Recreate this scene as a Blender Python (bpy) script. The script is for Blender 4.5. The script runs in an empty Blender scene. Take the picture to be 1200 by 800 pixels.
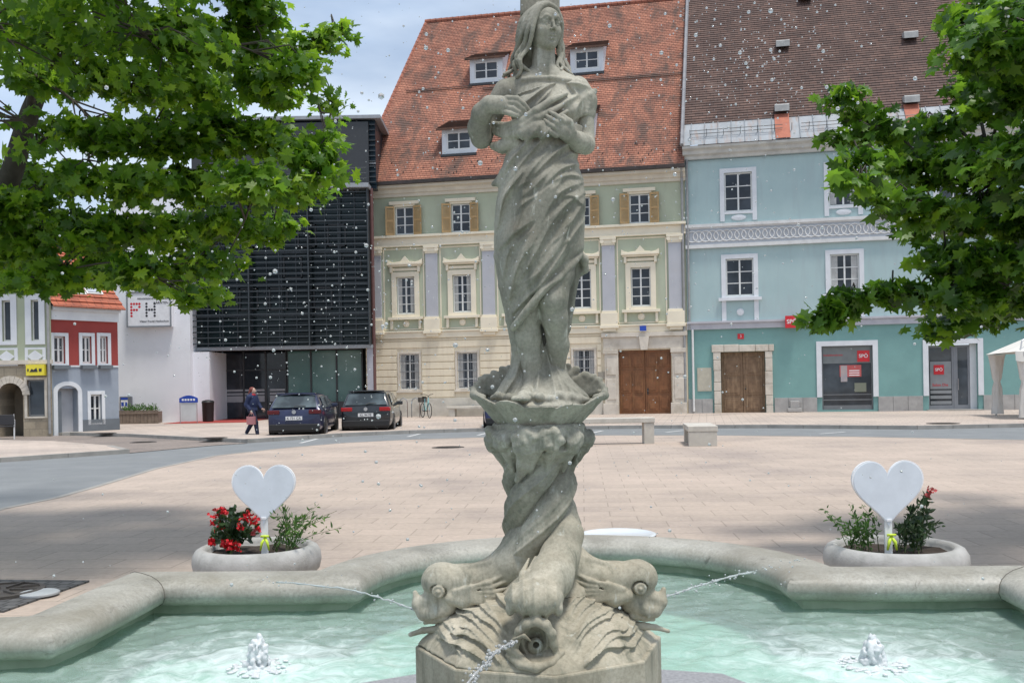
import bpy, bmesh, math, random
import numpy as np
from mathutils import Vector, Matrix
R = math.radians
random.seed(7); rng = np.random.default_rng(7)
C = bpy.context.scene.collection
sc = bpy.context.scene

# ------------------------------------------------------------------ camera, sky, sun, exposure
F, CX, CY, ROLL, EYE = 1170.0, 600.0, 450.0, 0.018, 1.6
cam = bpy.data.cameras.new('camera'); cam_o = bpy.data.objects.new('camera', cam); C.objects.link(cam_o)
cam.sensor_width = 36; cam.lens = F / 1200 * 36; cam.shift_y = (CY - 400) / 1200
cam.clip_start = .05; cam.clip_end = 2000
cam_o.matrix_world = (Matrix.Translation((0, 0, EYE)) @ Matrix.Rotation(R(90), 4, 'X') @ Matrix.Rotation(-math.atan(ROLL), 4, 'Z'))
sc.camera = cam_o

SUN_EL, SUN_AZ = 74, 140      # azimuth: clockwise from +Y (the view direction)
world = bpy.data.worlds.new('World'); sc.world = world; world.use_nodes = True
wn, wl = world.node_tree.nodes, world.node_tree.links
wn.clear()
wout = wn.new('ShaderNodeOutputWorld'); bg = wn.new('ShaderNodeBackground'); sky = wn.new('ShaderNodeTexSky')
sky.sky_type = 'NISHITA'; sky.sun_disc = False; sky.sun_elevation = R(SUN_EL); sky.sun_rotation = R(SUN_AZ)
sky.air_density = 1.0; sky.dust_density = 2.0
tc = wn.new('ShaderNodeTexCoord'); mp = wn.new('ShaderNodeMapping'); mp.inputs['Scale'].default_value = (1, 1, 3.2)
nz = wn.new('ShaderNodeTexNoise'); nz.inputs['Scale'].default_value = 2.6; nz.inputs['Detail'].default_value = 6; nz.inputs['Roughness'].default_value = .52
cr = wn.new('ShaderNodeValToRGB'); cr.color_ramp.elements[0].position = .3; cr.color_ramp.elements[1].position = .66
cr.color_ramp.elements[0].color = (.3, .3, .3, 1); cr.color_ramp.elements[1].color = (.95, .95, .95, 1)
nz2 = wn.new('ShaderNodeTexNoise'); nz2.inputs['Scale'].default_value = 3.5; nz2.inputs['Detail'].default_value = 5
cc = wn.new('ShaderNodeValToRGB'); cc.color_ramp.elements[0].position = .35; cc.color_ramp.elements[1].position = .7
cc.color_ramp.elements[0].color = (4.4, 5.6, 7.4, 1); cc.color_ramp.elements[1].color = (8.2, 8.9, 9.6, 1)
mx = wn.new('ShaderNodeMix'); mx.data_type = 'RGBA'
wl.new(tc.outputs['Generated'], mp.inputs['Vector']); wl.new(mp.outputs[0], nz.inputs['Vector']); wl.new(mp.outputs[0], nz2.inputs['Vector'])
wl.new(nz.outputs['Fac'], cr.inputs['Fac']); wl.new(nz2.outputs['Fac'], cc.inputs['Fac'])
wl.new(cr.outputs['Color'], mx.inputs['Factor']); wl.new(sky.outputs['Color'], mx.inputs['A']); wl.new(cc.outputs['Color'], mx.inputs['B'])
wl.new(mx.outputs['Result'], bg.inputs['Color']); bg.inputs['Strength'].default_value = .105
wl.new(bg.outputs[0], wout.inputs['Surface'])
world.cycles.sampling_method = 'MANUAL'; world.cycles.sample_map_resolution = 512

sun = bpy.data.lights.new('sun', 'SUN'); sun_o = bpy.data.objects.new('sun', sun); C.objects.link(sun_o)
sun.energy = 2.6; sun.angle = R(11); sun.color = (1, .955, .89)
_sd = Vector((math.sin(R(SUN_AZ)) * math.cos(R(SUN_EL)), math.cos(R(SUN_AZ)) * math.cos(R(SUN_EL)), math.sin(R(SUN_EL))))
sun_o.rotation_euler = _sd.to_track_quat('Z', 'Y').to_euler(); sun_o.location = (0, 0, 40)
sc.view_settings.view_transform = 'Standard'; sc.view_settings.look = 'None'; sc.view_settings.gamma = 1
sc.view_settings.exposure = 0.40
sc.render.film_transparent = False
sc.cycles.max_bounces = 7; sc.cycles.transparent_max_bounces = 12; sc.cycles.transmission_bounces = 5
sc.cycles.caustics_reflective = False; sc.cycles.caustics_refractive = False
sc.cycles.use_denoising = True; sc.cycles.sample_clamp_indirect = 6

# ------------------------------------------------------------------ measuring (photo pixels -> metres)
def ray(x, y):
    a = (x - CX) / F; b = (CY - y) / F
    return a + ROLL * b, b - ROLL * a
def G(x, y, h=0.0):
    X, Z = ray(x, y); D = (h - EYE) / Z
    return Vector((X * D, D, h))
def PD(x, y, D):
    X, Z = ray(x, y)
    return Vector((X * D, D, EYE + Z * D))

# ------------------------------------------------------------------ tagging
def tag(o, label=None, cat=None, group=None, kind=None):
    if label: o['label'] = label
    if cat: o['category'] = cat
    if group: o['group'] = group
    if kind: o['kind'] = kind
    return o
def thing(name, label, cat, loc=(0, 0, 0), rz=0, group=None):
    o = bpy.data.objects.new(name, None); C.objects.link(o); o.empty_display_size = .2
    o.location = loc; o.rotation_euler = (0, 0, rz)
    return tag(o, label, cat, group)
def link_mesh(name, me, m=None, parent=None, smooth=False):
    o = bpy.data.objects.new(name, me); C.objects.link(o)
    if m: me.materials.append(m)
    if smooth: me.polygons.foreach_set('use_smooth', [True] * len(me.polygons))
    if parent: o.parent = parent
    return o
def copy_tree(o, parent=None):
    c = o.copy(); C.objects.link(c)
    if parent: c.parent = parent
    for ch in list(o.children): copy_tree(ch, c)
    return c

class MB:
    def __init__(s): s.v = []; s.f = []
    def add(s, vs, fs):
        n = len(s.v); s.v += [tuple(v) for v in vs]; s.f += [tuple(i + n for i in f) for f in fs]; return s
    def box(s, x0, x1, y0, y1, z0, z1, M=None):
        vs = [(x, y, z) for x in (x0, x1) for y in (y0, y1) for z in (z0, z1)]
        if M: vs = [M @ Vector(v) for v in vs]
        return s.add(vs, [(0, 1, 3, 2), (4, 6, 7, 5), (0, 4, 5, 1), (2, 3, 7, 6), (0, 2, 6, 4), (1, 5, 7, 3)])
    def quad(s, *p): return s.add(p, [tuple(range(len(p)))])
    def prism(s, poly, axis, a, b, M=None):
        # poly: 2D points; axis 'x','y','z' the extrusion axis
        def pt(p, t):
            v = {'x': (t, p[0], p[1]), 'y': (p[0], t, p[1]), 'z': (p[0], p[1], t)}[axis]
            return M @ Vector(v) if M else v
        n = len(poly); vs = [pt(p, a) for p in poly] + [pt(p, b) for p in poly]
        fs = [tuple(range(n))[::-1], tuple(range(n, 2 * n))] + [(i, (i + 1) % n, n + (i + 1) % n, n + i) for i in range(n)]
        return s.add(vs, fs)
    def tube(s, pts, rad, seg=8, cap=True):
        pts = [Vector(p) for p in pts]; n = len(pts)
        if not hasattr(rad, '__len__'): rad = [rad] * n
        rings = []; up = None
        for i, p in enumerate(pts):
            t = (pts[min(i + 1, n - 1)] - pts[max(i - 1, 0)])
            t = t.normalized() if t.length > 1e-9 else Vector((0, 0, 1))
            if up is None: up = t.orthogonal().normalized()
            up = up - t * up.dot(t)
            up = up.normalized() if up.length > 1e-6 else t.orthogonal().normalized()
            w = t.cross(up)
            rings.append([p + (up * math.cos(2 * math.pi * k / seg) + w * math.sin(2 * math.pi * k / seg)) * rad[i] for k in range(seg)])
        vs = [v for r_ in rings for v in r_]
        fs = [(i * seg + k, i * seg + (k + 1) % seg, (i + 1) * seg + (k + 1) % seg, (i + 1) * seg + k) for i in range(n - 1) for k in range(seg)]
        if cap: fs += [tuple(range(seg))[::-1], tuple(range((n - 1) * seg, n * seg))]
        return s.add(vs, fs)
    def lathe(s, prof, seg=24, c=(0, 0, 0), sx=1, sy=1, M=None):
        vs = []; n = len(prof)
        for r_, z in prof:
            for k in range(seg):
                a = 2 * math.pi * k / seg; v = (c[0] + r_ * sx * math.cos(a), c[1] + r_ * sy * math.sin(a), c[2] + z)
                vs.append(M @ Vector(v) if M else v)
        fs = [(i * seg + k, i * seg + (k + 1) % seg, (i + 1) * seg + (k + 1) % seg, (i + 1) * seg + k) for i in range(n - 1) for k in range(seg)]
        fs += [tuple(range(seg))[::-1], tuple(range((n - 1) * seg, n * seg))]
        return s.add(vs, fs)
    def ball(s, c, r, seg=12, rings=8, sc_=(1, 1, 1)):
        prof = [(max(1e-4, r * math.sin(math.pi * i / rings)), -r * math.cos(math.pi * i / rings)) for i in range(rings + 1)]
        M = Matrix.Translation(c) @ Matrix.Diagonal((*sc_, 1))
        return s.lathe(prof, seg, M=M)
    def build(s, name, m, parent=None, smooth=False, bevel=0, auto=False):
        me = bpy.data.meshes.new(name); me.from_pydata(s.v, [], s.f)
        bm = bmesh.new(); bm.from_mesh(me)
        bmesh.ops.recalc_face_normals(bm, faces=bm.faces); bm.to_mesh(me); bm.free()
        o = link_mesh(name, me, m, parent, smooth)
        if auto:
            me.polygons.foreach_set('use_smooth', [True] * len(me.polygons))
            try: me.set_sharp_from_angle(angle=R(38))
            except Exception: pass
        if bevel:
            b = o.modifiers.new('bevel', 'BEVEL'); b.width = bevel; b.segments = 2; b.limit_method = 'ANGLE'; b.angle_limit = R(40)
        return o
def mesh_np(name, V, Fq, m, parent=None, smooth=True):
    me = bpy.data.meshes.new(name)
    k = Fq.shape[1]
    me.vertices.add(len(V)); me.vertices.foreach_set('co', np.ascontiguousarray(V, dtype=np.float32).ravel())
    me.loops.add(Fq.size); me.loops.foreach_set('vertex_index', np.ascontiguousarray(Fq, dtype=np.int32).ravel())
    me.polygons.add(len(Fq)); me.polygons.foreach_set('loop_start', np.arange(0, Fq.size, k, dtype=np.int32))
    me.polygons.foreach_set('use_smooth', np.full(len(Fq), smooth))
    me.update(calc_edges=True); me.validate()
    return link_mesh(name, me, m, parent)

# ------------------------------------------------------------------ materials
MATS = {}
def nodes_of(name):
    m = bpy.data.materials.new(name); m.use_nodes = True
    nt = m.node_tree; return m, nt.nodes, nt.links, nt.nodes['Principled BSDF']
def ramp(n, cols, pos=None):
    r_ = n.new('ShaderNodeValToRGB'); e = r_.color_ramp.elements
    while len(e) < len(cols): e.new(.5)
    for i, c in enumerate(cols):
        e[i].position = pos[i] if pos else i / (len(cols) - 1)
        e[i].color = (*c, 1)
    return r_
def noise(n, l, vec, scale, detail=4, rough=.55, dist=0):
    t = n.new('ShaderNodeTexNoise'); t.inputs['Scale'].default_value = scale; t.inputs['Detail'].default_value = detail
    t.inputs['Roughness'].default_value = rough; t.inputs['Distortion'].default_value = dist
    if vec: l.new(vec, t.inputs['Vector'])
    return t
def mixc(n, l, fac, a, b, mode='MIX'):
    x = n.new('ShaderNodeMix'); x.data_type = 'RGBA'; x.blend_type = mode
    for sock, v in (('Factor', fac), ('A', a), ('B', b)):
        if isinstance(v, (int, float)): x.inputs[sock].default_value = v
        elif isinstance(v, tuple): x.inputs[sock].default_value = (*v, 1)
        else: l.new(v, x.inputs[sock])
    return x.outputs['Result']
def bump(n, l, h, strength, dist=.01, nrm=None):
    b = n.new('ShaderNodeBump'); b.inputs['Strength'].default_value = strength; b.inputs['Distance'].default_value = dist
    l.new(h, b.inputs['Height'])
    if nrm: l.new(nrm, b.inputs['Normal'])
    return b.outputs['Normal']
def mat(name, col, col2=None, scale=3, rough=.7, bmp=.15, bscale=30, metal=0, spec=None, stain=None, sscale=1.2, stretch=None):
    """two-tone mottled surface with optional irregular stains"""
    if name in MATS: return MATS[name]
    m, n, l, p = nodes_of(name)
    t = n.new('ShaderNodeTexCoord'); v = t.outputs['Object']
    if stretch:
        mp_ = n.new('ShaderNodeMapping'); mp_.inputs['Scale'].default_value = stretch; l.new(v, mp_.inputs[0]); vs = mp_.outputs[0]
    else: vs = v
    col2 = col2 or tuple(c * .82 for c in col)
    a = noise(n, l, v, scale); r_ = ramp(n, [col2, col], [.3, .7]); l.new(a.outputs['Fac'], r_.inputs[0]); out = r_.outputs[0]
    if stain:
        s = noise(n, l, vs, sscale, 8, .65); rr = ramp(n, [(0, 0, 0), (1, 1, 1)], [.5, .72]); l.new(s.outputs['Fac'], rr.inputs[0])
        out = mixc(n, l, rr.outputs[0], out, stain)
    l.new(out, p.inputs['Base Color']); p.inputs['Roughness'].default_value = rough; p.inputs['Metallic'].default_value = metal
    if spec is not None: p.inputs['Specular IOR Level'].default_value = spec
    if bmp:
        b = noise(n, l, v, bscale, 5); l.new(bump(n, l, b.outputs['Fac'], bmp, .01), p.inputs['Normal'])
    MATS[name] = m; return m
def flat(name, col, rough=.5, metal=0, emit=None):
    if name in MATS: return MATS[name]
    m, n, l, p = nodes_of(name)
    t = n.new('ShaderNodeTexCoord'); a = noise(n, l, t.outputs['Object'], 6)
    r_ = ramp(n, [tuple(c * .9 for c in col), col], [.35, .6]); l.new(a.outputs['Fac'], r_.inputs[0]); l.new(r_.outputs[0], p.inputs['Base Color'])
    p.inputs['Roughness'].default_value = rough; p.inputs['Metallic'].default_value = metal
    MATS[name] = m; return m
def glassy(name, col, col2, rough=.06, scale=.7):
    m, n, l, p = nodes_of(name)
    t = n.new('ShaderNodeTexCoord'); a = noise(n, l, t.outputs['Object'], scale, 3)
    r_ = ramp(n, [col, col2], [.4, .62]); l.new(a.outputs['Fac'], r_.inputs[0]); l.new(r_.outputs[0], p.inputs['Base Color'])
    p.inputs['Roughness'].default_value = rough; p.inputs['IOR'].default_value = 1.52
    w = noise(n, l, t.outputs['Object'], 1.1, 2); l.new(bump(n, l, w.outputs['Fac'], .12, .02), p.inputs['Normal'])
    MATS[name] = m; return m

def m_carved():
    """weathered sandstone: dark, lichened higher up, washed paler near the pool"""
    m, n, l, p = nodes_of('weathered_sandstone')
    t = n.new('ShaderNodeTexCoord'); v = t.outputs['Object']
    a = noise(n, l, v, 3.4, 8, .58, .5)
    up_ = ramp(n, [(.155, .152, .122), (.275, .265, .218), (.40, .385, .32)], [.34, .5, .66]); lo_ = ramp(n, [(.22, .195, .14), (.37, .335, .255), (.52, .475, .38)], [.32, .5, .68])
    l.new(a.outputs['Fac'], up_.inputs[0]); l.new(a.outputs['Fac'], lo_.inputs[0])
    sx = n.new('ShaderNodeSeparateXYZ'); l.new(v, sx.inputs[0]); nb = noise(n, l, v, 4, 4, .6)
    ma = n.new('ShaderNodeMath'); ma.operation = 'MULTIPLY_ADD'; l.new(nb.outputs['Fac'], ma.inputs[0]); ma.inputs[1].default_value = .9; l.new(sx.outputs['Z'], ma.inputs[2])
    mr = n.new('ShaderNodeMapRange'); mr.inputs['From Min'].default_value = 1.30; mr.inputs['From Max'].default_value = 1.85; l.new(ma.outputs[0], mr.inputs['Value'])
    base = mixc(n, l, mr.outputs[0], lo_.outputs[0], up_.outputs[0])
    mp_ = n.new('ShaderNodeMapping'); mp_.inputs['Scale'].default_value = (11, 11, 1.3); l.new(v, mp_.inputs[0])
    s = noise(n, l, mp_.outputs[0], 1.7, 7, .65, .5); sr = ramp(n, [(0, 0, 0), (.7, .7, .7)], [.52, .7]); l.new(s.outputs['Fac'], sr.inputs[0])
    c1 = mixc(n, l, sr.outputs[0], base, (.135, .14, .105))
    b = noise(n, l, v, 2.6, 6, .65); br = ramp(n, [(0, 0, 0), (.5, .5, .5)], [.58, .74]); l.new(b.outputs['Fac'], br.inputs[0])
    c2 = mixc(n, l, br.outputs[0], c1, (.25, .19, .135))
    mp2 = n.new('ShaderNodeMapping'); mp2.inputs['Scale'].default_value = (22, 22, 5); mp2.inputs['Rotation'].default_value = (0, R(-32), 0); l.new(v, mp2.inputs[0])
    g = noise(n, l, mp2.outputs[0], 1.3, 5, .6); gr = ramp(n, [(0, 0, 0), (.75, .75, .75)], [.62, .70]); l.new(g.outputs['Fac'], gr.inputs[0])
    c3 = mixc(n, l, gr.outputs[0], c2, (.47, .47, .41))
    g2 = noise(n, l, v, 95, 5, .7); gr2 = ramp(n, [(.80, .80, .79), (1.05, 1.05, 1.05)], [.34, .60]); l.new(g2.outputs['Fac'], gr2.inputs[0])
    c4 = mixc(n, l, 1., c3, gr2.outputs[0], 'MULTIPLY')
    l.new(c4, p.inputs['Base Color']); p.inputs['Roughness'].default_value = .8; p.inputs['Specular IOR Level'].default_value = .3
    h = noise(n, l, v, 70, 9, .75); l.new(bump(n, l, h.outputs['Fac'], .3, .005), p.inputs['Normal'])
    MATS['carved'] = MATS['carved_pale'] = m; return m
def m_brick(name, c1, c2, mortar, w, h, msize=.012, rough=.8, tilt=None, scale_noise=.6, stain=None, wetspot=False, axes='xy', bmp=.3, coord='Object'):
    m, n, l, p = nodes_of(name)
    t = n.new('ShaderNodeTexCoord'); v = t.outputs[coord]
    if axes == 'xz':
        sx = n.new('ShaderNodeSeparateXYZ'); cx = n.new('ShaderNodeCombineXYZ'); l.new(v, sx.inputs[0]); l.new(sx.outputs[0], cx.inputs[0]); l.new(sx.outputs[2], cx.inputs[1]); vv = cx.outputs[0]
    else: vv = v
    if tilt:
        mp_ = n.new('ShaderNodeMapping'); mp_.inputs['Rotation'].default_value = (0, 0, tilt); l.new(vv, mp_.inputs[0]); vv = mp_.outputs[0]
    b = n.new('ShaderNodeTexBrick'); l.new(vv, b.inputs['Vector'])
    b.inputs['Color1'].default_value = (*c1, 1); b.inputs['Color2'].default_value = (*c2, 1); b.inputs['Mortar'].default_value = (*mortar, 1)
    b.inputs['Scale'].default_value = 1; b.inputs['Mortar Size'].default_value = msize; b.inputs['Brick Width'].default_value = w; b.inputs['Row Height'].default_value = h
    b.inputs['Bias'].default_value = -.1; b.inputs['Mortar Smooth'].default_value = .3
    a = noise(n, l, v, scale_noise, 7, .6); ar = ramp(n, [(.70, .70, .72), (.95, .94, .92), (1.06, 1.04, 1.02)], [.3, .5, .68]); l.new(a.outputs['Fac'], ar.inputs[0])
    out = mixc(n, l, 1.0, b.outputs['Color'], ar.outputs[0], 'MULTIPLY')
    f = noise(n, l, v, 14, 5, .7); fr = ramp(n, [(.86, .86, .86), (1.08, 1.08, 1.08)], [.3, .7]); l.new(f.outputs['Fac'], fr.inputs[0])
    out = mixc(n, l, 1.0, out, fr.outputs[0], 'MULTIPLY')
    if stain:
        s = noise(n, l, v, 1.7, 9, .7, .4); rr = ramp(n, [(0, 0, 0), (1, 1, 1)], [.53, .7]); l.new(s.outputs['Fac'], rr.inputs[0])
        out = mixc(n, l, rr.outputs[0], out, stain)
    l.new(out, p.inputs['Base Color']); p.inputs['Roughness'].default_value = rough
    if bmp: l.new(bump(n, l, b.outputs['Fac'], -bmp, .01, bump(n, l, f.outputs['Fac'], .15, .01)), p.inputs['Normal'])
    MATS[name] = m; return m
def m_leaf(name, cols, trans=.35):
    m, n, l, p = nodes_of(name)
    g = n.new('ShaderNodeNewGeometry'); r_ = ramp(n, cols); l.new(g.outputs['Random Per Island'], r_.inputs[0])
    l.new(r_.outputs[0], p.inputs['Base Color']); p.inputs['Roughness'].default_value = .42
    tr = n.new('ShaderNodeBsdfTranslucent'); hs = n.new('ShaderNodeHueSaturation'); hs.inputs['Value'].default_value = 2.6; hs.inputs['Hue'].default_value = .485
    l.new(r_.outputs[0], hs.inputs['Color']); l.new(hs.outputs[0], tr.inputs['Color'])
    mxs = n.new('ShaderNodeMixShader'); mxs.inputs[0].default_value = trans
    l.new(p.outputs[0], mxs.inputs[1]); l.new(tr.outputs[0], mxs.inputs[2]); l.new(mxs.outputs[0], n['Material Output'].inputs[0])
    MATS[name] = m; return m
# ------------------------------------------------------------------ carving toolkit: distance fields meshed by surface nets
class Vol:
    def __init__(s, lo, hi, h):
        s.lo = np.array(lo, float); s.h = h
        s.n = np.ceil((np.array(hi, float) - s.lo) / h).astype(int) + 1
        s.ax = [(s.lo[i] + np.arange(s.n[i]) * h).astype(np.float32) for i in range(3)]
        s.d = np.full(tuple(s.n), 99., np.float32)
    def win(s, lo, hi):
        a = np.clip(np.floor((np.array(lo) - s.lo) / s.h).astype(int), 0, s.n)
        b = np.clip(np.ceil((np.array(hi) - s.lo) / s.h).astype(int) + 1, 0, s.n)
        sl = tuple(slice(a[i], b[i]) for i in range(3))
        return sl, s.ax[0][sl[0]][:, None, None], s.ax[1][sl[1]][None, :, None], s.ax[2][sl[2]][None, None, :]
    def add(s, fn, lo, hi, k=0.0):
        sl, X, Y, Z = s.win(np.array(lo) - k - 3 * s.h, np.array(hi) + k + 3 * s.h)
        if 0 in s.d[sl].shape: return
        s.d[sl] = smin(s.d[sl], fn(X, Y, Z).astype(np.float32), k)
    def cut(s, fn, lo, hi, k=0.0):
        sl, X, Y, Z = s.win(np.array(lo) - k - 3 * s.h, np.array(hi) + k + 3 * s.h)
        if 0 in s.d[sl].shape: return
        s.d[sl] = -smin(-s.d[sl], fn(X, Y, Z).astype(np.float32), k)
    def bone(s, pts, rad, k=0.0, cut=False):
        P = [np.array(p, float) for p in pts]
        if not hasattr(rad, '__len__'): rad = [rad] * len(P)
        for i in range(len(P) - 1):
            a, b, ra, rb = P[i], P[i + 1], rad[i], rad[i + 1]
            ab = b - a; L = float(ab @ ab) + 1e-9
            def fn(X, Y, Z, a=a, ab=ab, L=L, ra=ra, rb=rb):
                t = np.clip(((X - a[0]) * ab[0] + (Y - a[1]) * ab[1] + (Z - a[2]) * ab[2]) / L, 0, 1)
                return np.sqrt((X - a[0] - t * ab[0]) ** 2 + (Y - a[1] - t * ab[1]) ** 2 + (Z - a[2] - t * ab[2]) ** 2) - (ra + t * (rb - ra))
            m = max(ra, rb); (s.cut if cut else s.add)(fn, np.minimum(a, b) - m, np.maximum(a, b) + m, k)
    def ell(s, c, r, k=0.0, rot=None, cut=False):
        c = np.array(c, float); r = np.array(r, float); m = r.max()
        A = np.eye(3) if rot is None else np.array(rot).T
        def fn(X, Y, Z):
            x, y, z = X - c[0], Y - c[1], Z - c[2]
            u = [(A[i, 0] * x + A[i, 1] * y + A[i, 2] * z) for i in range(3)]
            k0 = np.sqrt((u[0] / r[0]) ** 2 + (u[1] / r[1]) ** 2 + (u[2] / r[2]) ** 2)
            k1 = np.sqrt((u[0] / r[0] ** 2) ** 2 + (u[1] / r[1] ** 2) ** 2 + (u[2] / r[2] ** 2) ** 2) + 1e-9
            return k0 * (k0 - 1) / k1
        (s.cut if cut else s.add)(fn, c - m, c + m, k)
    def mesh(s):
        d = s.d; S = d < 0
        nx, ny, nz_ = (k - 1 for k in d.shape)
        cnt = np.zeros((nx, ny, nz_), np.int8)
        for i in (0, 1):
            for j in (0, 1):
                for k in (0, 1): cnt += S[i:nx + i, j:ny + j, k:nz_ + k]
        act = np.argwhere((cnt > 0) & (cnt < 8)); idx = np.full((nx, ny, nz_), -1, np.int32)
        idx[act[:, 0], act[:, 1], act[:, 2]] = np.arange(len(act))
        cs = [(i, j, k) for i in (0, 1) for j in (0, 1) for k in (0, 1)]
        acc = np.zeros((len(act), 3)); num = np.zeros(len(act))
        val = {c: d[act[:, 0] + c[0], act[:, 1] + c[1], act[:, 2] + c[2]] for c in cs}
        for c in cs:
            for ax in range(3):
                if c[ax]: continue
                e = list(c); e[ax] = 1; e = tuple(e); a, b = val[c], val[e]
                m = (a < 0) != (b < 0); t = np.where(m, a / np.where(m, a - b, 1), 0)
                p = np.zeros((len(act), 3)); p[:] = c; p[:, ax] = t
                acc += p * m[:, None]; num += m
        V = s.lo + (act + acc / num[:, None]) * s.h
        faces = []
        for ax in range(3):
            u, v = [(1, 2), (2, 0), (0, 1)][ax]
            a = S; sl0 = [slice(None)] * 3; sl1 = [slice(None)] * 3; sl0[ax] = slice(0, -1); sl1[ax] = slice(1, None)
            ch = a[tuple(sl0)] != a[tuple(sl1)]
            e = np.argwhere(ch); e = e[(e[:, u] > 0) & (e[:, v] > 0) & (e[:, u] < d.shape[u] - 1) & (e[:, v] < d.shape[v] - 1)]
            q = []
            for du, dv in ((0, 0), (-1, 0), (-1, -1), (0, -1)):
                t = e.copy(); t[:, u] += du; t[:, v] += dv; q.append(idx[t[:, 0], t[:, 1], t[:, 2]])
            q = np.stack(q, 1); inside = S[e[:, 0], e[:, 1], e[:, 2]]
            q[~inside] = q[~inside][:, ::-1]; q = q[(q >= 0).all(1)]
            faces.append(q)
        return V, np.concatenate(faces)
def smin(a, b, k):
    if k <= 0: return np.minimum(a, b)
    h = np.clip(.5 + .5 * (b - a) / k, 0, 1)
    return b + (a - b) * h - k * h * (1 - h)
def vnoise(X, Y, Z, s, seed=0):
    """cheap smooth pseudo-noise from sines, about -1..1"""
    r_ = np.random.default_rng(seed); o = 0
    for i in range(5):
        k = r_.normal(size=3); k = k / np.linalg.norm(k) * s * (1 + .55 * i); ph = r_.uniform(0, 6.28, 3)
        o = o + np.sin(X * k[0] + Y * k[1] + Z * k[2] + ph[0] + 1.3 * np.sin(X * k[1] * .6 + Z * k[0] * .5 + ph[1])) / (1 + .5 * i)
    return o / 2.6
# ------------------------------------------------------------------ ground, road, pavements
m_brick('plaza_paving', (.475, .392, .332), (.425, .352, .298), (.33, .275, .23), .62, .46, .009, .78, tilt=R(4), scale_noise=.35, bmp=.35)
m_brick('pavement_slabs', (.52, .44, .38), (.46, .39, .34), (.24, .2, .17), .6, .4, .012, .8, tilt=R(11), scale_noise=.3, bmp=.3)
m_brick('cobbles', (.30, .25, .22), (.24, .205, .18), (.15, .13, .12), .14, .12, .012, .85, tilt=R(20), scale_noise=.4)
mat('asphalt', (.215, .225, .228), (.17, .18, .185), 1.2, .85, .4, 160, stain=(.19, .2, .2), sscale=.35, stretch=(.4, 1.5, 1))
mat('base_ground', (.25, .24, .22), (.2, .19, .18), .2, .9, .2, 5)
mat('kerb_stone', (.36, .34, .31), (.26, .25, .23), 3, .8, .2, 40)
mat('road_paint', (.62, .62, .6), (.45, .45, .44), 9, .7, .1, 60)
mat('cast_iron', (.12, .105, .09), (.07, .06, .055), 10, .6, .4, 60, metal=.5)
def sheet(name, pts, m, z, kind='structure', cell=None):
    mb = MB(); mb.quad(*[(p[0], p[1], z) for p in pts])
    o = mb.build(name, m); o['kind'] = kind
    return o
g_ = sheet('ground', [(-600, -60), (600, -60), (600, 900), (-600, 900)], MATS['base_ground'], -.03)
def gp(l, h=0): return [(G(x, y, h).x, G(x, y, h).y) for x, y in l]
road_top = gp([(-420, 560), (-160, 553), (0, 541.5), (80, 536), (152, 531), (200, 526.5), (250, 522), (320, 517), (400, 511.5), (480, 508), (560, 505.5), (640, 503.5), (750, 502), (900, 501.5), (1075, 503), (1200, 500.5), (1350, 498), (1700, 492)])
road_bot = gp([(1700, 530), (1350, 518.5), (1200, 515.5), (1100, 513.5), (1000, 511.5), (830, 510), (700, 510), (560, 512.5), (480, 515), (400, 519), (330, 525), (250, 534), (180, 549), (110, 570), (60, 584), (0, 596), (-160, 640), (-420, 720)])
sheet('road', road_top + road_bot, MATS['asphalt'], 0)
pl = road_bot
sheet('plaza', pl + [(-14, -30), (34, -30)], MATS['plaza_paving'], .006)
e_ = MB()
for a, b in zip(pl[:-1], pl[1:]):     # flush granite edging strip of the plaza
    d = Vector((b[0] - a[0], b[1] - a[1], 0)).normalized(); n_ = Vector((-d.y, d.x, 0)) * .12
    e_.quad((a[0], a[1], .011), (b[0], b[1], .011), (b[0] + n_.x, b[1] + n_.y, .011), (a[0] + n_.x, a[1] + n_.y, .011))
tag(e_.build('plaza_edging', MATS['kerb_stone']), kind='structure')
# raised pavement along the facades
pf = gp([(1700, 492), (1350, 498), (1200, 500.5), (1075, 503), (900, 501.5), (750, 502), (640, 503.5), (560, 505.5), (480, 508), (400, 511.5), (320, 517), (290, 519), (240, 517), (150, 512), (60, 509.5)])
pv = MB(); back = [(-60, 40), (-60, 90), (60, 90)]
poly = pf + back
pv.quad(*[(p[0], p[1], .11) for p in poly]); tag(pv.build('pavement', MATS['pavement_slabs']), kind='structure')
def kerb(name, pts, h=.11, w=.16, z0=-.01):
    mb = MB()
    for a, b in zip(pts[:-1], pts[1:]):
        a, b = Vector((a[0], a[1], 0)), Vector((b[0], b[1], 0)); d = (b - a).normalized(); n_ = Vector((-d.y, d.x, 0)); L = (b - a).length
        k = max(1, int(L / 1.0))
        for i in range(k):
            p, q = a + d * (L * i / k + .006), a + d * (L * (i + 1) / k - .006)
            vs = [p + n_ * 0, q + n_ * 0, q - n_ * w, p - n_ * w]
            mb.add([(v.x, v.y, z0) for v in vs] + [(v.x, v.y, h + .006) for v in vs], [(3, 2, 1, 0), (4, 5, 6, 7), (0, 1, 5, 4), (1, 2, 6, 5), (2, 3, 7, 6), (3, 0, 4, 7)])
    return tag(mb.build(name, MATS['kerb_stone']), kind='structure')
kerb('kerb', pf)
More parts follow.
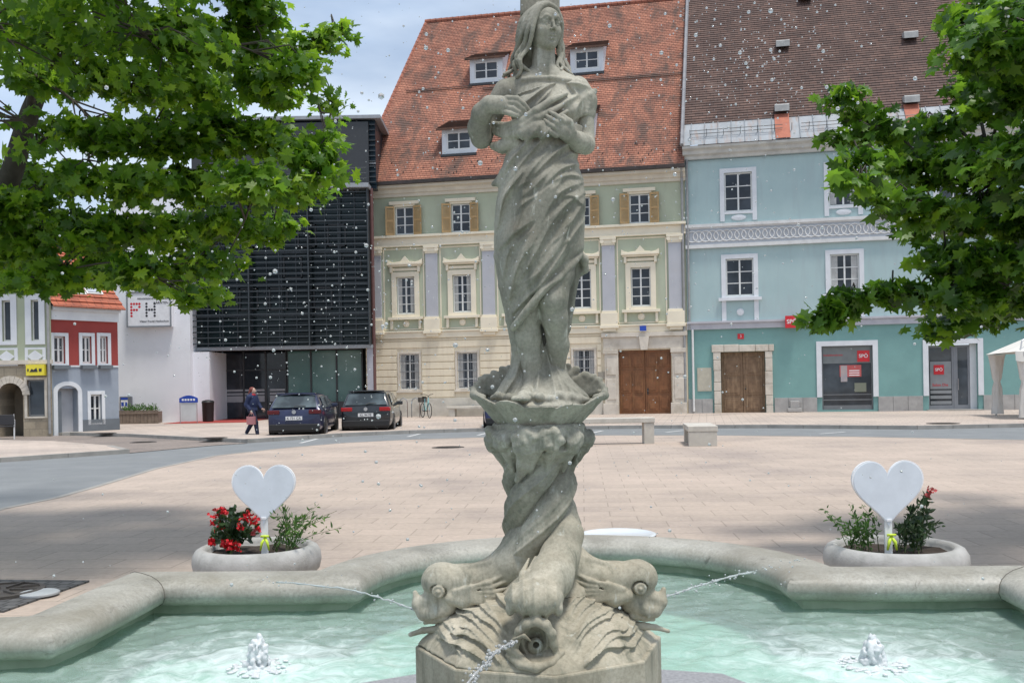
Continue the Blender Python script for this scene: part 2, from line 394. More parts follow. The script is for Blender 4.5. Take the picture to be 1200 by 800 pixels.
# cobbled lane mouth and the paved island on the left
lane = gp([(152, 531), (200, 526.5), (250, 522), (290, 519.5), (240, 517), (150, 512), (60, 510), (-300, 509), (-300, 517), (-40, 518), (60, 520), (130, 526)])
sheet('cobbled_lane', lane, MATS['cobbles'], .012)
isl = gp([(-420, 560), (-160, 553), (0, 541.5), (80, 536), (152, 531), (132, 526), (60, 520), (-40, 518), (-300, 517)])
iv = MB(); iv.quad(*[(p[0], p[1], .10) for p in isl]); tag(iv.build('paved_island', MATS['pavement_slabs']), kind='structure')
kerb('island_kerb', isl[:6][::-1], .10)
mk = MB()
for x0, y0, x1, y1 in ((478, 511.5, 492, 508.2), (352, 519, 372, 514), (600, 509, 616, 505.4), (690, 508, 706, 504.5), (560, 509.8, 574, 506.4), (780, 506.5, 800, 504.2), (960, 508.2, 990, 506)):
    a, b = G(x0, y0), G(x1, y1); d = (b - a).normalized(); n_ = Vector((-d.y, d.x, 0)) * .06
    mk.quad(*[(p.x, p.y, .004) for p in (a + n_, b + n_, b - n_, a - n_)])
tag(mk.build('road_marking', MATS['road_paint']), kind='structure')
def manhole(x, y, r, z, label):
    c = G(x, y, z); mb = MB(); mb.lathe([(r, 0), (r, .008), (r * .93, .012), (r * .9, .008), (.001, .008)], 28)
    for i in range(5): mb.box(-r * .7, r * .7, -r * .62 + i * r * .31 - .012, -r * .62 + i * r * .31 + .012, .008, .013)
    o = mb.build('manhole_cover', MATS['cast_iron']); o.location = c; tag(o, label, 'manhole cover')
manhole(525, 524, .42, .007, 'round brown iron manhole cover in the plaza, left of the column')
manhole(1105, 496, .5, .115, 'iron manhole cover in the pavement in front of the party office door')
manhole(122, 497.5 + 10, .42, .12, 'iron manhole cover in the pavement before the white wall')
manhole(250, 507 + 6, .42, .12, 'iron manhole cover in the pavement left of the walking person')
manhole(168, 518, .4, .013, 'iron manhole cover in the cobbled lane')
# ------------------------------------------------------------------ fountain basin (a quatrefoil) and its water
WZ = .30; BR = R(-3.3)
bx, by = .18, 3.27
bu, bn = Vector((math.cos(BR), math.sin(BR))), Vector((-math.sin(BR), math.cos(BR)))
def B(u, v): return (bx + bu.x * u + bn.x * v, by + bu.y * u + bn.y * v)
HS, LR = 2.45, 1.31
def side_pts():
    """one side of the inner wall line in side coordinates: corner -> lobe -> (next corner excluded)"""
    p = [(-HS, HS), (-1.9, HS), (-1.6, HS)]
    n = 26
    for i in range(n + 1):
        a = math.pi * (1 - i / n); p.append((LR * math.cos(a), HS + .04 + 1.28 * math.sin(a)))
    return p + [(1.6, HS), (1.9, HS)]
inner = []
for k in range(4):
    c, s_ = math.cos(-k * math.pi / 2), math.sin(-k * math.pi / 2)
    for u, v in side_pts(): inner.append((c * u - s_ * v, s_ * u + c * v))
NI = len(inner)
def offset(poly, d):
    out = []; n = len(poly)
    for i in range(n):
        p0, p1, p2 = Vector(poly[i - 1]), Vector(poly[i]), Vector(poly[(i + 1) % n])
        e1, e2 = (p1 - p0).normalized(), (p2 - p1).normalized()
        n1, n2 = Vector((-e1.y, e1.x)), Vector((-e2.y, e2.x)); b = n1 + n2
        b = b / max(.35, b.length_squared) * 2 if b.length > .1 else n1
        q = p1 + b * d * .5 * 2 / 2 if False else p1 + (n1 + n2) / max(.5, (1 + n1.dot(n2))) * d
        out.append((q.x, q.y))
    return out
m_, n, l, p = nodes_of('rim_stone')
t = n.new('ShaderNodeTexCoord'); v = t.outputs['Object']
a = noise(n, l, v, 2.2, 8, .62); r1 = ramp(n, [(.235, .225, .19), (.365, .35, .305), (.46, .445, .395)], [.3, .48, .68]); l.new(a.outputs['Fac'], r1.inputs[0])
b = noise(n, l, v, 55, 4, .7); r2 = ramp(n, [(.78, .78, .78), (1.1, 1.1, 1.1)], [.35, .65]); l.new(b.outputs['Fac'], r2.inputs[0])
o1 = mixc(n, l, 1., r1.outputs[0], r2.outputs[0], 'MULTIPLY')
s3 = noise(n, l, v, 9, 6, .7, 1.0); r3 = ramp(n, [(0, 0, 0), (.8, .8, .8)], [.6, .72]); l.new(s3.outputs['Fac'], r3.inputs[0]); s4 = noise(n, l, v, 1.1, 6, .7, .5)
r4 = ramp(n, [(0, 0, 0), (.75, .75, .75)], [.46, .66]); l.new(s4.outputs['Fac'], r4.inputs[0]); o1 = mixc(n, l, r4.outputs[0], o1, (.215, .195, .15)); o2 = mixc(n, l, r3.outputs[0], o1, (.15, .14, .115))
l.new(o2, p.inputs['Base Color']); p.inputs['Roughness'].default_value = .52
h_ = noise(n, l, v, 90, 6, .7); l.new(bump(n, l, h_.outputs['Fac'], .3, .005), p.inputs['Normal']); MATS['rim_stone'] = m_
mat('basin_paint', (.54, .76, .66), (.45, .69, .59), 1.5, .5, .1, 20, stain=(.46, .64, .53), sscale=.8)
mat('algae_wall', (.42, .44, .34), (.28, .3, .22), 5, .6, .2, 40, stain=(.2, .25, .17), sscale=2)
basin = thing('fountain_basin', 'four lobed stone fountain basin with a thick rounded rim around the statue', 'fountain basin', (bx, by, 0), BR)
prof = [(0.0, .345), (-.055, .352), (-.095, .375), (-.115, .41), (-.108, .45), (-.085, .478), (-.045, .497), (.02, .508), (.12, .508), (.2, .502), (.25, .485), (.278, .455), (.282, .42), (.265, .385), (.24, .37), (.2, .365)]
rings = [offset(inner, d) for d, z in prof]
cuts = []     # stone joints: each side is corner block + lobe
def rim_seg(idx):
    mb = MB(); k = len(prof); vs = []
    for i in idx:
        for j, (d, z) in enumerate(prof): vs.append((*rings[j][i % NI], z))
    fs = [(i * k + j, i * k + j + 1, (i + 1) * k + j + 1, (i + 1) * k + j) for i in range(len(idx) - 1) for j in range(k - 1)]
    fs += [(i * k + k - 1, i * k, (i + 1) * k, (i + 1) * k + k - 1) for i in range(len(idx) - 1)]
    fs += [tuple(range(k)), tuple(range((len(idx) - 1) * k, len(idx) * k))[::-1]]
    mb.add(vs, fs); o = mb.build('rim_stone', MATS['rim_stone'], basin)
    o.data.polygons.foreach_set('use_smooth', [len(p_.vertices) == 4 for p_ in o.data.polygons])
    try: o.data.set_sharp_from_angle(angle=R(50))
    except Exception: pass
    sb = o.modifiers.new('s', 'SUBSURF'); sb.subdivision_type = 'SIMPLE'; sb.levels = sb.render_levels = 1
NS = NI // 4
for k in range(4):
    s0 = k * NS
    # split a hair at the corner so the mitre joint shows
    rim_seg(list(range(s0, s0 + 3 + 14))); rim_seg(list(range(s0 + 16, s0 + NS + 1)))
jn = MB()
for i in range(0, NI, 1):
    if i % NS in (0, 16): 
        pts = [(rings[j][i][0], rings[j][i][1], prof[j][1]) for j in range(1, len(prof) - 1)]
        c_ = Vector((sum(q[0] for q in pts) / len(pts), sum(q[1] for q in pts) / len(pts), .43))
        jn.tube([c_ + (Vector(q) - c_) * 1.0 for q in pts], .0035, 5)
jn.build('mortar_joint', mat('mortar', (.13, .12, .1), None, 9), basin)
wall = MB(); n0 = len(inner)
out_ = offset(inner, .20); 
wall.add([(x, y, -.02) for x, y in inner] + [(x, y, .36) for x, y in inner], [(i, (i + 1) % n0, n0 + (i + 1) % n0, n0 + i) for i in range(n0)])
wall.build('inner_wall', MATS['algae_wall'], basin)
w2 = MB(); w2.add([(x, y, -.02) for x, y in out_] + [(x, y, .38) for x, y in out_], [(i, (i + 1) % n0, n0 + (i + 1) % n0, n0 + i) for i in range(n0)])
w2.build('outer_wall', MATS['rim_stone'], basin)
fl = MB(); fl.add([(x, y, .03) for x, y in inner], [tuple(range(n0))]); fl.build('basin_floor', MATS['basin_paint'], basin)
# ---- water with real ripples
JETS = [G(302, 783, WZ), G(1023, 780, WZ)]
inv = lambda P_: (((P_.x - bx) * bu.x + (P_.y - by) * bu.y), ((P_.x - bx) * bn.x + (P_.y - by) * bn.y))
xs = np.arange(-3.9, 3.9, .03); X, Y = np.meshgrid(xs, xs, indexing='ij')
def wave(X, Y):
    z = 0 * X
    for jx, jy in ([inv(J) for J in JETS] + [(-1.37, -1.4), (1.37, -1.4)]):
        r_ = np.hypot(X - jx, Y - jy) + .02
        z += .011 * np.exp(-r_ * 1.7) * np.sin(r_ * 34 + .9 * np.sin(np.arctan2(Y - jy, X - jx) * 5)) * np.clip(r_ * 6, 0, 1) + .02 * np.exp(-(r_ / .1) ** 2)
    z += .006 * vnoise(X, Y, 0 * X, 9, 1) + .0045 * vnoise(X, Y * 1.5, 0 * X, 21, 2) + .0022 * vnoise(X * 1.0, Y, 0 * X, 40, 3)
    return z
Zw = wave(X, Y)
inn = np.array(inner)
def inside(px_, py_, poly):
    c = np.zeros(px_.shape, bool); n = len(poly)
    for i in range(n):
        x1, y1 = poly[i]; x2, y2 = poly[(i + 1) % n]
        if y1 == y2: continue
        m = ((y1 > py_) != (y2 > py_)) & (px_ < (x2 - x1) * (py_ - y1) / (y2 - y1) + x1); c ^= m
    return c
o8 = offset(inner, .035); ins = inside(X, Y, o8)
idx = np.full(X.shape, -1); cell = ins[:-1, :-1] & ins[1:, :-1] & ins[:-1, 1:] & ins[1:, 1:]
use = np.zeros(X.shape, bool); use[:-1, :-1] |= cell; use[1:, :-1] |= cell; use[:-1, 1:] |= cell; use[1:, 1:] |= cell
idx[use] = np.arange(use.sum()); ij = np.argwhere(cell)
Fq = np.stack([idx[ij[:, 0], ij[:, 1]], idx[ij[:, 0] + 1, ij[:, 1]], idx[ij[:, 0] + 1, ij[:, 1] + 1], idx[ij[:, 0], ij[:, 1] + 1]], 1)
V = np.stack([X[use], Y[use], Zw[use] + WZ], 1)
m_, n, l, p = nodes_of('basin_water'); n.remove(p)
t = n.new('ShaderNodeTexCoord'); v = t.outputs['Object']
fr_ = n.new('ShaderNodeFresnel'); fr_.inputs['IOR'].default_value = 1.33
gl = n.new('ShaderNodeBsdfGlossy'); gl.inputs['Roughness'].default_value = .04
tr = n.new('ShaderNodeBsdfTransparent'); tr.inputs['Color'].default_value = (.84, .965, .935, 1)
milk = n.new('ShaderNodeBsdfDiffuse'); milk.inputs['Color'].default_value = (.52, .69, .62, 1)
tm = n.new('ShaderNodeMixShader'); tm.inputs[0].default_value = .36; l.new(tr.outputs[0], tm.inputs[1]); l.new(milk.outputs[0], tm.inputs[2])
df = n.new('ShaderNodeBsdfDiffuse'); df.inputs['Color'].default_value = (.82, .9, .9, 1)
w1 = noise(n, l, v, 14, 5, .6); bn_ = bump(n, l, w1.outputs['Fac'], .35, .02); l.new(bn_, fr_.inputs['Normal']); l.new(bn_, gl.inputs['Normal'])
s1 = n.new('ShaderNodeMixShader'); l.new(fr_.outputs[0], s1.inputs[0]); l.new(tm.outputs[0], s1.inputs[1]); l.new(gl.outputs[0], s1.inputs[2])
# bubbles and foam carried around each jet and streaked over the surface
mask = None
for J in JETS:
    jx, jy = inv(J); vm = n.new('ShaderNodeVectorMath'); vm.operation = 'DISTANCE'; l.new(v, vm.inputs[0]); vm.inputs[1].default_value = (jx, jy, WZ)
    mr = n.new('ShaderNodeMapRange'); mr.inputs['From Min'].default_value = .12; mr.inputs['From Max'].default_value = .95; mr.inputs['To Min'].default_value = .36; mr.inputs['To Max'].default_value = 0
    l.new(vm.outputs['Value'], mr.inputs['Value'])
    if mask is None: mask = mr.outputs[0]
    else:
        ad = n.new('ShaderNodeMath'); ad.operation = 'MAXIMUM'; l.new(mask, ad.inputs[0]); l.new(mr.outputs[0], ad.inputs[1]); mask = ad.outputs[0]
fo = noise(n, l, v, 7, 8, .68, 1.2); ad = n.new('ShaderNodeMath'); ad.operation = 'ADD'; l.new(fo.outputs['Fac'], ad.inputs[0]); l.new(mask, ad.inputs[1])
fr2 = ramp(n, [(0, 0, 0), (.10, .10, .10), (.6, .6, .6)], [.5, .66, .98]); l.new(ad.outputs[0], fr2.inputs[0])
s2 = n.new('ShaderNodeMixShader'); l.new(fr2.outputs[0], s2.inputs[0]); l.new(s1.outputs[0], s2.inputs[1]); l.new(df.outputs[0], s2.inputs[2])
l.new(s2.outputs[0], n['Material Output'].inputs[0]); MATS['basin_water'] = m_
wo = mesh_np('water', V, Fq, m_); wo.location = (bx, by, 0); wo.rotation_euler = (0, 0, BR); wo['kind'] = 'structure'
# ---- froth material, bubbling jets, thin streams, drops
m_, n, l, p = nodes_of('froth')
p.inputs['Base Color'].default_value = (.9, .93, .95, 1); p.inputs['Roughness'].default_value = .25; p.inputs['Subsurface Weight'].default_value = .2; p.inputs['Transmission Weight'].default_value = .35; p.inputs['IOR'].default_value = 1.33; p.inputs['Subsurface Radius'].default_value = (.03, .03, .03)
t = n.new('ShaderNodeTexCoord'); w1 = noise(n, l, t.outputs['Object'], 60, 4, .6); l.new(bump(n, l, w1.outputs['Fac'], .5, .01), p.inputs['Normal']); MATS['froth'] = m_
m_, n, l, p = nodes_of('water_drop')
p.inputs['Base Color'].default_value = (.93, .95, .97, 1); p.inputs['Roughness'].default_value = .08; p.inputs['Transmission Weight'].default_value = .7; p.inputs['IOR'].default_value = 1.33; MATS['water_drop'] = m_
def jet(J, hgt, label, seed):
    h = .0034; v = Vol((-.17, -.17, -.02), (.17, .17, hgt + .06), h); r_ = np.random.default_rng(seed)
    v.bone([(0, 0, -.02), (.004, 0, hgt * .4), (-.005, 0, hgt * .78)], [.040, .027, .018], 0)
    for i in range(150):
        a, q = r_.uniform(0, 6.28), r_.uniform(0, 1) ** .6; z = r_.uniform(0, hgt * 1.12) * (1 - q * .35); w = .052 * (1.15 - .5 * z / hgt)
        v.ell((q * w * math.cos(a), q * w * math.sin(a), z), (r_.uniform(.006, .014),) * 2 + (r_.uniform(.008, .02),), .009)
    for i in range(110):
        a, q = r_.uniform(0, 6.28), r_.uniform(.03, .155); v.ell((q * math.cos(a), q * math.sin(a), 0.004), (r_.uniform(.006, .018), r_.uniform(.006, .018), .006), .003)
    X, Y, Z = v.ax[0][:, None, None], v.ax[1][None, :, None], v.ax[2][None, None, :]
    v.d += (.0015 * vnoise(X, Y, Z, 120, seed)).astype(np.float32)
    V, Fq = v.mesh(); o = mesh_np('bubbling_jet', V, Fq, MATS['froth']); o.location = J; tag(o, label, 'water jet', 'bubbling jets in the basin')
jet(JETS[0], .15, 'white bubbling water jet in the pool left of the statue', 5)
jet(JETS[1], .135, 'white bubbling water jet in the pool right of the statue', 6)
# ------------------------------------------------------------------ facades
glassy('window_glass', (.012, .015, .02), (.045, .055, .07), .05)
glassy('curtain_glass', (.12, .13, .14), (.42, .42, .42), .12, 1.6)
glassy('shop_glass', (.02, .026, .032), (.07, .085, .1), .05)
flat('white_frame', (.74, .74, .72), .45); flat('grey_frame', (.16, .17, .18), .4); flat('dark_metal', (.035, .037, .04), .4)
mat('green_plaster', (.47, .51, .385), (.42, .46, .34), .9, .85, .15, 60, stain=(.40, .41, .32), sscale=.9, stretch=(1.6, 1, .5))
mat('cream_plaster', (.80, .71, .545), (.70, .62, .47), 1.1, .85, .15, 60, stain=(.62, .54, .42), sscale=1.1, stretch=(2.4, 1, .35))
mat('cream_trim', (.83, .75, .59), (.73, .66, .52), 1.5, .8, .1, 60)
mat('lilac_plaster', (.48, .485, .515), (.42, .43, .46), 1.2, .85, .12, 60, stain=(.47, .46, .47), sscale=1.3)
mat('base_stone', (.64, .6, .52), (.5, .47, .41), 2, .85, .2, 40, stain=(.36, .33, .28))
mat('pier_stone', (.68, .62, .53), (.54, .49, .42), 2.5, .85, .25, 30, stain=(.4, .35, .28))
mat('shutter_wood', (.50, .33, .15), (.42, .27, .12), 6, .6, .1, 30)
mat('door_oak', (.24, .095, .035), (.15, .06, .02), 4, .5, .2, 30, stain=(.27, .13, .05), sscale=1.5, stretch=(6, 1, .8))
mat('door_worn', (.24, .15, .085), (.15, .09, .05), 5, .6, .25, 30, stain=(.33, .22, .13), sscale=1.5, stretch=(6, 1, .8))
mat('tile_orange', (.41, .155, .085), (.28, .105, .062), 2.2, .85, .35, 22, stain=(.12, .075, .055), sscale=.33, stretch=(1.6, 1, .55))
mat('tile_brown', (.135, .085, .068), (.085, .056, .048), 3, .85, .35, 22, stain=(.19, .13, .10), sscale=.6, stretch=(.4, 1, 2.5))
mat('tile_moss', (.15, .075, .05), (.06, .04, .03), 3.5, .9, .4, 22)
mat('tile_red', (.44, .15, .09), (.33, .11, .07), 4, .8, .2, 20)
mat('ridge_tile', (.36, .13, .08), (.2, .08, .055), 3, .85, .3, 20)
mat('gutter', (.09, .07, .065), (.05, .045, .04), 3, .5, .1, 30, metal=.4)
mat('zinc', (.31, .335, .36), (.22, .24, .26), 1.6, .65, .1, 20, metal=.1, stain=(.27, .2, .17), sscale=1.3, stretch=(3, 1, .4))
mat('blue_plaster', (.41, .53, .53), (.36, .48, .485), .8, .85, .12, 60, stain=(.36, .45, .46), sscale=1.0, stretch=(2.4, 1, .35))
mat('teal_plaster', (.20, .37, .35), (.17, .32, .305), .8, .8, .12, 60, stain=(.2, .38, .36), sscale=1)
mat('white_trim', (.72, .74, .76), (.62, .64, .67), 2, .75, .1, 60)
mat('plinth_stone', (.42, .41, .39), (.32, .31, .30), 3, .8, .2, 50, stain=(.26, .25, .24))
mat('frieze_white', (.70, .70, .69), (.58, .58, .57), 3, .8, .1, 60); mat('frieze_ground', (.45, .47, .50), (.4, .42, .45), 3, .8, .1, 60)
flat('party_red', (.62, .02, .03), .4); flat('pure_white', (.8, .8, .8), .5); flat('sign_blue', (.02, .07, .42), .4); flat('ink', (.03, .03, .035), .6)

class Facade:
    def __init__(s, A, Bp): s.A = Vector(A); d = Vector(Bp) - s.A; s.ang = math.atan2(d.y, d.x); s.u = d.normalized(); s.n = Vector((-s.u.y, s.u.x)); s.L = d.length
    def sz(s, x, y, dep=0.0):
        """photo pixel -> metres along the facade and height, on the plane dep behind it"""
        rx, rz = ray(x, y); o = s.A + s.n * dep
        den = s.u.x * 1 - s.u.y * rx            # solve o + u*t = (rx*D, D)
        D = (s.u.x * o.y - s.u.y * o.x) / den; t = (rx * D - o.x) / s.u.x
        return t, EYE + rz * D
def wall(mb, s0, s1, z0, z1, holes, y=0., rev=.22):
    xs = sorted({s0, s1} | {min(max(v, s0), s1) for h in holes for v in h[:2]}); zs = sorted({z0, z1} | {min(max(v, z0), z1) for h in holes for v in h[2:]})
    for i in range(len(xs) - 1):
        for j in range(len(zs) - 1):
            cx, cz = (xs[i] + xs[i + 1]) / 2, (zs[j] + zs[j + 1]) / 2
            if any(h[0] < cx < h[1] and h[2] < cz < h[3] for h in holes): continue
            mb.quad((xs[i], y, zs[j]), (xs[i + 1], y, zs[j]), (xs[i + 1], y, zs[j + 1]), (xs[i], y, zs[j + 1]))
    for a, b, c, d in holes:
        mb.quad((a, y, c), (a, y + rev, c), (a, y + rev, d), (a, y, d)); mb.quad((b, y + rev, c), (b, y, c), (b, y, d), (b, y + rev, d))
        mb.quad((a, y, c), (b, y, c), (b, y + rev, c), (a, y + rev, c)); mb.quad((a, y + rev, d), (b, y + rev, d), (b, y, d), (a, y, d))
def window(root, a, b, c, d, y=.1, cols=2, rows=3, fm='white_frame', gm='window_glass', name='window', fw=.065, mw=.04, mid=.075, curtain=False):
    f = MB(); e = .004
    f.box(a + e, a + fw, y - .02, y + .06, c + e, d - e); f.box(b - fw, b - e, y - .02, y + .06, c + e, d - e)
    f.box(a + fw, b - fw, y - .02, y + .06, c + e, c + fw * 1.2); f.box(a + fw, b - fw, y - .02, y + .06, d - fw, d - e)
    ia, ib, ic, id_ = a + fw, b - fw, c + fw * 1.2, d - fw
    for i in range(1, cols):
        x = ia + (ib - ia) * i / cols; w = mid / 2 if (cols == 2 or i == cols // 2) else mw / 2; f.box(x - w, x + w, y - .03, y + .05, ic, id_)
    for j in range(1, rows):
        z = ic + (id_ - ic) * j / rows; f.box(ia, ib, y - .008, y + .045, z - mw / 2, z + mw / 2)
    o = f.build(name, MATS[fm], root); g = MB(); g.box(ia - .01, ib + .01, y + .01, y + .03, ic - .01, id_ + .01); g.build('pane', MATS[gm], o)
    if curtain:
        k = MB(); w = (ib - ia) / 2 - .05
        for x0 in (ia + .015, ib - .015 - w * .5): 
            for i in range(6): k.box(x0 + w * .5 * i / 6, x0 + w * .5 * (i + .8) / 6, y + .002, y + .008, ic + .03, id_ - .02)
        k.build('curtain', MATS['curtain_white'], o)
    return o
mat('curtain_white', (.6, .6, .58), (.45, .45, .44), 6, .9, .1, 40)
def tiled_roof(mb, e0, e1, r0, r1, course=.155, lip=.022):
    """overlapping tile courses from the eave e0-e1 up to the ridge r0-r1"""
    e0, e1, r0, r1 = (Vector(p) for p in (e0, e1, r0, r1)); L = (r0 - e0).length; n = int(L / course)
    nrm = (e1 - e0).cross(r0 - e0).normalized()
    if nrm.z < 0: nrm = -nrm
    for i in range(n):
        a, b = i / n, (i + 1) / n
        p0, p1, q1, q0 = e0.lerp(r0, a), e1.lerp(r1, a), e1.lerp(r1, b), e0.lerp(r0, b)
        mb.quad(p0 + nrm * lip, p1 + nrm * lip, q1, q0); mb.quad(p0, p1, p1 + nrm * lip, p0 + nrm * lip)
def roof_mat(name, c1, c2, c3, stain, w=.19, h=.155, pos=(.53, .7)):
    m, n, l, p = nodes_of(name); t = n.new('ShaderNodeTexCoord'); v = t.outputs['Object']
    sx = n.new('ShaderNodeSeparateXYZ'); cx = n.new('ShaderNodeCombineXYZ'); l.new(v, sx.inputs[0]); l.new(sx.outputs[0], cx.inputs[0]); l.new(sx.outputs[2], cx.inputs[1])
    b = n.new('ShaderNodeTexBrick'); l.new(cx.outputs[0], b.inputs['Vector']); b.inputs['Scale'].default_value = 1; b.inputs['Brick Width'].default_value = w; b.inputs['Row Height'].default_value = h
    b.inputs['Mortar Size'].default_value = .012; b.inputs['Color1'].default_value = (*c1, 1); b.inputs['Color2'].default_value = (*c2, 1); b.inputs['Mortar'].default_value = (*c3, 1)
    a = noise(n, l, v, .9, 6, .65); ar = ramp(n, [(.62, .58, .58), (1.1, 1.05, 1.0)], [.32, .66]); l.new(a.outputs['Fac'], ar.inputs[0])
    o = mixc(n, l, 1., b.outputs['Color'], ar.outputs[0], 'MULTIPLY')
    mp_ = n.new('ShaderNodeMapping'); mp_.inputs['Scale'].default_value = (1.5, 1, .5); l.new(v, mp_.inputs[0])
    s_ = noise(n, l, mp_.outputs[0], .8, 10, .72, .5); sr = ramp(n, [(0, 0, 0), (.9, .9, .9)], pos); l.new(s_.outputs['Fac'], sr.inputs[0])
    o = mixc(n, l, sr.outputs[0], o, stain); l.new(o, p.inputs['Base Color']); p.inputs['Roughness'].default_value = .85
    l.new(bump(n, l, b.outputs['Fac'], -.4, .02), p.inputs['Normal']); MATS[name] = m
roof_mat('roof_orange', (.45, .205, .135), (.36, .155, .105), (.17, .075, .05), (.10, .065, .052), pos=(.47, .62))
roof_mat('roof_brown', (.150, .092, .075), (.105, .068, .058), (.05, .036, .033), (.21, .145, .12), w=.34, h=.2, pos=(.58, .8))
roof_mat('roof_red', (.50, .16, .09), (.42, .13, .075), (.17, .06, .04), (.3, .1, .06), w=.3, h=.3)

# ============================== cream and green house
A_, B_, C_ = (-7.16, 49.2), (8.13, 46.1), (22.3, 42.9)
FC = Facade(A_, B_); W_ = FC.L
cream = thing('town_house', 'pale green and cream town house with tall orange tiled roof, lilac pilasters and wooden gate', 'house', (*A_, 0), FC.ang)
S = FC.sz
wx_top = [S(x, 256)[0] for x in (474, 540, 608, 680, 749.5)]
zt0, zt1 = 8.98, 10.35; zm0, zm1 = S(540, 366)[1], S(540, 322)[1]; zg0, zg1 = S(545, 455)[1], S(545, 413)[1]
z_eave, z_belt0, z_belt1, z_cor0, z_cor1 = 11.25, S(640, 281)[1], S(640, 268)[1], S(640, 392)[1], S(640, 383)[1]
hw = .47; hwm = .46; hwg = .50
doorL, doorR = S(725, 450)[0], S(787, 450)[0]; dz = S(756, 410)[1]
holes = [(x - hw, x + hw, zt0, zt1) for x in wx_top] + [(x - hwm, x + hwm, zm0, zm1) for x in wx_top] + [(x - hwg, x + hwg, zg0, zg1) for x in (wx_top[0] + .12, wx_top[1] + .2, wx_top[2] + .1, wx_top[3] + .05)] + [(doorL, doorR, 0, dz)]
up = MB(); wall(up, 0, W_, z_cor1, z_eave, [h for h in holes if h[2] > z_cor1]); up.build('upper_wall', MATS['green_plaster'], cream)
lo = MB(); gh_ = [h for h in holes if h[2] < z_cor1 - 1]; wall(lo, 0, W_, -.1, z_cor1, gh_); lo.build('ground_floor_wall', MATS['cream_plaster'], cream)
rs = MB()      # rusticated courses, standing proud of the wall
zz = 1.02; rnd = random.Random(3)
while zz < z_cor0 - .1:
    z1 = min(zz + .33, z_cor0 - .04)
    segs = [(0.0, W_)]
    for a, b, c, d in [(h[0] - .14, h[1] + .14, h[2] - .14, h[3] + .25) for h in gh_[:-1]] + [(doorL - .78, W_ - .0, 0, dz + 1.5)]:
        if zz < d and z1 > c:
            segs = [q for s0, s1 in segs for q in ((s0, min(s1, a)), (max(s0, b), s1)) if q[1] - q[0] > .05]
    for s0, s1 in segs: rs.box(s0 + .0, s1, -.045, .0, zz + .02, z1 - .02)
    zz += .345
rs.build('rusticated_courses', MATS['cream_plaster'], cream, bevel=.012)
bs = MB()
for s0, s1 in ((-.02, doorL - .75),): bs.box(s0, s1, -.08, .0, -.1, .98)
bs.build('stone_plinth', MATS['base_stone'], cream, bevel=.01)
tr = MB()      # belts, cornices
tr.box(-.05, W_ + .02, -.10, 0, z_belt0 + .05, z_belt1 - .12); tr.box(-.12, W_ + .03, -.24, 0, z_belt1 - .12, z_belt1); tr.box(-.06, W_ + .02, -.15, 0, z_belt0 - .03, z_belt0 + .05)
tr.box(-.02, W_ + .01, -.08, 0, z_cor0, z_cor1 - .08); tr.box(-.05, W_ + .02, -.14, 0, z_cor1 - .08, z_cor1)
tr.build('belt_cornice', MATS['cream_trim'], cream, bevel=.015)
ec = MB()
ec.prism([(0, z_eave - .42), (-.10, z_eave - .42), (-.14, z_eave - .28), (-.22, z_eave - .26), (-.30, z_eave - .1), (-.52, z_eave - .04), (-.55, z_eave + .08), (0, z_eave + .08)], 'x', -.12, W_ + .05)
ec.build('eaves_cornice', mat('eaves_grey', (.66, .62, .52), (.55, .51, .43), 2, .85, .1, 50), cream)
gt = MB(); gt.prism([(-.52, z_eave + .09), (-.72, z_eave + .09), (-.74, z_eave + .25), (-.66, z_eave + .27), (-.52, z_eave + .2)], 'x', -.3, W_ + .05)
gt.build('gutter', MATS['gutter'], cream)
# pilasters
px_c = [S(x, 330)[0] for x in (440.5, 506.5, 573, 643, 713.5, 791.5)]
for x in px_c:
    q = MB(); z0, z1 = z_cor1 + .0, z_belt0 - .03; w = .30
    q.box(x - w, x + w, -.12, 0, z0 + .62, z1 - .38)
    o = q.build('pilaster', MATS['lilac_plaster'], cream, bevel=.01)
    k = MB(); k.box(x - w - .1, x + w + .1, -.24, 0, z0 - .02, z0 + .56); k.box(x - w - .05, x + w + .05, -.18, 0, z0 + .56, z0 + .66)
    k.box(x - w - .14, x + w + .14, -.28, 0, z0 - .16, z0 - .02); k.box(x - w, x + w, -.2, 0, z0 - .3, z0 - .16)
    k.build('pilaster_base', MATS['cream_trim'], o, bevel=.012)
    k = MB(); k.box(x - w - .02, x + w + .02, -.16, 0, z1 - .38, z1 - .30); k.box(x - w - .08, x + w + .08, -.22, 0, z1 - .12, z1 - .01)
    for sx_ in (-1, 1): k.lathe([(.001, -.06), (.1, -.06), (.1, .06), (.001, .06)], 12, M=Matrix.Translation((x + sx_ * (w - .02), -.15, z1 - .2)) @ Matrix.Rotation(R(90), 4, 'X'))
    k.box(x - w, x + w, -.18, 0, z1 - .30, z1 - .12); k.build('capital', MATS['cream_trim'], o, bevel=.008)
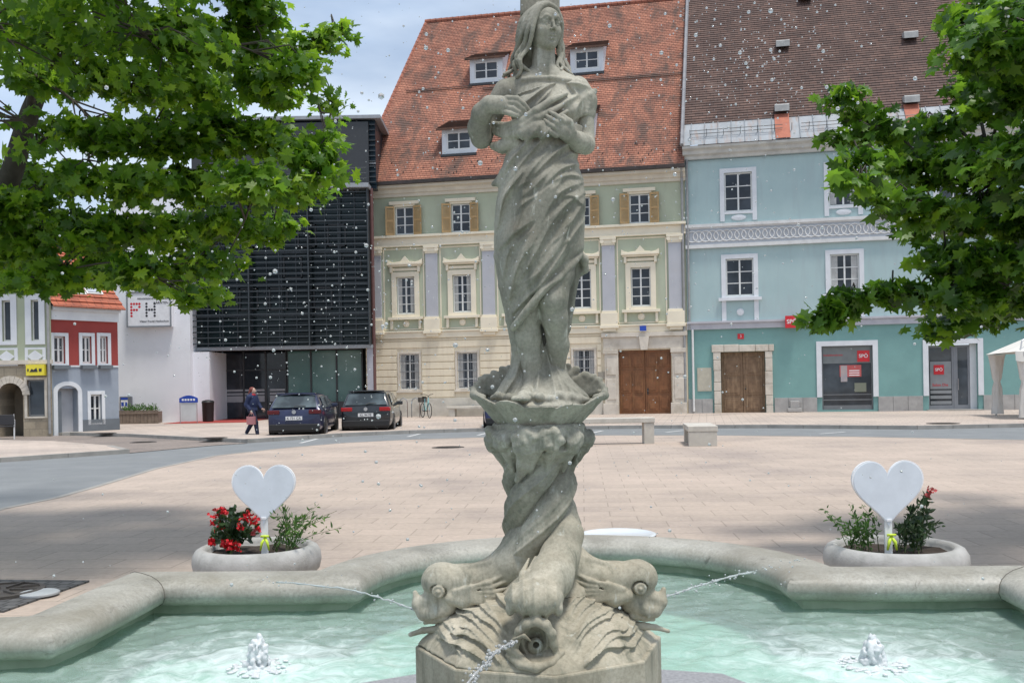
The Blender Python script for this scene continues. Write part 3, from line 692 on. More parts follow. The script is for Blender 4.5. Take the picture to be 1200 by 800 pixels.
# windows
def surround(root, a, b, c, d, w=.16, p=.06, m='cream_trim', name='window_surround', sill=.0):
    q = MB(); q.box(a - w, a, -p, 0, c - w * .6, d + w); q.box(b, b + w, -p, 0, c - w * .6, d + w); q.box(a, b, -p, 0, d, d + w); q.box(a, b, -p, 0, c - w * .6, c)
    if sill: q.box(a - w - .06, b + w + .06, -p - sill, 0, c - w * .6 - .1, c - w * .6)
    return q.build(name, MATS[m], root, bevel=.008)
for i, x in enumerate(wx_top):
    a, b, c, d = x - hw, x + hw, zt0, zt1
    surround(cream, a, b, c, d, .10, .05); hd = MB(); hd.box(a - .28, b + .28, -.12, 0, d + .102, d + .26); hd.build('window_head', MATS['cream_trim'], cream)
    window(cream, a, b, c, d)
    for sx_ in (-1, 1):
        sh = MB(); x0 = a - .02 if sx_ < 0 else b + .02; w = .44
        Mr = Matrix.Translation((x0, -.075, 0)) @ Matrix.Rotation(-sx_ * R(22 if sx_ < 0 else 14), 4, 'Z')
        xa, xb = (-w, 0) if sx_ < 0 else (0, w)
        for e0, e1 in ((xa, xa + .06), (xb - .06, xb)): sh.box(e0, e1, -.04, 0, c - .02, d + .02, Mr)
        for z0, z1 in ((c - .02, c + .08), (d - .08, d + .02), ((c + d) / 2 - .04, (c + d) / 2 + .04)): sh.box(xa + .06, xb - .06, -.04, 0, z0, z1, Mr)
        for k in range(22):
            z0 = c + .09 + k * (d - c - .2) / 22; sh.box(xa + .06, xb - .06, -.03, -.012, z0, z0 + .035, Mr)
        sh.build('shutter', MATS['shutter_wood'], cream)
    # panelled field round each middle window
    a, b, c, d = x - hwm, x + hwm, zm0, zm1
    surround(cream, a, b, c, d, .24, .09)
    window(cream, a, b, c, d, cols=2, rows=4, gm='window_glass', curtain=(i in (0, 1, 2)))
    hd = MB(); zt = d + .30
    hd.box(a - .42, b + .42, -.26, 0, zt + .28, zt + .38); hd.box(a - .36, b + .36, -.18, 0, zt + .2, zt + .28); hd.box(a - .26, b + .26, -.07, 0, zt + .0, zt + .14)
    for sx_ in (a - .3, b + .18): hd.box(sx_, sx_ + .12, -.16, 0, zt - .08, zt + .2)
    # crest on the window head
    cr_ = [(a - .42, zt + .38), (a - .42, zt + .56), (a - .26, zt + .46), (a - .1, zt + .42), (x - .22, zt + .46), (x - .1, zt + .6), (x, zt + .72), (x + .1, zt + .6), (x + .22, zt + .46), (b + .1, zt + .42), (b + .26, zt + .46), (b + .42, zt + .56), (b + .42, zt + .38)]
    hd.prism(cr_, 'y', -.14, -.0); hd.build('window_head', MATS['cream_trim'], cream, bevel=.008)
    sl = MB(); zs = c - .145; sl.box(a - .42, b + .42, -.22, 0, zs - .13, zs)
    for sx_ in (a - .32, b + .2): sl.box(sx_, sx_ + .12, -.14, 0, zs - .5, zs - .13); sl.lathe([(.001, -.05), (.07, -.05), (.07, .05), (.001, .05)], 10, M=Matrix.Translation((sx_ + .06, -.1, zs - .52)) @ Matrix.Rotation(R(90), 4, 'X'))
    sl.lathe([(.17, 0), (.15, .05), (.06, .08), (.001, .09)], 12, M=Matrix.Translation((x, 0, zs - .33)) @ Matrix.Rotation(R(90), 4, 'X'))
    sl.build('window_sill', MATS['cream_trim'], cream, bevel=.006)
for i, h in enumerate(gh_[:-1]):
    surround(cream, *h, .10, .05, m='pier_stone', sill=.05); window(cream, *h, cols=2, rows=4, curtain=True, fw=.05)
    gr = MB()
    for k in range(1, 6): gr.tube([(h[0] + (h[1] - h[0]) * k / 6, -.02, h[2] + .02), (h[0] + (h[1] - h[0]) * k / 6, -.02, h[3] - .02)], .011, 5)
    for z in (h[2] + .35, (h[2] + h[3]) / 2, h[3] - .35): gr.box(h[0], h[1], -.03, -.012, z - .012, z + .012)
    gr.build('window_grille', MATS['grey_frame'], cream)
# panel frames in the green field
pf_ = MB()
for i in range(5):
    a, b = px_c[i] + .42, px_c[i + 1] - .42
    for z in (z_belt0 - .12, z_cor1 + .08): pf_.box(a, b, -.025, 0, z - .03, z + .03)
    for x in (a, b): pf_.box(x - .03, x + .03, -.024, 0, z_cor1 + .11, z_belt0 - .15)
pf_.build('panel_moulding', MATS['cream_trim'], cream)
# gateway
gw = MB()
for a, b in ((doorL - .68, doorL), (doorR, doorR + .68)):
    gw.box(a + .05, b - .0, -.16, .0, .62, dz - .15); gw.box(a - .04, b + .0, -.24, 0, -.05, .62); gw.box(a - .02, b + .0, -.22, 0, dz - .15, dz + .05)
    gw.box(a + .14, b - .1, -.19, -.16, .8, 1.75); gw.box(a + .14, b - .1, -.19, -.16, 1.95, dz - .35)
gw.box(doorL - .68, doorR + .68, -.12, 0, dz + .052, z_cor0 - .22); gw.box(doorL - .76, doorR + .76, -.22, 0, z_cor0 - .22, z_cor0 - .02)
xm = (doorL + doorR) / 2; gw.prism([(xm - .16, dz), (xm + .16, dz), (xm + .24, dz + .62), (xm - .24, dz + .62)], 'y', -.26, -.125)
gw.build('gateway_surround', MATS['pier_stone'], cream, bevel=.015)
gate = MB(); y = .16
for a, b in ((doorL + .01, xm - .012), (xm + .012, doorR - .01)):
    gate.box(a, b, y, y + .06, .06, dz - .01); n_ = 2
    w = b - a
    for z0, z1 in ((.25, .95), (1.1, 2.15), (2.3, dz - .15)):
        for k in range(2):
            x0 = a + .08 + k * (w - .08) / 2; x1 = x0 + (w - .08) / 2 - .08
            gate.box(x0, x1, y - .035, y, z0, z1); gate.box(x0 + .08, x1 - .08, y - .06, y - .035, z0 + .1, z1 - .1)
gate.box(doorL, doorR, y + .061, y + .08, 0, dz)
go = gate.build('wooden_gate', MATS['door_oak'], cream, bevel=.01)
hn = MB(); hn.ball((xm + .12, y - .1, 1.15), .04); hn.box(xm + .09, xm + .15, y - .07, y - .058, 1.0, 1.3); hn.build('gate_handle', MATS['dark_metal'], go)
ns = MB(); nx, nz_ = S(754, 385); ns.box(nx - .15, nx + .15, -.3, -.265, nz_ - .12, nz_ + .12); ns.build('number_plate', MATS['sign_blue'], cream)
pq = MB(); nx, nz_ = S(706, 440); pq.box(nx - .2, nx + .2, -.075, -.045, nz_ - .17, nz_ + .17); pq.build('wall_plaque', mat('brass_plaque', (.34, .31, .25), (.25, .23, .2), 5, .4, .1, 20), cream)
# roof with dormers
dz_r, dpt = 1.19, 9.4
def rp(s_, d): return (s_, -.62 + d, z_eave + .12 + dz_r * d)
rf = MB(); tiled_roof(rf, rp(-.35, 0), rp(W_ + .02, 0), rp(.85, dpt), rp(W_ + .02, dpt)); rf.quad(rp(-.35, 0), rp(.85, dpt), (.0, 2 * dpt, z_eave + .1)); rf.quad((-.1, 0, z_eave), (W_, 0, z_eave), (W_, 2 * dpt, z_eave), (0, 2 * dpt, z_eave)); rf.quad(rp(.85, dpt), rp(W_, dpt), (W_, 2 * dpt, z_eave + .1), (0, 2 * dpt, z_eave + .1))
rfo = rf.build('roof', MATS['roof_orange'], cream)
rd = MB(); a, b = Vector(rp(.8, dpt)), Vector(rp(W_, dpt)); n_ = 44
for i in range(n_): p_, q_ = a.lerp(b, i / n_), a.lerp(b, (i + .96) / n_); rd.tube([p_ + Vector((0, 0, .02)), q_ + Vector((0, 0, .02))], [.14, .16], 8)
a, b = Vector(rp(-.35, 0)), Vector(rp(.85, dpt)); n_ = 34
for i in range(n_): p_, q_ = a.lerp(b, i / n_), a.lerp(b, (i + .96) / n_); rd.tube([p_, q_], [.10, .085], 6)
rd.build('ridge_tiles', MATS['ridge_tile'], rfo)
sd = MB(); a, b = Vector(rp(.2, 5.0)), Vector(rp(W_, 5.0)); nn = Vector((0, -dz_r, 1)).normalized()
for k in range(70):
    x = rnd.uniform(0, W_); d = rnd.uniform(.3, 1.2) ; c = Vector(rp(x, d)); sd.box(c.x - .02, c.x + .02, c.y - .05, c.y - .02, c.z, c.z + .08)
sd.build('snow_hooks', MATS['gutter'], rfo)
sb_ = MB(); M_ = Matrix.Identity(4)
for s0, s1, d in ((5.2, W_ - .1, 4.7), (1.0, 4.6, 4.9)):
    for h_ in (.05, .14): sb_.tube([Vector(rp(s0, d)) + nn * h_, Vector(rp(s1, d)) + nn * h_], .018, 5)
sb_.build('snow_guard', MATS['gutter'], rfo)
def roof_hit(F_, x, y, eave_z, slope, y0):
    rx, rz = ray(x, y); lo_, hi_ = 20., 120.
    for _ in range(60):
        D = (lo_ + hi_) / 2; P = Vector((rx * D, D)) - F_.A; dep = P.dot(F_.n); z = EYE + rz * D
        if z > eave_z + slope * (dep - y0): lo_ = D
        else: hi_ = D
    P = Vector((rx * D, D)) - F_.A
    return P.dot(F_.u), P.dot(F_.n), EYE + rz * D
def dormer(x, y, w, h, pitch=.42):
    s_, dep, z = roof_hit(FC, x, y, z_eave + .12, dz_r, -.62)
    a, b = s_ - w / 2, s_ + w / 2; y0 = dep; back = (h) / (dz_r - pitch)
    d = MB()
    d.box(a, a + .24, y0 - .02, y0 + .1, z, z + h); d.box(b - .24, b, y0 - .02, y0 + .1, z, z + h); d.box(a + .24, b - .24, y0 - .02, y0 + .1, z + h - .2, z + h); d.box(a + .24, b - .24, y0 - .02, y0 + .1, z, z + .22)
    for x_ in (a, b):
        d.add([(x_ - .03, y0 + .1, z), (x_ - .03, y0 + .1, z + h), (x_ - .03, y0 + .1 + back, z + h + back * pitch), (x_ + .03, y0 + .1, z), (x_ + .03, y0 + .1, z + h), (x_ + .03, y0 + .1 + back, z + h + back * pitch)], [(0, 1, 2), (5, 4, 3), (0, 3, 4, 1), (1, 4, 5, 2), (2, 5, 3, 0)])
    o = d.build('dormer', MATS['white_trim'], cream)
    window(o, a + .24, b - .24, z + .22, z + h - .2, y=y0 + .02, rows=2, name='dormer_window')
    r_ = MB(); e = .22; tiled_roof(r_, (a - e, y0 - .3, z + h - .06), (b + e, y0 - .3, z + h - .06), (a - e + .1, y0 + back + .15, z + h + (back + .2) * pitch + .05), (b + e - .1, y0 + back + .15, z + h + (back + .2) * pitch + .05), .16, .03)
    r_.box(a - e, b + e, y0 - .32, y0 - .26, z + h - .13, z + h - .04)
    r_.build('dormer_roof', MATS['tile_moss'], o)
    f = MB(); f.box(a - .05, b + .05, y0 - .14, y0 - .02, z - .1, z + .02); f.build('flashing', MATS['dark_metal'], o)
dormer(570, 98, 1.75, 1.35); dormer(688, 86, 1.7, 1.35); dormer(538, 181, 1.7, 1.3); dormer(676, 165, 1.7, 1.3)
dp = MB(); dp.tube([(W_ - .12, -.16, z_eave - .1), (W_ - .12, -.16, .15)], .055, 8); dp.tube([(W_ - .12, -.6, z_eave + .1), (W_ - .12, -.16, z_eave - .3)], .055, 8); dp.build('downpipe', mat('pipe_grey', (.33, .33, .33), (.25, .25, .25), 4, .5, .1, 20), cream)
side = MB(); side.quad((0, 0, -.1), (0, 19, -.1), (0, 19, z_eave), (0, 0, z_eave)); side.quad((W_, 0, -.1), (W_, 19, -.1), (W_, 19, z_eave + .1), (W_, 9, z_eave + 11), (W_, 0, z_eave)); side.build('side_wall', MATS['green_plaster'], cream)

# ============================== turquoise house
FT = Facade(B_, C_); T = FT.sz; LT = 26
turq = thing('town_house', 'turquoise town house with dark brown roof, scrolled white frieze and small wooden gate', 'house', (*B_, 0), FT.ang)
cols_ = [T(865, 225)[0], T(988, 218)[0]]; cols_ += [cols_[1] + (cols_[1] - cols_[0]) * k for k in (1, 2, 3)]
y1, y0 = T(866, 202)[1], T(866, 248)[1]; m1, m0 = T(866, 303)[1], T(866, 347)[1]
ze = T(830, 186)[1]; fz0, fz1 = T(830, 291)[1], T(830, 263)[1]; c0, c1 = T(830, 386)[1], T(830, 379)[1]; pz = T(930, 465)[1]
hws = .62
g0, g1, gz = T(845, 450)[0], T(897, 450)[0], T(870, 412)[1]
s0_, s1_, sz1, sz0 = T(963, 440)[0], T(1023, 440)[0], T(990, 405)[1], T(990, 480)[1]
e0_, e1_, ez1 = T(1088, 440)[0], T(1146, 440)[0], T(1110, 403)[1]
hu = [(x - hws, x + hws, y0, y1) for x in cols_] + [(x - hws, x + hws, m0, m1) for x in cols_]
hl = [(g0, g1, 0, gz), (s0_, s1_, sz0, sz1), (e0_, e1_, .12, ez1)]
u_ = MB(); wall(u_, .02, LT, c1, ze, hu); u_.build('upper_wall', MATS['blue_plaster'], turq)
l_ = MB(); wall(l_, .02, LT, -.1, c1, hl, rev=.45); l_.build('ground_floor_wall', MATS['teal_plaster'], turq)
bt = MB(); bt.box(.0, LT, -.07, 0, fz0 + .16, fz1 - .16); bt.build('frieze_ground', MATS['frieze_ground'], turq)
fr = MB(); fr.box(0, LT, -.16, 0, fz1 - .14, fz1); fr.box(0, LT, -.1, 0, fz1 - .2, fz1 - .14); fr.box(0, LT, -.15, 0, fz0, fz0 + .16); zc = (fz0 + fz1) / 2; am = (fz1 - fz0 - .36) / 2 - .04
n_ = int(LT / .62)
for i in range(n_ * 2):
    x = .3 + i * .31
    fr.tube([(x + .26 * math.cos(a), -.085, zc + am * .75 * math.sin(a)) for a in [2 * math.pi * k / 12 for k in range(13)]], .028, 5, False)
fr.build('scrolled_frieze', MATS['frieze_white'], turq)
cn = MB(); cn.box(0, LT, -.12, 0, c0, c1); cn.box(0, LT, -.2, 0, c1, c1 + .09); cn.build('string_course', mat('course_grey', (.5, .5, .53), (.42, .42, .46), 3, .8, .1, 50), turq)
ev = MB(); ev.prism([(0, ze - .02), (-.1, ze - .02), (-.14, ze + .12), (-.3, ze + .18), (-.34, ze + .32), (-.55, ze + .4), (-.58, ze + .5), (0, ze + .5)], 'x', -.05, LT)
ev.build('eaves_cornice', mat('eaves_pale', (.60, .60, .56), (.48, .48, .46), 2, .8, .1, 50, stain=(.4, .4, .38)), turq)
for i, x in enumerate(cols_):
    for j, (a, b, c, d) in enumerate(((x - hws, x + hws, y0, y1), (x - hws, x + hws, m0, m1))):
        sr = MB(); w = .2
        lowz = c - .42 if j == 0 else c - 1.25
        sr.box(a - w, a, -.05, 0, lowz, d + w); sr.box(b, b + w, -.05, 0, lowz, d + w); sr.box(a, b, -.05, 0, d, d + w)
        if j: sr.box(a - w - .14, b + w + .14, -.16, -.0 - .05, c - .2, c - .06); sr.box(a, b, -.048, 0, c - .1, c)
        else:
            sr.box(a, b, -.05, 0, c - .1, c); sr.lathe([(.34, 0), (.3, .05), (.001, .07)], 16, sx=1, sy=.4, M=Matrix.Translation((x, 0, c - .27)) @ Matrix.Rotation(R(90), 4, 'X'))
        if j: sr.lathe([(.17, 0), (.15, .05), (.001, .07)], 14, M=Matrix.Translation((x, 0, c - .72)) @ Matrix.Rotation(R(90), 4, 'X'))
        sr.build('window_surround', MATS['white_trim'], turq)
        window(turq, a, b, c, d, rows=3, gm='window_glass', curtain=(i == 1))
edges = [(0, g0 - .38), (g1 + .38, s0_ - .2), (s1_ + .2, e0_ - .2), (e1_ + .2, LT)]
for a, b in edges:
    x = a; pl_ = MB()
    while x < b - .05:
        x2 = min(x + .62, b); pl_.box(x + .006, x2 - .006, -.05, 0, -.05, pz - .03); x = x2
    pl_.build('stone_plinth', MATS['plinth_stone'], turq, bevel=.006)
# rustic stone gate frame
gf_ = MB(); rnd = random.Random(5)
for a, b in ((g0 - .32, g0), (g1, g1 + .32)):
    z = .0
    while z < gz - .02:
        z2 = min(z + rnd.uniform(.4, .6), gz); gf_.box(a + rnd.uniform(-.015, .015), b + rnd.uniform(-.01, .01) * 0, -.12, .0, z + .006, z2 - .006); z = z2
x = g0 - .4
while x < g1 + .38: x2 = min(x + rnd.uniform(.5, .75), g1 + .4); gf_.box(x + .006, x2 - .006, -.14, 0, gz + .004, gz + .32 + rnd.uniform(-.02, .02)); x = x2
gf_.build('stone_door_frame', MATS['pier_stone'], turq, bevel=.02)
gx = (g0 + g1) / 2; gd = MB(); y = .2
for a, b in ((g0 + .01, gx - .01), (gx + .01, g1 - .01)):
    gd.box(a, b, y, y + .05, .05, gz - .01)
    for z0, z1 in ((.2, .8), (.92, 1.7), (1.82, gz - .25)): gd.box(a + .12, b - .12, y - .03, y, z0, z1); gd.box(a + .22, b - .22, y - .05, y - .03, z0 + .1, z1 - .1)
gd.box(g0, g1, y + .051, y + .07, 0, gz)
gdo = gd.build('wooden_gate', MATS['door_worn'], turq, bevel=.01); kn = MB(); kn.ball((gx + .1, y - .06, 1.2), .04); kn.build('gate_handle', MATS['dark_metal'], gdo)
pqm = MB(); a, zt_ = T(817, 431); b, zb_ = T(834, 458); pqm.box(a, b, -.03, 0, zb_, zt_); pqm.build('wall_plaque', mat('plaque_stone', (.5, .47, .38), None, 4), turq)
def text(body, size, m, parent, loc, name='lettering', align='CENTER', ext=.004, bold=0.0, rot=(R(90), 0, 0)):
    c = bpy.data.curves.new(name, 'FONT'); c.body = body; c.size = size; c.align_x = align; c.align_y = 'CENTER'; c.extrude = ext; c.offset = bold
    o = bpy.data.objects.new('tmp', c); C.objects.link(o); bpy.context.view_layer.update()
    me = bpy.data.meshes.new_from_object(o.evaluated_get(bpy.context.evaluated_depsgraph_get())); bpy.data.objects.remove(o); bpy.data.curves.remove(c)
    me.materials.clear(); o = link_mesh(name, me, MATS[m], parent); o.location = loc; o.rotation_euler = rot; return o
nx, nz_ = T(868, 394); q = MB(); q.box(nx - .14, nx + .14, -.03, 0, nz_ - .12, nz_ + .12); qo = q.build('number_plate', MATS['party_red'], turq); text('3', .17, 'pure_white', qo, (nx, -.034, nz_))
# shop window and entrance
def white_frame(a, b, c, d, w=.22):
    q = MB(); q.box(a - w, a, -.06, 0, c, d + w); q.box(b, b + w, -.06, 0, c, d + w); q.box(a, b, -.06, 0, d, d + w); q.build('opening_frame', MATS['white_trim'], turq)
white_frame(s0_, s1_, pz - .03, sz1); white_frame(e0_, e1_, pz - .03, ez1)
sw = MB(); y = .12
sw.box(s0_, s0_ + .06, y - .03, y + .05, sz0, sz1); sw.box(s1_ - .06, s1_, y - .03, y + .05, sz0, sz1); sw.box(s0_ + .06, s1_ - .06, y - .03, y + .05, sz1 - .07, sz1); sw.box(s0_ + .06, s1_ - .06, y - .05, y + .05, sz0, sz0 + .2)
sw.box(s0_ + .06, s1_ - .06, y - .02, y + .04, sz0 + .42, sz0 + .47); sw.box(s0_ + .06, s1_ - .06, y - .02, y + .04, sz0 + .66, sz0 + .7)
swo = sw.build('shop_window', MATS['grey_frame'], turq); gl_ = MB(); gl_.box(s0_ + .05, s1_ - .05, y + .01, y + .02, sz0 + .1, sz1 - .05); gl_.build('pane', MATS['shop_glass'], swo)
hb_ = MB(); hb_.box(s0_ + .07, s1_ - .07, y - .004, y + .009, sz1 - .78, sz1 - .07); hb_.build('window_banner', mat('banner_grey', (.20, .22, .22), None, 3, .5), swo)
def party_sign(parent, x, z, w, h, yy, thick=.02, size=None, lab=None):
    q = MB(); q.box(x - w / 2, x + w / 2, yy - thick, yy, z - h / 2, z + h / 2); o = q.build('party_sign', MATS['party_red'], parent)
    text('SPÖ', size or w * .42, 'pure_white', o, (x, yy - thick - .003, z), bold=.003); return o
a, z = T(1012, 417); party_sign(swo, a, z, .52, .5, y - .006)
a, z = T(998, 436); q = MB(); q.box(a - .5, a + .42, y - .02, y - .006, z - .2, z + .32); po = q.build('window_poster', mat('poster_red', (.55, .12, .11), (.42, .08, .08), 1.5, .5), swo)
q = MB(); q.box(a - .46, a - .18, y - .026, y - .021, z - .42, z + .3); q.build('poster_portrait', mat('poster_skin', (.45, .36, .33), (.3, .3, .34), 4, .5), po)
q = MB()
for k in range(3): q.box(a - .1, a + .34, y - .026, y - .021, z + .05 - k * .1, z + .09 - k * .1)
q.build('poster_lines', MATS['pure_white'], po)
a, z = T(975, 416); text('Sozialdemokratie', .12, 'party_red', swo, (a + .05, y - .008, z))
q = MB(); a, z = T(1010, 455); q.box(a - .3, a + .2, y - .015, y - .005, z - .15, z + .25); q.build('window_poster', mat('poster_olive', (.16, .19, .13), (.2, .2, .16), 3, .5), swo)
# entrance door: leaf with posters at left, glass leaf at right
y = .3; xm_ = e0_ + (e1_ - e0_) * .56
dr = MB(); zb = .14
for a, b in ((e0_, xm_ - .04), (xm_ + .04, e1_ - .28)):
    dr.box(a, a + .08, y - .03, y + .04, zb, ez1 - .04); dr.box(b - .08, b, y - .03, y + .04, zb, ez1 - .04); dr.box(a + .08, b - .08, y - .03, y + .04, ez1 - .14, ez1 - .04); dr.box(a + .08, b - .08, y - .03, y + .04, zb, zb + .2)
dr.box(xm_ - .04, xm_ + .04, y - .05, y + .05, zb, ez1 - .04)
dro = dr.build('entrance_door', mat('door_grey', (.24, .25, .27), (.2, .21, .23), 3, .4), turq)
q = MB(); q.box(e0_ + .05, xm_ - .08, y + .0, y + .02, zb, ez1 - .08); q.box(xm_ + .08, e1_ - .3, y + .0, y + .02, zb, ez1 - .08); q.build('pane', MATS['shop_glass'], dro)
q = MB(); q.box(e1_ - .27, e1_, y - .05, y + .06, zb, ez1); q.build('door_reveal', MATS['white_trim'], turq)
q = MB(); q.box(e0_ + .12, xm_ - .14, y - .012, y - .002, 1.05, ez1 - .75)
for z0 in (.85, .62, .38): q.box(e0_ + .12, xm_ - .14, y - .012, y - .002, z0, z0 + .14)
q.build('door_poster', mat('poster_grey', (.28, .29, .3), None, 3, .5), dro)
a, z = T(1101.5, 433); party_sign(dro, a, z, .42, .42, y - .014)
text('Salon Die', .17, 'party_red', dro, (a + .05, y - .016, T(1101, 451)[1]))
q = MB(); q.tube([(xm_ + .13, y - .09, 1.0), (xm_ + .13, y - .09, 1.5)], .016, 6); q.build('door_handle', MATS['zinc'], dro)
st = MB(); st.box(e0_ - .1, e1_ + .15, -.28, .44, .1, .155); st.build('doorstep', MATS['kerb_stone'], turq, bevel=.01)
# roof
sl_t = 1.12
def rt(s_, d): return (s_, -.62 + d, ze + .52 + sl_t * d)
zn = 1.1
rz = MB(); rz.quad(rt(-.1, 0), rt(LT, 0), rt(LT, zn), rt(-.1, zn)); x = .35
while x < LT: a, b = Vector(rt(x, 0)), Vector(rt(x, zn)); nn2 = Vector((0, -sl_t, 1)).normalized(); rz.tube([a + nn2 * .02, b + nn2 * .02], .022, 5); x += .6
rz.build('zinc_eaves_band', MATS['zinc'], turq)
rr_ = MB(); tiled_roof(rr_, rt(-.0, zn), rt(LT, zn), rt(.0, 11.5), rt(LT, 11.5), .2, .03); rr_.quad(rt(0, 11.5), rt(LT, 11.5), (LT, 23, ze), (0, 23, ze)); rto = rr_.build('roof', MATS['roof_brown'], turq)
vg = MB(); tiled_roof(vg, rt(-.12, 0), rt(.0, 0), rt(-.12, 11.5), rt(.0, 11.5), .3, .03); vg.tube([Vector(rt(-.06, 0)) + nn2 * .06, Vector(rt(-.06, 11.5)) + nn2 * .06], .09, 6); vg.build('verge_flashing', mat('lead', (.27, .27, .28), (.19, .19, .2), 3, .5, .1, 20), rto)
sg = MB()
for h_ in (.12, .3):
    sg.tube([Vector(rt(.3, .45)) + nn2 * h_, Vector(rt(4.4, .45)) + nn2 * h_], .016, 5); sg.tube([Vector(rt(5.2, .45)) + nn2 * h_, Vector(rt(LT, .45)) + nn2 * h_], .016, 5)
for k in range(34): sg.tube([Vector(rt(.3 + k * .75, .45)), Vector(rt(.3 + k * .75, .45)) + nn2 * .36], .014, 4)
sg.build('snow_guard', MATS['dark_metal'], turq)
for x, yv in ((917, 56), (1066, 46), (916, 131), (1067, 121), (943, 1)):
    s_, dep, z = roof_hit(FT, x, yv, ze + .52, sl_t, -.62)
    if (x, yv) in ((916, 131), (1067, 121)):
        q = MB(); a = Vector(rt(s_ - .3, 0)); q.add([Vector(rt(s_ - .34, .02)) + nn2 * .05, Vector(rt(s_ + .3, .02)) + nn2 * .05, Vector(rt(s_ + .3, 1.25)) + nn2 * .05, Vector(rt(s_ - .34, 1.25)) + nn2 * .05], [(0, 1, 2, 3)]); q.build('tile_patch', MATS['tile_red'], turq)
    v_ = MB(); v_.prism([(dep - .45, z - .08), (dep - .45, z + .2), (dep - .35, z + .26), (dep + .25, z + .34), (dep + .1, z + .1)], 'x', s_ - .32, s_ + .32); v_.build('roof_vent', mat('vent_metal', (.45, .45, .43), (.3, .3, .29), 4, .5, .1, 20), rto)
dp = MB(); dp.tube([(.12, -.12, ze), (.12, -.12, c0)], .05, 8); dp.build('downpipe', MATS['pipe_grey'], turq); dp = MB(); dp.tube([(.25, -.12, c0), (.25, -.12, .2)], .05, 8); dp.build('downpipe', MATS['white_frame'], turq)
ss = MB(); ss.tube([(.1, -.08, ze - .06), (1.3, -.1, ze - .08), (LT, -.1, ze - .08)], .012, 4); ss.build('wall_cable', MATS['dark_metal'], turq)
# projecting party sign over the ground floor
a, z = T(927.5, 377.5); q = MB(); q.box(a - .29, a + .29, -.42, -.24, z - .27, z + .27); q.box(a - .03, a + .03, -.24, 0, z - .03, z + .03); q.v = [v for v in q.v]
ps_ = q.build('wall_sign', MATS['party_red'], None); ps_.location = turq.location; ps_.rotation_euler = turq.rotation_euler; tag(ps_, 'small red square sign with white letters projecting from the turquoise facade', 'sign')
text('SPÖ', .26, 'pure_white', ps_, (a, -.425, z), bold=.003)
bx_ = MB(); a, z = T(931, 470); bx_.box(a - .32, a + .3, -.32, -.08, .12, .3); bx_.box(a - .2, a + .2, -.26, -.08, .3, .62); bo_ = bx_.build('stone_trough', MATS['plinth_stone'], None, bevel=.03); bo_.location = turq.location; bo_.rotation_euler = turq.rotation_euler; tag(bo_, 'small worn stone block fountain against the plinth of the turquoise house', 'stone block')
# ============================== dark glass office
glassy('curtain_wall', (.006, .011, .013), (.018, .032, .034), .1, .25)
glassy('lobby_glass', (.07, .16, .14), (.2, .32, .29), .08, .3)
flat('louvre_metal', (.045, .055, .062), .5, .2); flat('parapet_blue', (.008, .022, .035), .3, .0); mat('white_render', (.80, .81, .84), (.74, .75, .79), .6, .85, .08, 60, stain=(.7, .71, .74), sscale=.8)
GD = 47.4
gX = lambda x, y=300, D=GD: PD(x, y, D).x
gZ = lambda y, x=330, D=GD: PD(x, y, D).z
x0, x1 = gX(224), gX(433, 300); zt = gZ(136, 415); zl = gZ(221, 400); z1 = gZ(406, 330)
office = thing('glass_office', 'dark glass office building with horizontal louvres and recessed lobby, left of the green house', 'office building', (x0, GD, 0)); W = x1 - x0
b = MB(); b.box(0, W, .3, 14, z1, zt - .2); b.box(0, W, 3.0, 14, -.05, z1); b.build('building_core', MATS['dark_metal'], office)
b = MB()
nx = 12
for i in range(nx):
    for j in range(5):
        za, zb = z1 + .05 + (zl - z1) * j / 5, z1 + (zl - z1) * (j + 1) / 5 - .05; b.box(W * i / nx + .03, W * (i + 1) / nx - .03, .18, .26, za, zb)
b.build('glass_wall', MATS['curtain_wall'], office); MATS['curtain_wall'].node_tree.nodes['Principled BSDF'].inputs['Specular IOR Level'].default_value = .25
b = MB()
for i in range(nx + 1): b.box(W * i / nx - .03, W * i / nx + .03, .12, .2, z1, zl)
for j in range(6): b.box(0, W, .1, .2, z1 + (zl - z1) * j / 5 - .05, z1 + (zl - z1) * j / 5 + .05)
b.build('mullions', MATS['louvre_metal'], office)
b = MB(); k = 0; z = z1 + .15
while z < zl - .1:
    b.box(-.0, W, -.42, -.36, z, z + .05); z += .27
for i in range(0, nx + 1, 2): b.box(W * i / nx - .025, W * i / nx + .025, -.5, .1, z1, zl - .02) if i % 4 == 0 else b.box(W * i / nx - .02, W * i / nx + .02, -.36, -.32, z1, zl - .02)
b.build('louvres', MATS['louvre_metal'], office)
for i, j in ((4, 3), (7, 3), (9, 3), (3, 1), (5, 1), (8, 1), (10, 2), (6, 2)):
    a, c = W * i / nx + .1, z1 + (zl - z1) * j / 5 + .25; b = MB()
    for q in ((a, a + .9, c, c + .07), (a, a + .9, c + 1.0, c + 1.07), (a, a + .07, c, c + 1.07), (a + .83, a + .9, c, c + 1.07)): b.box(q[0], q[1], .1, .17, q[2], q[3])
    b.build('opening_sash', MATS['dark_metal'], office)
b = MB(); b.box(-.2, W + .1, -.7, .3, zl - .08, zl + .12); b.build('ledge', flat('ledge_grey', (.30, .32, .34), .5), office); b = MB(); b.box(-.1, W + .1, -.1, .4, z1 - .14, z1 + .02); b.build('soffit_edge', MATS['ledge_grey'], office)
b = MB()
for j in range(3): b.box(.0, W + .3, .6, .7, zl + .3 + j * 1.05, zl + .3 + j * 1.05 + .95)
b.box(0, W + .3, .7, 13, zl + .1, zt - .02); b.build('upper_storey', MATS['parapet_blue'], office); MATS['parapet_blue'].node_tree.nodes['Principled BSDF'].inputs['Specular IOR Level'].default_value = .2
b = MB()
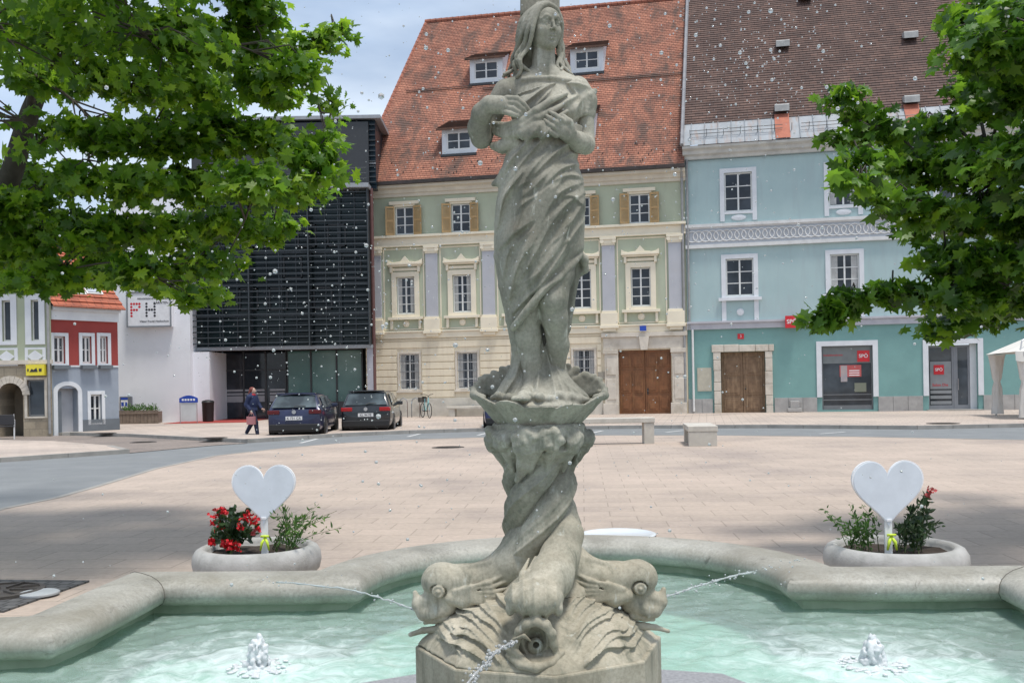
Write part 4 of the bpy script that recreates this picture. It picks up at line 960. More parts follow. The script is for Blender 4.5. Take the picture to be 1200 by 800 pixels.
for j in range(13): b.box(0, W + .3, .42, .5, zl + .35 + j * .25, zl + .40 + j * .25)
b.build('upper_louvres', MATS['louvre_metal'], office)
b = MB(); b.box(-.2, W + .6, .2, 13.5, zt - .06, zt + .1); b.box(0, W + .3, .5, .6, zl + 1.25, zl + 1.33); b.build('roof_slab', MATS['ledge_grey'], office)
b = MB()
for z in (.35, .6, .85): b.tube([(.5, -.55, zl + z), (W, -.55, zl + z)], .018, 5)
for i in range(14): b.tube([(.5 + i * (W - .5) / 13, -.55, zl + .1), (.5 + i * (W - .5) / 13, -.55, zl + .87)], .014, 4)
b.build('roof_railing', MATS['louvre_metal'], office)
# lobby
LD = 2.4
lw = lambda x: PD(x, 450, GD + LD).x - x0
b = MB(); b.box(lw(337), lw(425), LD, LD + .05, .25, z1 - .14); lob = b.build('lobby_glass', MATS['lobby_glass'], office)
b = MB(); b.box(lw(337), lw(425), LD + .06, LD + .3, .1, z1); b.box(lw(337), lw(425), LD + .0 - .002, LD + .055, .11, .9); b.build('lobby_counter', flat('counter', (.06, .05, .055), .4), office)
b = MB(); b.box(lw(240), lw(336), LD, LD + .05, .1, z1 - .14); b.build('entrance_glass', MATS['window_glass'], office)
b = MB()
for x in (240, 262, 286, 312, 336, 337, 365, 395, 425): b.box(lw(x) - .04, lw(x) + .04, LD - .06, LD - .003, .1, z1 - .12)
b.box(lw(240), lw(336), LD - .05, LD - .004, 2.5, 2.56); b.box(lw(337), lw(425), LD - .05, LD - .004, .18, .26)
b.build('lobby_mullions', MATS['dark_metal'], office)
b = MB()
for a, c in ((240, 260), (264, 310), (315, 334)):
    for z in (.95, 1.3, 1.48): b.box(lw(a) + .05, lw(c), LD - .02, LD - .005, z, z + (.3 if z < 1 else .1))
b.build('frosted_strip', flat('frosting', (.36, .37, .38), .5), office)
b = MB()
for x in (226, 428): b.box(gX(x) - x0 - .0, gX(x) - x0 + .28, 0, .5, -.05, z1 - .13)
b.build('lobby_pillar', mat('pillar_grey', (.38, .38, .42), None, 3), office)
b = MB(); b.tube([(W + .12, .1, zl), (W + .12, .1, .1)], .09, 8); b.build('downpipe', mat('pipe_rust', (.13, .06, .055), None, 3), office)
# white block beside it
WD = 46.6
wx0, wx1 = PD(136, 400, WD).x, PD(223, 400, WD).x; zw = PD(180, 200, WD).z
wb = thing('white_block', 'plain white rendered block with the college sign, left of the dark glass office', 'building', (wx0, WD, 0)); w = wx1 - wx0
b = MB(); b.box(0, w, 0, 9, -.1, zw); b.build('wall', MATS['white_render'], wb)
b = MB(); b.box(w - .02, w + .75, .4, 5, -.1, z1 - .2); b.build('recess_wall', MATS['white_render'], wb)
b = MB(); b.box(-.05, w + .05, -.05, 9, zw, zw + .12); b.build('coping', MATS['zinc'], wb)
bL = lambda x, y: PD(x, y, WD)
p0, p1 = bL(152, 384), bL(203, 342)
sg = thing('wall_sign', 'large white college sign with red and black dotted letters on the white wall', 'sign', (p0.x, WD - .02, p0.z), 0)
b = MB(); sw_, sh_ = p1.x - p0.x, p1.z - p0.z; b.box(0, sw_, -.3, 0, 0, sh_); b.build('sign_box', flat('sign_face', (.80, .80, .82), .3), sg)
b = MB(); e = .05
for q in ((-.0, sw_, -.0, e), (0, sw_, sh_ - e, sh_), (0, e, e, sh_ - e), (sw_ - e, sw_, e, sh_ - e)): b.box(q[0] - (.01 if q[0] <= 0 else 0), q[1] + .01, -.33, -.302, q[2] - .01, q[3] + .01)
b.build('sign_frame', flat('alu', (.42, .44, .46), .3, .6), sg)
def dots(pat, ox, oz, m, nm):
    b = MB(); d = .088
    for j, row in enumerate(pat):
        for i, ch in enumerate(row):
            if ch == '#': b.lathe([(.001, -.306), (.055, -.306), (.055, -.302), (.001, -.302)], 10, M=Matrix.Translation((ox + i * .125, 0, oz - j * .14)) @ Matrix.Rotation(0, 4, 'X') @ Matrix(((1, 0, 0, 0), (0, 0, 1, 0), (0, 1, 0, 0), (0, 0, 0, 1))))
    b.build(nm, m, sg)
dots(['####', '#  #', '### ', '#   ', '#   '], .22, sh_ * .66, MATS['party_red'], 'dotted_letter'); dots(['#  #', '#  #', '####', '#  #', '#  #'], .92, sh_ * .66, MATS['ink'], 'dotted_letter')
text('PÄDAGOGISCHE HOCHSCHULE', .1, 'ink', sg, (sw_ - .12, -.306, sh_ * .8), align='RIGHT'); text('KÄRNTEN', .15, 'ink', sg, (sw_ - .12, -.306, sh_ * .68), align='RIGHT'); text('Viktor Frankl Hochschule', .13, 'ink', sg, (sw_ - .12, -.306, sh_ * .16), align='RIGHT')
p0 = bL(176, 331); b = MB(); b.box(-.5, .5, -.35, 0, -.13, .13); o = b.build('floodlight', MATS['dark_metal'], None); o.location = (p0.x, WD, p0.z); tag(o, 'dark red brown floodlight housing above the college sign', 'lamp')
q = MB()
for k in range(3): q.box(-.38 + k * .28, -.2 + k * .28, -.36, -.352, -.08, .06)
q.build('lamp_lens', flat('lamp_red', (.35, .05, .04), .3), o)
p0 = bL(148.5, 473); b = MB(); b.box(-.28, .28, -.12, 0, -.34, .34); o = b.build('notice_case', flat('case_grey', (.17, .18, .2), .4), None); o.location = (p0.x, WD, p0.z); tag(o, 'small blue and white notice case low on the left end of the white wall', 'notice case')
q = MB(); q.box(-.22, .1, -.126, -.121, -.2, .18); q.build('notice_sheet', MATS['pure_white'], o); q = MB(); q.box(-.22, .1, -.13, -.122, .19, .29); q.box(-.2, -.08, -.131, -.1265, -.1, .08); q.box(-.02, .07, -.131, -.1265, -.1, .08); q.build('notice_heading', MATS['sign_blue'], o)
# ============================== red and grey house
ra, rb = (PD(60, 450, 36.6).x, 36.6), (PD(139, 450, 38.8).x, 38.8)
FR = Facade(ra, rb); Rr = FR.sz; LR_ = FR.L
red = thing('small_house', 'narrow house with dark red upper floor, blue grey ground floor and red tiled roof', 'house', (*ra, 0), FR.ang)
mat('red_plaster', (.34, .055, .045), (.28, .045, .04), 1.2, .8, .1, 60); mat('grey_blue_plaster', (.32, .36, .42), (.28, .32, .375), 1, .85, .1, 60, stain=(.24, .27, .31), sscale=.9); mat('dark_plinth', (.15, .17, .19), None, 2, .85, .1, 40)
zr = Rr(100, 429)[1]; ztop = Rr(100, 376)[1]
rw = [(Rr(a, 400)[0], Rr(b, 400)[0], Rr((a + b) / 2, 426)[1], Rr((a + b) / 2, 394)[1]) for a, b in ((63, 76), (96, 107), (117, 126))]
gw_ = (Rr(106, 470)[0], Rr(119, 470)[0], Rr(112, 495)[1], Rr(112, 462)[1]); dw = (Rr(67, 470)[0], Rr(91, 470)[0], .0, Rr(80, 455)[1])
b = MB(); wall(b, 0, LR_, zr, ztop, rw); b.build('upper_wall', MATS['red_plaster'], red)
b = MB(); wall(b, 0, LR_, -.1, zr, [gw_, dw], rev=.35); b.build('ground_floor_wall', MATS['grey_blue_plaster'], red)
b = MB(); b.box(dw[1] + .15, LR_, -.04, 0, -.1, .55); b.build('plinth', MATS['dark_plinth'], red)
b = MB(); b.box(0, LR_, -.03, 0, zr - .03, zr + .03); b.build('string_course', MATS['white_trim'], red); b = MB(); b.box(0, LR_, -.1, 0, ztop, ztop + .35); b.box(0, LR_, -.25, 0, ztop + .35, ztop + .5); b.build('eaves_board', MATS['white_trim'], red)
for q in rw + [gw_]:
    surround(red, *q, .13, .04, 'white_trim'); window(red, *q, cols=2, rows=2, gm='window_glass')
for q in rw:
    b = MB(); b.box(q[0] - .1, q[1] + .1, -.2, -.045, q[2] - .2, q[2] - .06); b.build('window_box', MATS['dark_plinth'], red)
b = MB(); xa, xb = dw[0], dw[1]; zc_ = dw[3] - .15; arch = [(xb + .16, 0), (xb + .16, zc_)] + [((xa + xb) / 2 + ((xb - xa) / 2 + .16) * math.cos(t_), zc_ + .42 * math.sin(t_)) for t_ in np.linspace(0, math.pi, 12)] + [(xa - .16, 0), (xa, 0), (xa, zc_)] + [((xa + xb) / 2 - (xb - xa) / 2 * math.cos(t_), zc_ + .28 * math.sin(t_)) for t_ in np.linspace(0, math.pi, 12)][0:] + [(xb, 0)]
n_ = len(arch); half = 1 + 1 + 12
b = MB(); o_ = [(xb + .16, 0)] + [((xa + xb) / 2 + ((xb - xa) / 2 + .16) * math.cos(t_), zc_ + .42 * math.sin(t_)) for t_ in np.linspace(0, math.pi, 14)] + [(xa - .16, 0)]; i_ = [(xb, 0)] + [((xa + xb) / 2 + (xb - xa) / 2 * math.cos(t_), zc_ + .26 * math.sin(t_)) for t_ in np.linspace(0, math.pi, 14)] + [(xa, 0)]
for k in range(len(o_) - 1): b.prism([o_[k], o_[k + 1], i_[k + 1], i_[k]], 'y', -.05, .01)
b.build('door_surround', MATS['white_trim'], red)
b = MB(); b.box(xa, xb, .33, .36, 0, dw[3]); dd = b.build('recess_panel', mat('recess_grey', (.50, .51, .54), None, 2), red); b = MB(); b.box(xa, xa + .2, .05, .32, .1, dw[3] - .1); b.build('door', MATS['dark_plinth'], red)
b = MB(); b.box(xa, xb, -.3, .0, -.02, .12); b.build('doorstep', MATS['kerb_stone'], red)
b = MB(); q0, q1 = (-.1, -.4, ztop + .45), (LR_ + .1, -.4, ztop + .45); tiled_roof(b, q0, q1, (-.1, 3.2, ztop + 4.05), (LR_ + .1, 3.2, ztop + 4.05), .3, .05); b.quad((-.1, 3.2, ztop + 4.05), (LR_ + .1, 3.2, ztop + 4.05), (LR_ + .1, 9, ztop + .4), (-.1, 9, ztop + .4)); ro = b.build('roof', MATS['roof_red'], red)
for x, y in ((106, 337), (86, 337)):
    s_, dep, z = roof_hit(FR, x, y, ztop + .45, 1.0, -.4); b = MB(); nn3 = Vector((0, -.7, .72)); c = Vector((s_, dep, z)) + nn3 * .06; u2 = Vector((0, .72, .7))
    for k, (m__, nm, w__, h__) in enumerate((('white_frame', 'skylight', .34, .42), ('pane_sky', 'pane', .28, .36))):
        if m__ == 'pane_sky': glassy('pane_sky', (.3, .33, .37), (.5, .53, .58), .05) if 'pane_sky' not in MATS else None
        b = MB(); cc_ = c + nn3 * .03 * k; V4 = [cc_ + Vector((sx * w__, 0, 0)) + u2 * sy * h__ for sx, sy in ((-1, -1), (1, -1), (1, 1), (-1, 1))]; b.add([v + nn3 * -.04 for v in V4] + V4, [(3, 2, 1, 0), (4, 5, 6, 7), (0, 1, 5, 4), (1, 2, 6, 5), (2, 3, 7, 6), (3, 0, 4, 7)])
        if k == 0: so = b.build(nm, MATS[m__], ro)
        else: b.build(nm, MATS[m__], so)
b = MB(); b.quad((0, 0, -.1), (0, 9, -.1), (0, 9, ztop + .4), (0, 3.2, ztop + 3.9), (0, 0, ztop + .4)); b.quad((LR_, 0, -.1), (LR_, 9, -.1), (LR_, 9, ztop + .4), (LR_, 3.2, ztop + 3.9), (LR_, 0, ztop + .4)); b.build('gable_wall', MATS['grey_blue_plaster'], red)
# ============================== sage green shop house at the far left
FG = Facade((PD(-60, 450, 36.4).x, 36.4), (PD(61, 450, 36.4).x, 36.4)); Sg = FG.sz; LG = FG.L
gre = thing('small_house', 'sage green corner house with rubble stone ground floor and arched passage', 'house', (*FG.A, 0), 0)
mat('sage_plaster', (.42, .46, .33), (.37, .41, .29), 1, .85, .1, 60, stain=(.36, .38, .29)); m_brick('rubble_wall', (.42, .36, .27), (.33, .28, .21), (.30, .26, .2), .45, .28, .02, .9, scale_noise=1.2, axes='xz', stain=(.25, .21, .16))
zs_ = Sg(30, 425)[1]; zgt = Sg(30, 322)[1]
gws = [(Sg(a, 380)[0], Sg(b, 380)[0], Sg(10, 400)[1], Sg(10, 352)[1]) for a, b in ((3, 13), (37, 46), (-40, -29))]
sh_w = (Sg(32, 460)[0], Sg(52.5, 460)[0], Sg(40, 488)[1], Sg(40, 445)[1]); arc = (Sg(-2, 460)[0], Sg(27, 460)[0], 0, Sg(10, 447)[1] - .5)
b = MB(); wall(b, 0, LG, zs_, zgt, gws); b.build('upper_wall', MATS['sage_plaster'], gre)
ax_, bx2, za_ = arc[0], arc[1], arc[3]; cxm, rad_ = (ax_ + bx2) / 2, (bx2 - ax_) / 2
b = MB(); wall(b, 0, LG, -.1, zs_, [sh_w, (ax_, bx2, 0, za_ + rad_)], rev=1.2)
tt = np.linspace(0, math.pi, 13)
for k in range(12):
    p_, q_ = (cxm + rad_ * math.cos(tt[k]), za_ + rad_ * math.sin(tt[k])), (cxm + rad_ * math.cos(tt[k + 1]), za_ + rad_ * math.sin(tt[k + 1]))
    t0_, t1_ = (p_[0], za_ + rad_ + .001), (q_[0], za_ + rad_ + .001); b.quad((p_[0], .0, p_[1]), (t0_[0], .0, t0_[1]), (t1_[0], .0, t1_[1]), (q_[0], .0, q_[1])); b.quad((p_[0], 0, p_[1]), (q_[0], 0, q_[1]), (q_[0], 1.2, q_[1]), (p_[0], 1.2, p_[1]))
b.build('rubble_ground_floor', MATS['rubble_wall'], gre)
b = MB(); 
for k in range(12): 
    f0 = lambda r_, t_: (cxm + r_ * math.cos(t_), za_ + r_ * math.sin(t_)); b.prism([f0(rad_, tt[k] + .01), f0(rad_, tt[k + 1] - .01), f0(rad_ + .26, tt[k + 1] - .01), f0(rad_ + .26, tt[k] + .01)], 'y', -.04, .0)
b.build('arch_stones', MATS['pier_stone'], gre)
b = MB(); b.box(ax_, bx2, 1.18, 1.25, 0, za_ + rad_); b.build('passage_back', mat('passage_stone', (.24, .2, .15), (.16, .14, .11), 2, .9, .2, 30), gre)
for q in gws:
    surround(gre, *q, .22, .05, 'white_trim'); window(gre, *q, cols=1, rows=1, curtain=False, fw=.05)
    b = MB(); zb__ = q[2] - .14; b.box(q[0] - .24, q[1] + .24, -.05, 0, zb__ - .75, zb__ - .1); pa = b.build('apron_panel', MATS['white_trim'], gre)
    xm2, zm2 = (q[0] + q[1]) / 2, zb__ - .42; b = MB(); b.box(q[0] - .12, q[1] + .12, -.056, -.051, zb__ - .68, zb__ - .17); k_ = b.build('apron_field', MATS['sage_plaster'], pa); b = MB(); b.prism([(xm2 - .3, zm2), (xm2, zm2 + .22), (xm2 + .3, zm2), (xm2, zm2 - .22)], 'y', -.075, -.057); b.build('diamond', MATS['white_trim'], pa)
surround(gre, *sh_w, .1, .03, 'pier_stone'); window(gre, *sh_w, cols=1, rows=1, fm='grey_frame', gm='shop_glass', name='shop_window')
b = MB(); b.box(0, LG + .05, -.1, 0, zs_ - .05, zs_ + .1); b.build('string_course', MATS['pier_stone'], gre); b = MB(); b.box(0, LG + .1, -.3, 0, zgt - .15, zgt + .1); b.build('eaves_board', MATS['pier_stone'], gre)
b = MB(); tiled_roof(b, (-.2, -.5, zgt), (LG + .2, -.5, zgt), (-3.2, 5, zgt + 3.6), (LG - 2.9, 5, zgt + 3.6), .3, .05); b.quad((-3.2, 5, zgt + 3.6), (LG - 2.9, 5, zgt + 3.6), (LG - 6, 10, zgt), (-6, 10, zgt)); b.build('roof', MATS['roof_brown'], gre)
b = MB(); b.quad((LG, 0, -.1), (LG - 6, 10, -.1), (LG - 6, 10, zgt), (LG - 3, 5, zgt + 3.5), (LG, 0, zgt)); b.build('gable_wall', MATS['sage_plaster'], gre)
b = MB(); b.tube([(LG - .06, -.1, zgt), (LG - .06, -.1, .1)], .05, 7); b.build('downpipe', MATS['pipe_grey'], gre)
a0, a1 = Sg(34, 440), Sg(55, 427); b = MB(); b.box(a0[0], a1[0], -.22, -.04, a0[1], a1[1]); o = b.build('shop_sign', flat('sign_yellow', (.80, .68, .05), .4), None); o.location = gre.location; tag(o, 'yellow light box shop sign above the far left shop window', 'sign')
q = MB(); cx__, cz__ = (a0[0] + a1[0]) / 2, (a0[1] + a1[1]) / 2
q.prism([(cx__ - .2, cz__ - .07), (cx__ - .12, cz__ + .05), (cx__ - .05, cz__), (cx__ + .05, cz__ + .08), (cx__ + .1, cz__ - .07)], 'y', -.228, -.222); q.box(cx__ + .14, cx__ + .24, -.228, -.222, cz__ - .06, cz__ + .05); q.box(cx__ - .28, cx__ - .23, -.228, -.222, cz__ - .05, cz__ + .05); q.build('sign_emblem', MATS['ink'], o)
# ------------------------------------------------------------------ the carved fountain figure
D0, PS = 3.35, 349.25
def Q(x, y, d=0.0):
    s = 1 + d / (PS * D0)
    return np.array([600 + (x - 600) * s, d, -(450 + (y - 450) * s)])
SB = PD(632, 743, D0); SBX = SB.x
def QW(V):
    """carving units (1/349 m) -> metres, relative to the statue's root"""
    xp, d, yp = V[:, 0], V[:, 1], -V[:, 2]
    return np.stack([(xp - 600) / PS + ROLL * (450 - yp) / PS - SBX, d / PS, EYE + (450 - yp) / PS - ROLL * (xp - 600) / PS], 1)
m_carved()
statue = thing('fountain_statue', 'grey green stone woman with long hair, standing on a shell above a twisted dolphin column', 'statue', (SBX, D0, 0))
def emit(vol, name, m, parent=statue, label=None):
    V, Fq = vol.mesh(); o = mesh_np(name, QW(V), Fq, MATS[m], parent)
    if label: o['label'] = label
    return o
def interp(tab, y, j): 
    t = np.array(tab, float); return np.interp(y, t[:, 0], t[:, j])

# gown outline: y, left, right, half depth, centre depth
GP = [(150, 600, 684, 30, 0), (165, 597, 680, 31, 0), (178, 594, 675, 33, 0), (190, 591, 676, 36, 0), (205, 588, 680, 39, -1), (220, 585, 683, 42, -2), (250, 583, 684.5, 44, -2), (289, 581.5, 684.5, 43, -3),
      (315, 585, 682, 41, -3), (331, 588.5, 679, 40, -3), (360, 594, 672, 37, -2), (385, 598, 664, 33, 0), (400, 601, 660, 30, 0)]
# underskirt behind and between the legs
UP = [(300, 590, 674, 20, 18), (331, 591, 673, 18, 18), (350, 593, 671, 16, 18), (380, 599, 667, 16, 18), (405, 602, 662, 18, 17), (425, 601, 661, 20, 15), (440, 597, 668, 28, 12), (452, 590, 678, 36, 8), (462, 582, 688, 44, 4), (472, 580, 692, 50, 0)]
def loft(tab):
    t = np.array(tab, float)
    def fn(X, Y, Z):
        y = -Z; xl, xr, b, c = (np.interp(y, t[:, 0], t[:, j]) for j in (1, 2, 3, 4))
        a = (xr - xl) / 2; cx = (xr + xl) / 2
        k = np.sqrt(((X - cx) / a) ** 2 + ((Y - c) / b) ** 2)
        d = (k - 1) * np.minimum(a, b)
        return np.maximum(d, np.maximum(t[0, 0] - y, y - t[-1, 0]) + 0 * X)
    return fn
def surf(tab, x, y, lift=0.0):
    """point on the front of a loft at photo pixel x, y"""
    xl, xr, b, c = (interp(tab, y, j) for j in (1, 2, 3, 4))
    t = np.clip((x - (xl + xr) / 2) / ((xr - xl) / 2), -.995, .995)
    d = c - b * math.sqrt(1 - t * t) - lift
    q = np.array([x, d, -y], float); return q
def fold(vol, tab, pts, rad, k=5, lift=-1.0, cut=False, n=4):
    """a ridge or groove following photo pixels over the cloth"""
    P = np.array(pts, float); t = np.arange(len(P)); tt = np.linspace(0, len(P) - 1, (len(P) - 1) * n + 1)
    # Catmull-Rom through the points
    Pe = np.vstack([2 * P[0] - P[1], P, 2 * P[-1] - P[-2]]); out = []
    for u in tt:
        i = min(int(u), len(P) - 2); f = u - i; a, b, c, d = Pe[i:i + 4]
        out.append(.5 * (2 * b + (c - a) * f + (2 * a - 5 * b + 4 * c - d) * f * f + (3 * b - a - 3 * c + d) * f ** 3))
    pts3 = [surf(tab, p[0], p[1], lift) for p in out]
    m = len(pts3); rr = [rad * (.35 + .65 * math.sin(math.pi * min(1, max(0, (i + .6) / m)))) for i in range(m)]
    vol.bone(pts3, rr, k, cut)

def catmull(P, n=5):
    P = np.array(P, float); Pe = np.vstack([2 * P[0] - P[1], P, 2 * P[-1] - P[-2]]); out = []
    for u in np.linspace(0, len(P) - 1, (len(P) - 1) * n + 1):
        i = min(int(u), len(P) - 2); f = u - i; a, b, c, d = Pe[i:i + 4]
        out.append(.5 * (2 * b + (c - a) * f + (2 * a - 5 * b + 4 * c - d) * f * f + (3 * b - a - 3 * c + d) * f ** 3))
    return np.array(out)
def relief(U, W, folds):
    """height map over (U, W) from fold lines: gentle on the left of the line's direction, steep on its right"""
    H = np.zeros(np.broadcast(U, W).shape, np.float32)
    for pts, amp, wide, steep in folds:
        P = catmull(pts); best = np.full(H.shape, 1e9); sd = np.zeros(H.shape); tp = np.zeros(H.shape)
        for i in range(len(P) - 1):
            a, b = P[i], P[i + 1]; e = b - a; L = e @ e + 1e-9
            t = np.clip(((U - a[0]) * e[0] + (W - a[1]) * e[1]) / L, 0, 1)
            dx, dw = U - a[0] - t * e[0], W - a[1] - t * e[1]; q = dx * dx + dw * dw
            m = q < best; best = np.where(m, q, best)
            sd = np.where(m, np.sign(e[0] * dw - e[1] * dx), sd); tp = np.where(m, (i + t) / (len(P) - 1), tp)
        r = np.sqrt(best); wd = np.where(sd > 0, wide, steep)
        H += (1.5 * amp * np.sin(np.pi * np.clip(tp * .94 + .03, 0, 1)) ** .5 * np.exp(-(r / wd) ** 1.25)).astype(np.float32)
    return H
def drape(vol, folds, y0, y1, dc=0., soft=10., taper=None):
    """press folds (photo pixels x, y) into the front of the cloth between y0 and y1"""
    X, Y, Z = vol.ax[0], vol.ax[1], vol.ax[2]
    m = (Z < -y0) & (Z > -y1); Zs = Z[m]
    H = relief(X[:, None], Zs[None, :], [([(p[0], -p[1]) for p in pts], a, w, s_) for pts, a, w, s_ in folds])
    edge = np.clip(np.minimum(-y0 - Zs, Zs + y1) / 8, 0, 1)[None, :]
    fr = np.clip((dc - Y) / soft, 0, 1)
    vol.d[:, :, m] -= (H * edge)[:, None, :] * fr[None, :, None]

def carve_figure():
    # ---------- body: neck, chest, arms, hands, legs
    v = Vol((536, -75, -480), (715, 50, -50), 1.3)
    v.bone([Q(637, 52, 4), Q(637, 84, 3)], [13, 14.5], 0)
    v.bone([Q(596, 106, 3), Q(622, 95, 3), Q(650, 93, 3), Q(677, 105, 3)], [13, 12, 12, 13], 7)
    v.ell(Q(638, 122, 3), (42, 24, 33), 8)
    v.ell(Q(638, 165, 2), (38, 28, 30), 10)
    v.ell(Q(618, 128, -13), (16, 14, 16), 7); v.ell(Q(657, 126, -13), (16, 14, 16), 7)
    v.bone([Q(640, 91, -16), Q(612, 93, -12)], [2.2, 2], 5); v.bone([Q(646, 91, -16), Q(672, 95, -10)], [2.2, 2], 5)
    # her right arm
    v.bone([Q(592, 108, 2), Q(578, 130, 3), Q(566, 160, 0)], [14, 12.5, 11], 5)
    v.bone([Q(564, 162, -6), Q(561, 150, -12), Q(565, 133, -25), Q(573, 122, -33)], [12.5, 12.5, 11.5, 9.5], 4)
    v.ell(Q(584, 123, -37), (16, 8, 10.5), 5)
    for a in ([(594, 115), (606, 115.5), (614, 122), (621, 130)], [(594, 120), (605, 121), (613, 128), (618, 134)], [(592, 125.5), (602, 127.5), (609, 132), (614, 137)], [(590, 131), (599, 133.5), (607, 136), (611, 140)]):
        v.bone([Q(*a[0], -39), Q(*a[1], -43), Q(*a[2], -43), Q(*a[3], -40)], [3.4, 3.1, 2.7, 2.1], .9)
    # her left arm
    v.bone([Q(679, 108, 3), Q(685, 130, 4), Q(687, 166, 0)], [13.5, 11, 10], 5)
    v.bone([Q(686, 170, -5), Q(678, 167, -20), Q(668, 160, -33)], [11.5, 11.5, 9], 4)
    v.ell(Q(661, 153, -39), (13, 7.5, 10), 5, rot=np.array([[.75, 0, -.66], [0, 1, 0], [.66, 0, .75]]).T)
    for a in ([(666, 147), (657, 139.5), (650, 134.5), (643, 131)], [(661, 150), (652, 143.5), (645, 139), (639, 135)], [(656, 154), (648, 148.5), (642, 144.5), (637, 140)], [(652, 159), (645, 155), (641, 151), (637, 147)]):
        v.bone([Q(*a[0], -42), Q(*a[1], -46), Q(*a[2], -45), Q(*a[3], -42)], [3.4, 3.1, 2.7, 2.1], .9)
    v.bone([Q(672, 155, -40), Q(668, 143, -44), Q(660, 136, -42)], [4, 3.4, 2.6], 1.5)
    # legs
    v.bone([Q(612, 290, 0), Q(618, 345, -18), Q(618, 366, -18), Q(618, 395, -12), Q(622, 425, -12), Q(623, 445, -14), Q(622, 455, -16)], [22, 16.5, 15, 15.5, 12, 10, 10], 5)
    v.bone([Q(655, 285, -8), Q(652, 320, -22), Q(648, 350, -30), Q(650, 372, -24), Q(654, 405, -10), Q(652, 440, 0)], [25, 20, 16.5, 14.5, 12.5, 8.5], 5)
    v.ell(Q(646, 354, -34), (10, 11, 12), 6)
    v.bone([Q(622, 452, -16), Q(618, 461, -32), Q(613, 465, -48), Q(611, 466.5, -56)], [10, 8.5, 6.5, 5], 4)
    for i in range(5): v.bone([Q(603 + 4.2 * i, 466, -54 - 1.4 * i), Q(601 + 4.3 * i, 467.5, -62 - 1.6 * i)], [3.1, 2.4], 1)
    emit(v, 'figure', 'carved')
    # ---------- head
    h = Vol((606, -40, -82), (670, 36, 8), .62)
    yaw = R(27); f = np.array([math.sin(yaw), -math.cos(yaw), -.04]); f /= np.linalg.norm(f); r_ = np.array([math.cos(yaw), math.sin(yaw), .04]); r_ -= (r_ @ f) * f; r_ /= np.linalg.norm(r_); u = np.cross(f, r_)
    c = Q(637.0, 36, 0); A = np.stack([r_, -f, u], 1)
    L = lambda x, y, z: c + r_ * x - f * y + u * z       # x: viewer's right, y: back, z: up
    rot = A
    h.ell(L(0, 5, 7), (20, 23.5, 22), 0, rot); h.ell(L(0, -4.5, -4.5), (16.2, 17.2, 20), 6, rot)
    h.ell(L(0, -8, 11), (15.8, 14.2, 12.5), 6, rot); h.ell(L(0, -13.5, -19.5), (6.5, 6.6, 5.6), 5, rot); h.ell(L(0, -5, -13), (13.5, 14, 10), 5, rot)
    for s_ in (-1, 1):
        h.ell(L(8.6 * s_, -14.2, -4.5), (6, 6.2, 6.5), 5, rot)
        h.ell(L(7.4 * s_, -23.6, 4.6), (6.0, 5.0, 4.3), 1.6, rot, cut=True)
        h.ell(L(7.3 * s_, -16.7, 4.3), (5.0, 4.8, 3.6), .5, rot)
        h.bone([L(3.4 * s_, -21.6, 9.6), L(7.5 * s_, -21.0, 10.4), L(12.4 * s_, -17.6, 7.2)], [.8, .8, .5], 3.4)
        h.bone([L(3.0 * s_, -19.4, 4.2), L(7.0 * s_, -21.4, 7.3), L(11.8 * s_, -17.6, 4.2)], [.6, 1.15, .6], .5)
        h.bone([L(3.2 * s_, -19.2, 3.6), L(7.2 * s_, -20.7, 1.2), L(11.4 * s_, -17.6, 3.6)], [.5, .85, .5], .6)
        h.ell(L(2.3 * s_, -22.6, -4.4), (1.6, 2.2, 1.5), 1, rot)
        h.ell(L(16.6 * s_, -1, -1), (2, 4, 6), 1.5, rot)
    h.bone([L(0, -20.8, 8.5), L(0, -22.8, 3), L(0, -25.4, -3.2)], [1.5, 1.6, 1.9], 1.8)
    h.bone([L(-4.6, -19.0, -11.4), L(-1.5, -21.4, -10.7), L(0, -21.2, -11.1), L(1.5, -21.4, -10.7), L(4.6, -19.0, -11.4)], [.5, 1.0, .9, 1.0, .5], 1.1)
    h.bone([L(-3.6, -19.0, -13.2), L(0, -20.6, -13.7), L(3.6, -19.0, -13.2)], [.6, 1.3, .6], 1.1)
    h.bone([L(-5.2, -19.4, -12.1), L(0, -22.6, -12.3), L(5.2, -19.4, -12.1)], [.35, .55, .35], .4, cut=True)
    h.bone([L(-3, -20.2, -16.3), L(3, -20.2, -16.3)], .8, 1.8, cut=True)
    h.bone([Q(637, 50, 5), Q(637, 74, 4)], [12.5, 13], 4)
    emit(h, 'head', 'carved')
    # ---------- hair: parted, falling in waves to the shoulders
    w = Vol((586, -48, -112), (692, 52, 16), .95)
    w.ell(L(0, 11, 9), (21, 21, 20.5), 0, rot); w.ell(L(0, 17, -8), (21, 14, 26), 6, rot); w.ell(Q(634, 76, 20), (24, 12, 18), 6)
    rr = np.random.default_rng(3)
    def strand(pts, r0, wav):
        P = []; n = 22
        K = np.array(pts, float)
        for i in range(n):
            t = i / (n - 1) * (len(K) - 1); a = min(int(t), len(K) - 2); fr = t - a
            p = K[a] * (1 - fr) + K[a + 1] * fr; s_ = max(0, (i / n) - .35)
            p = p + np.array([math.sin(i * .9 + wav) * 10 * s_, math.cos(i * .8 + wav) * 8 * s_, 0]); P.append(p)
        for _ in range(2): P = [P[0]] + [(P[i - 1] + 2 * P[i] + P[i + 1]) / 4 for i in range(1, len(P) - 1)] + [P[-1]]
        w.bone(P, [r0 * (1 - .45 * i / n) for i in range(n)], .35)
    top = lambda t: L(-1, -13 + 25 * t, 26 + 5.5 * math.sin(min(t * 1.5 + .15, 1.6)))
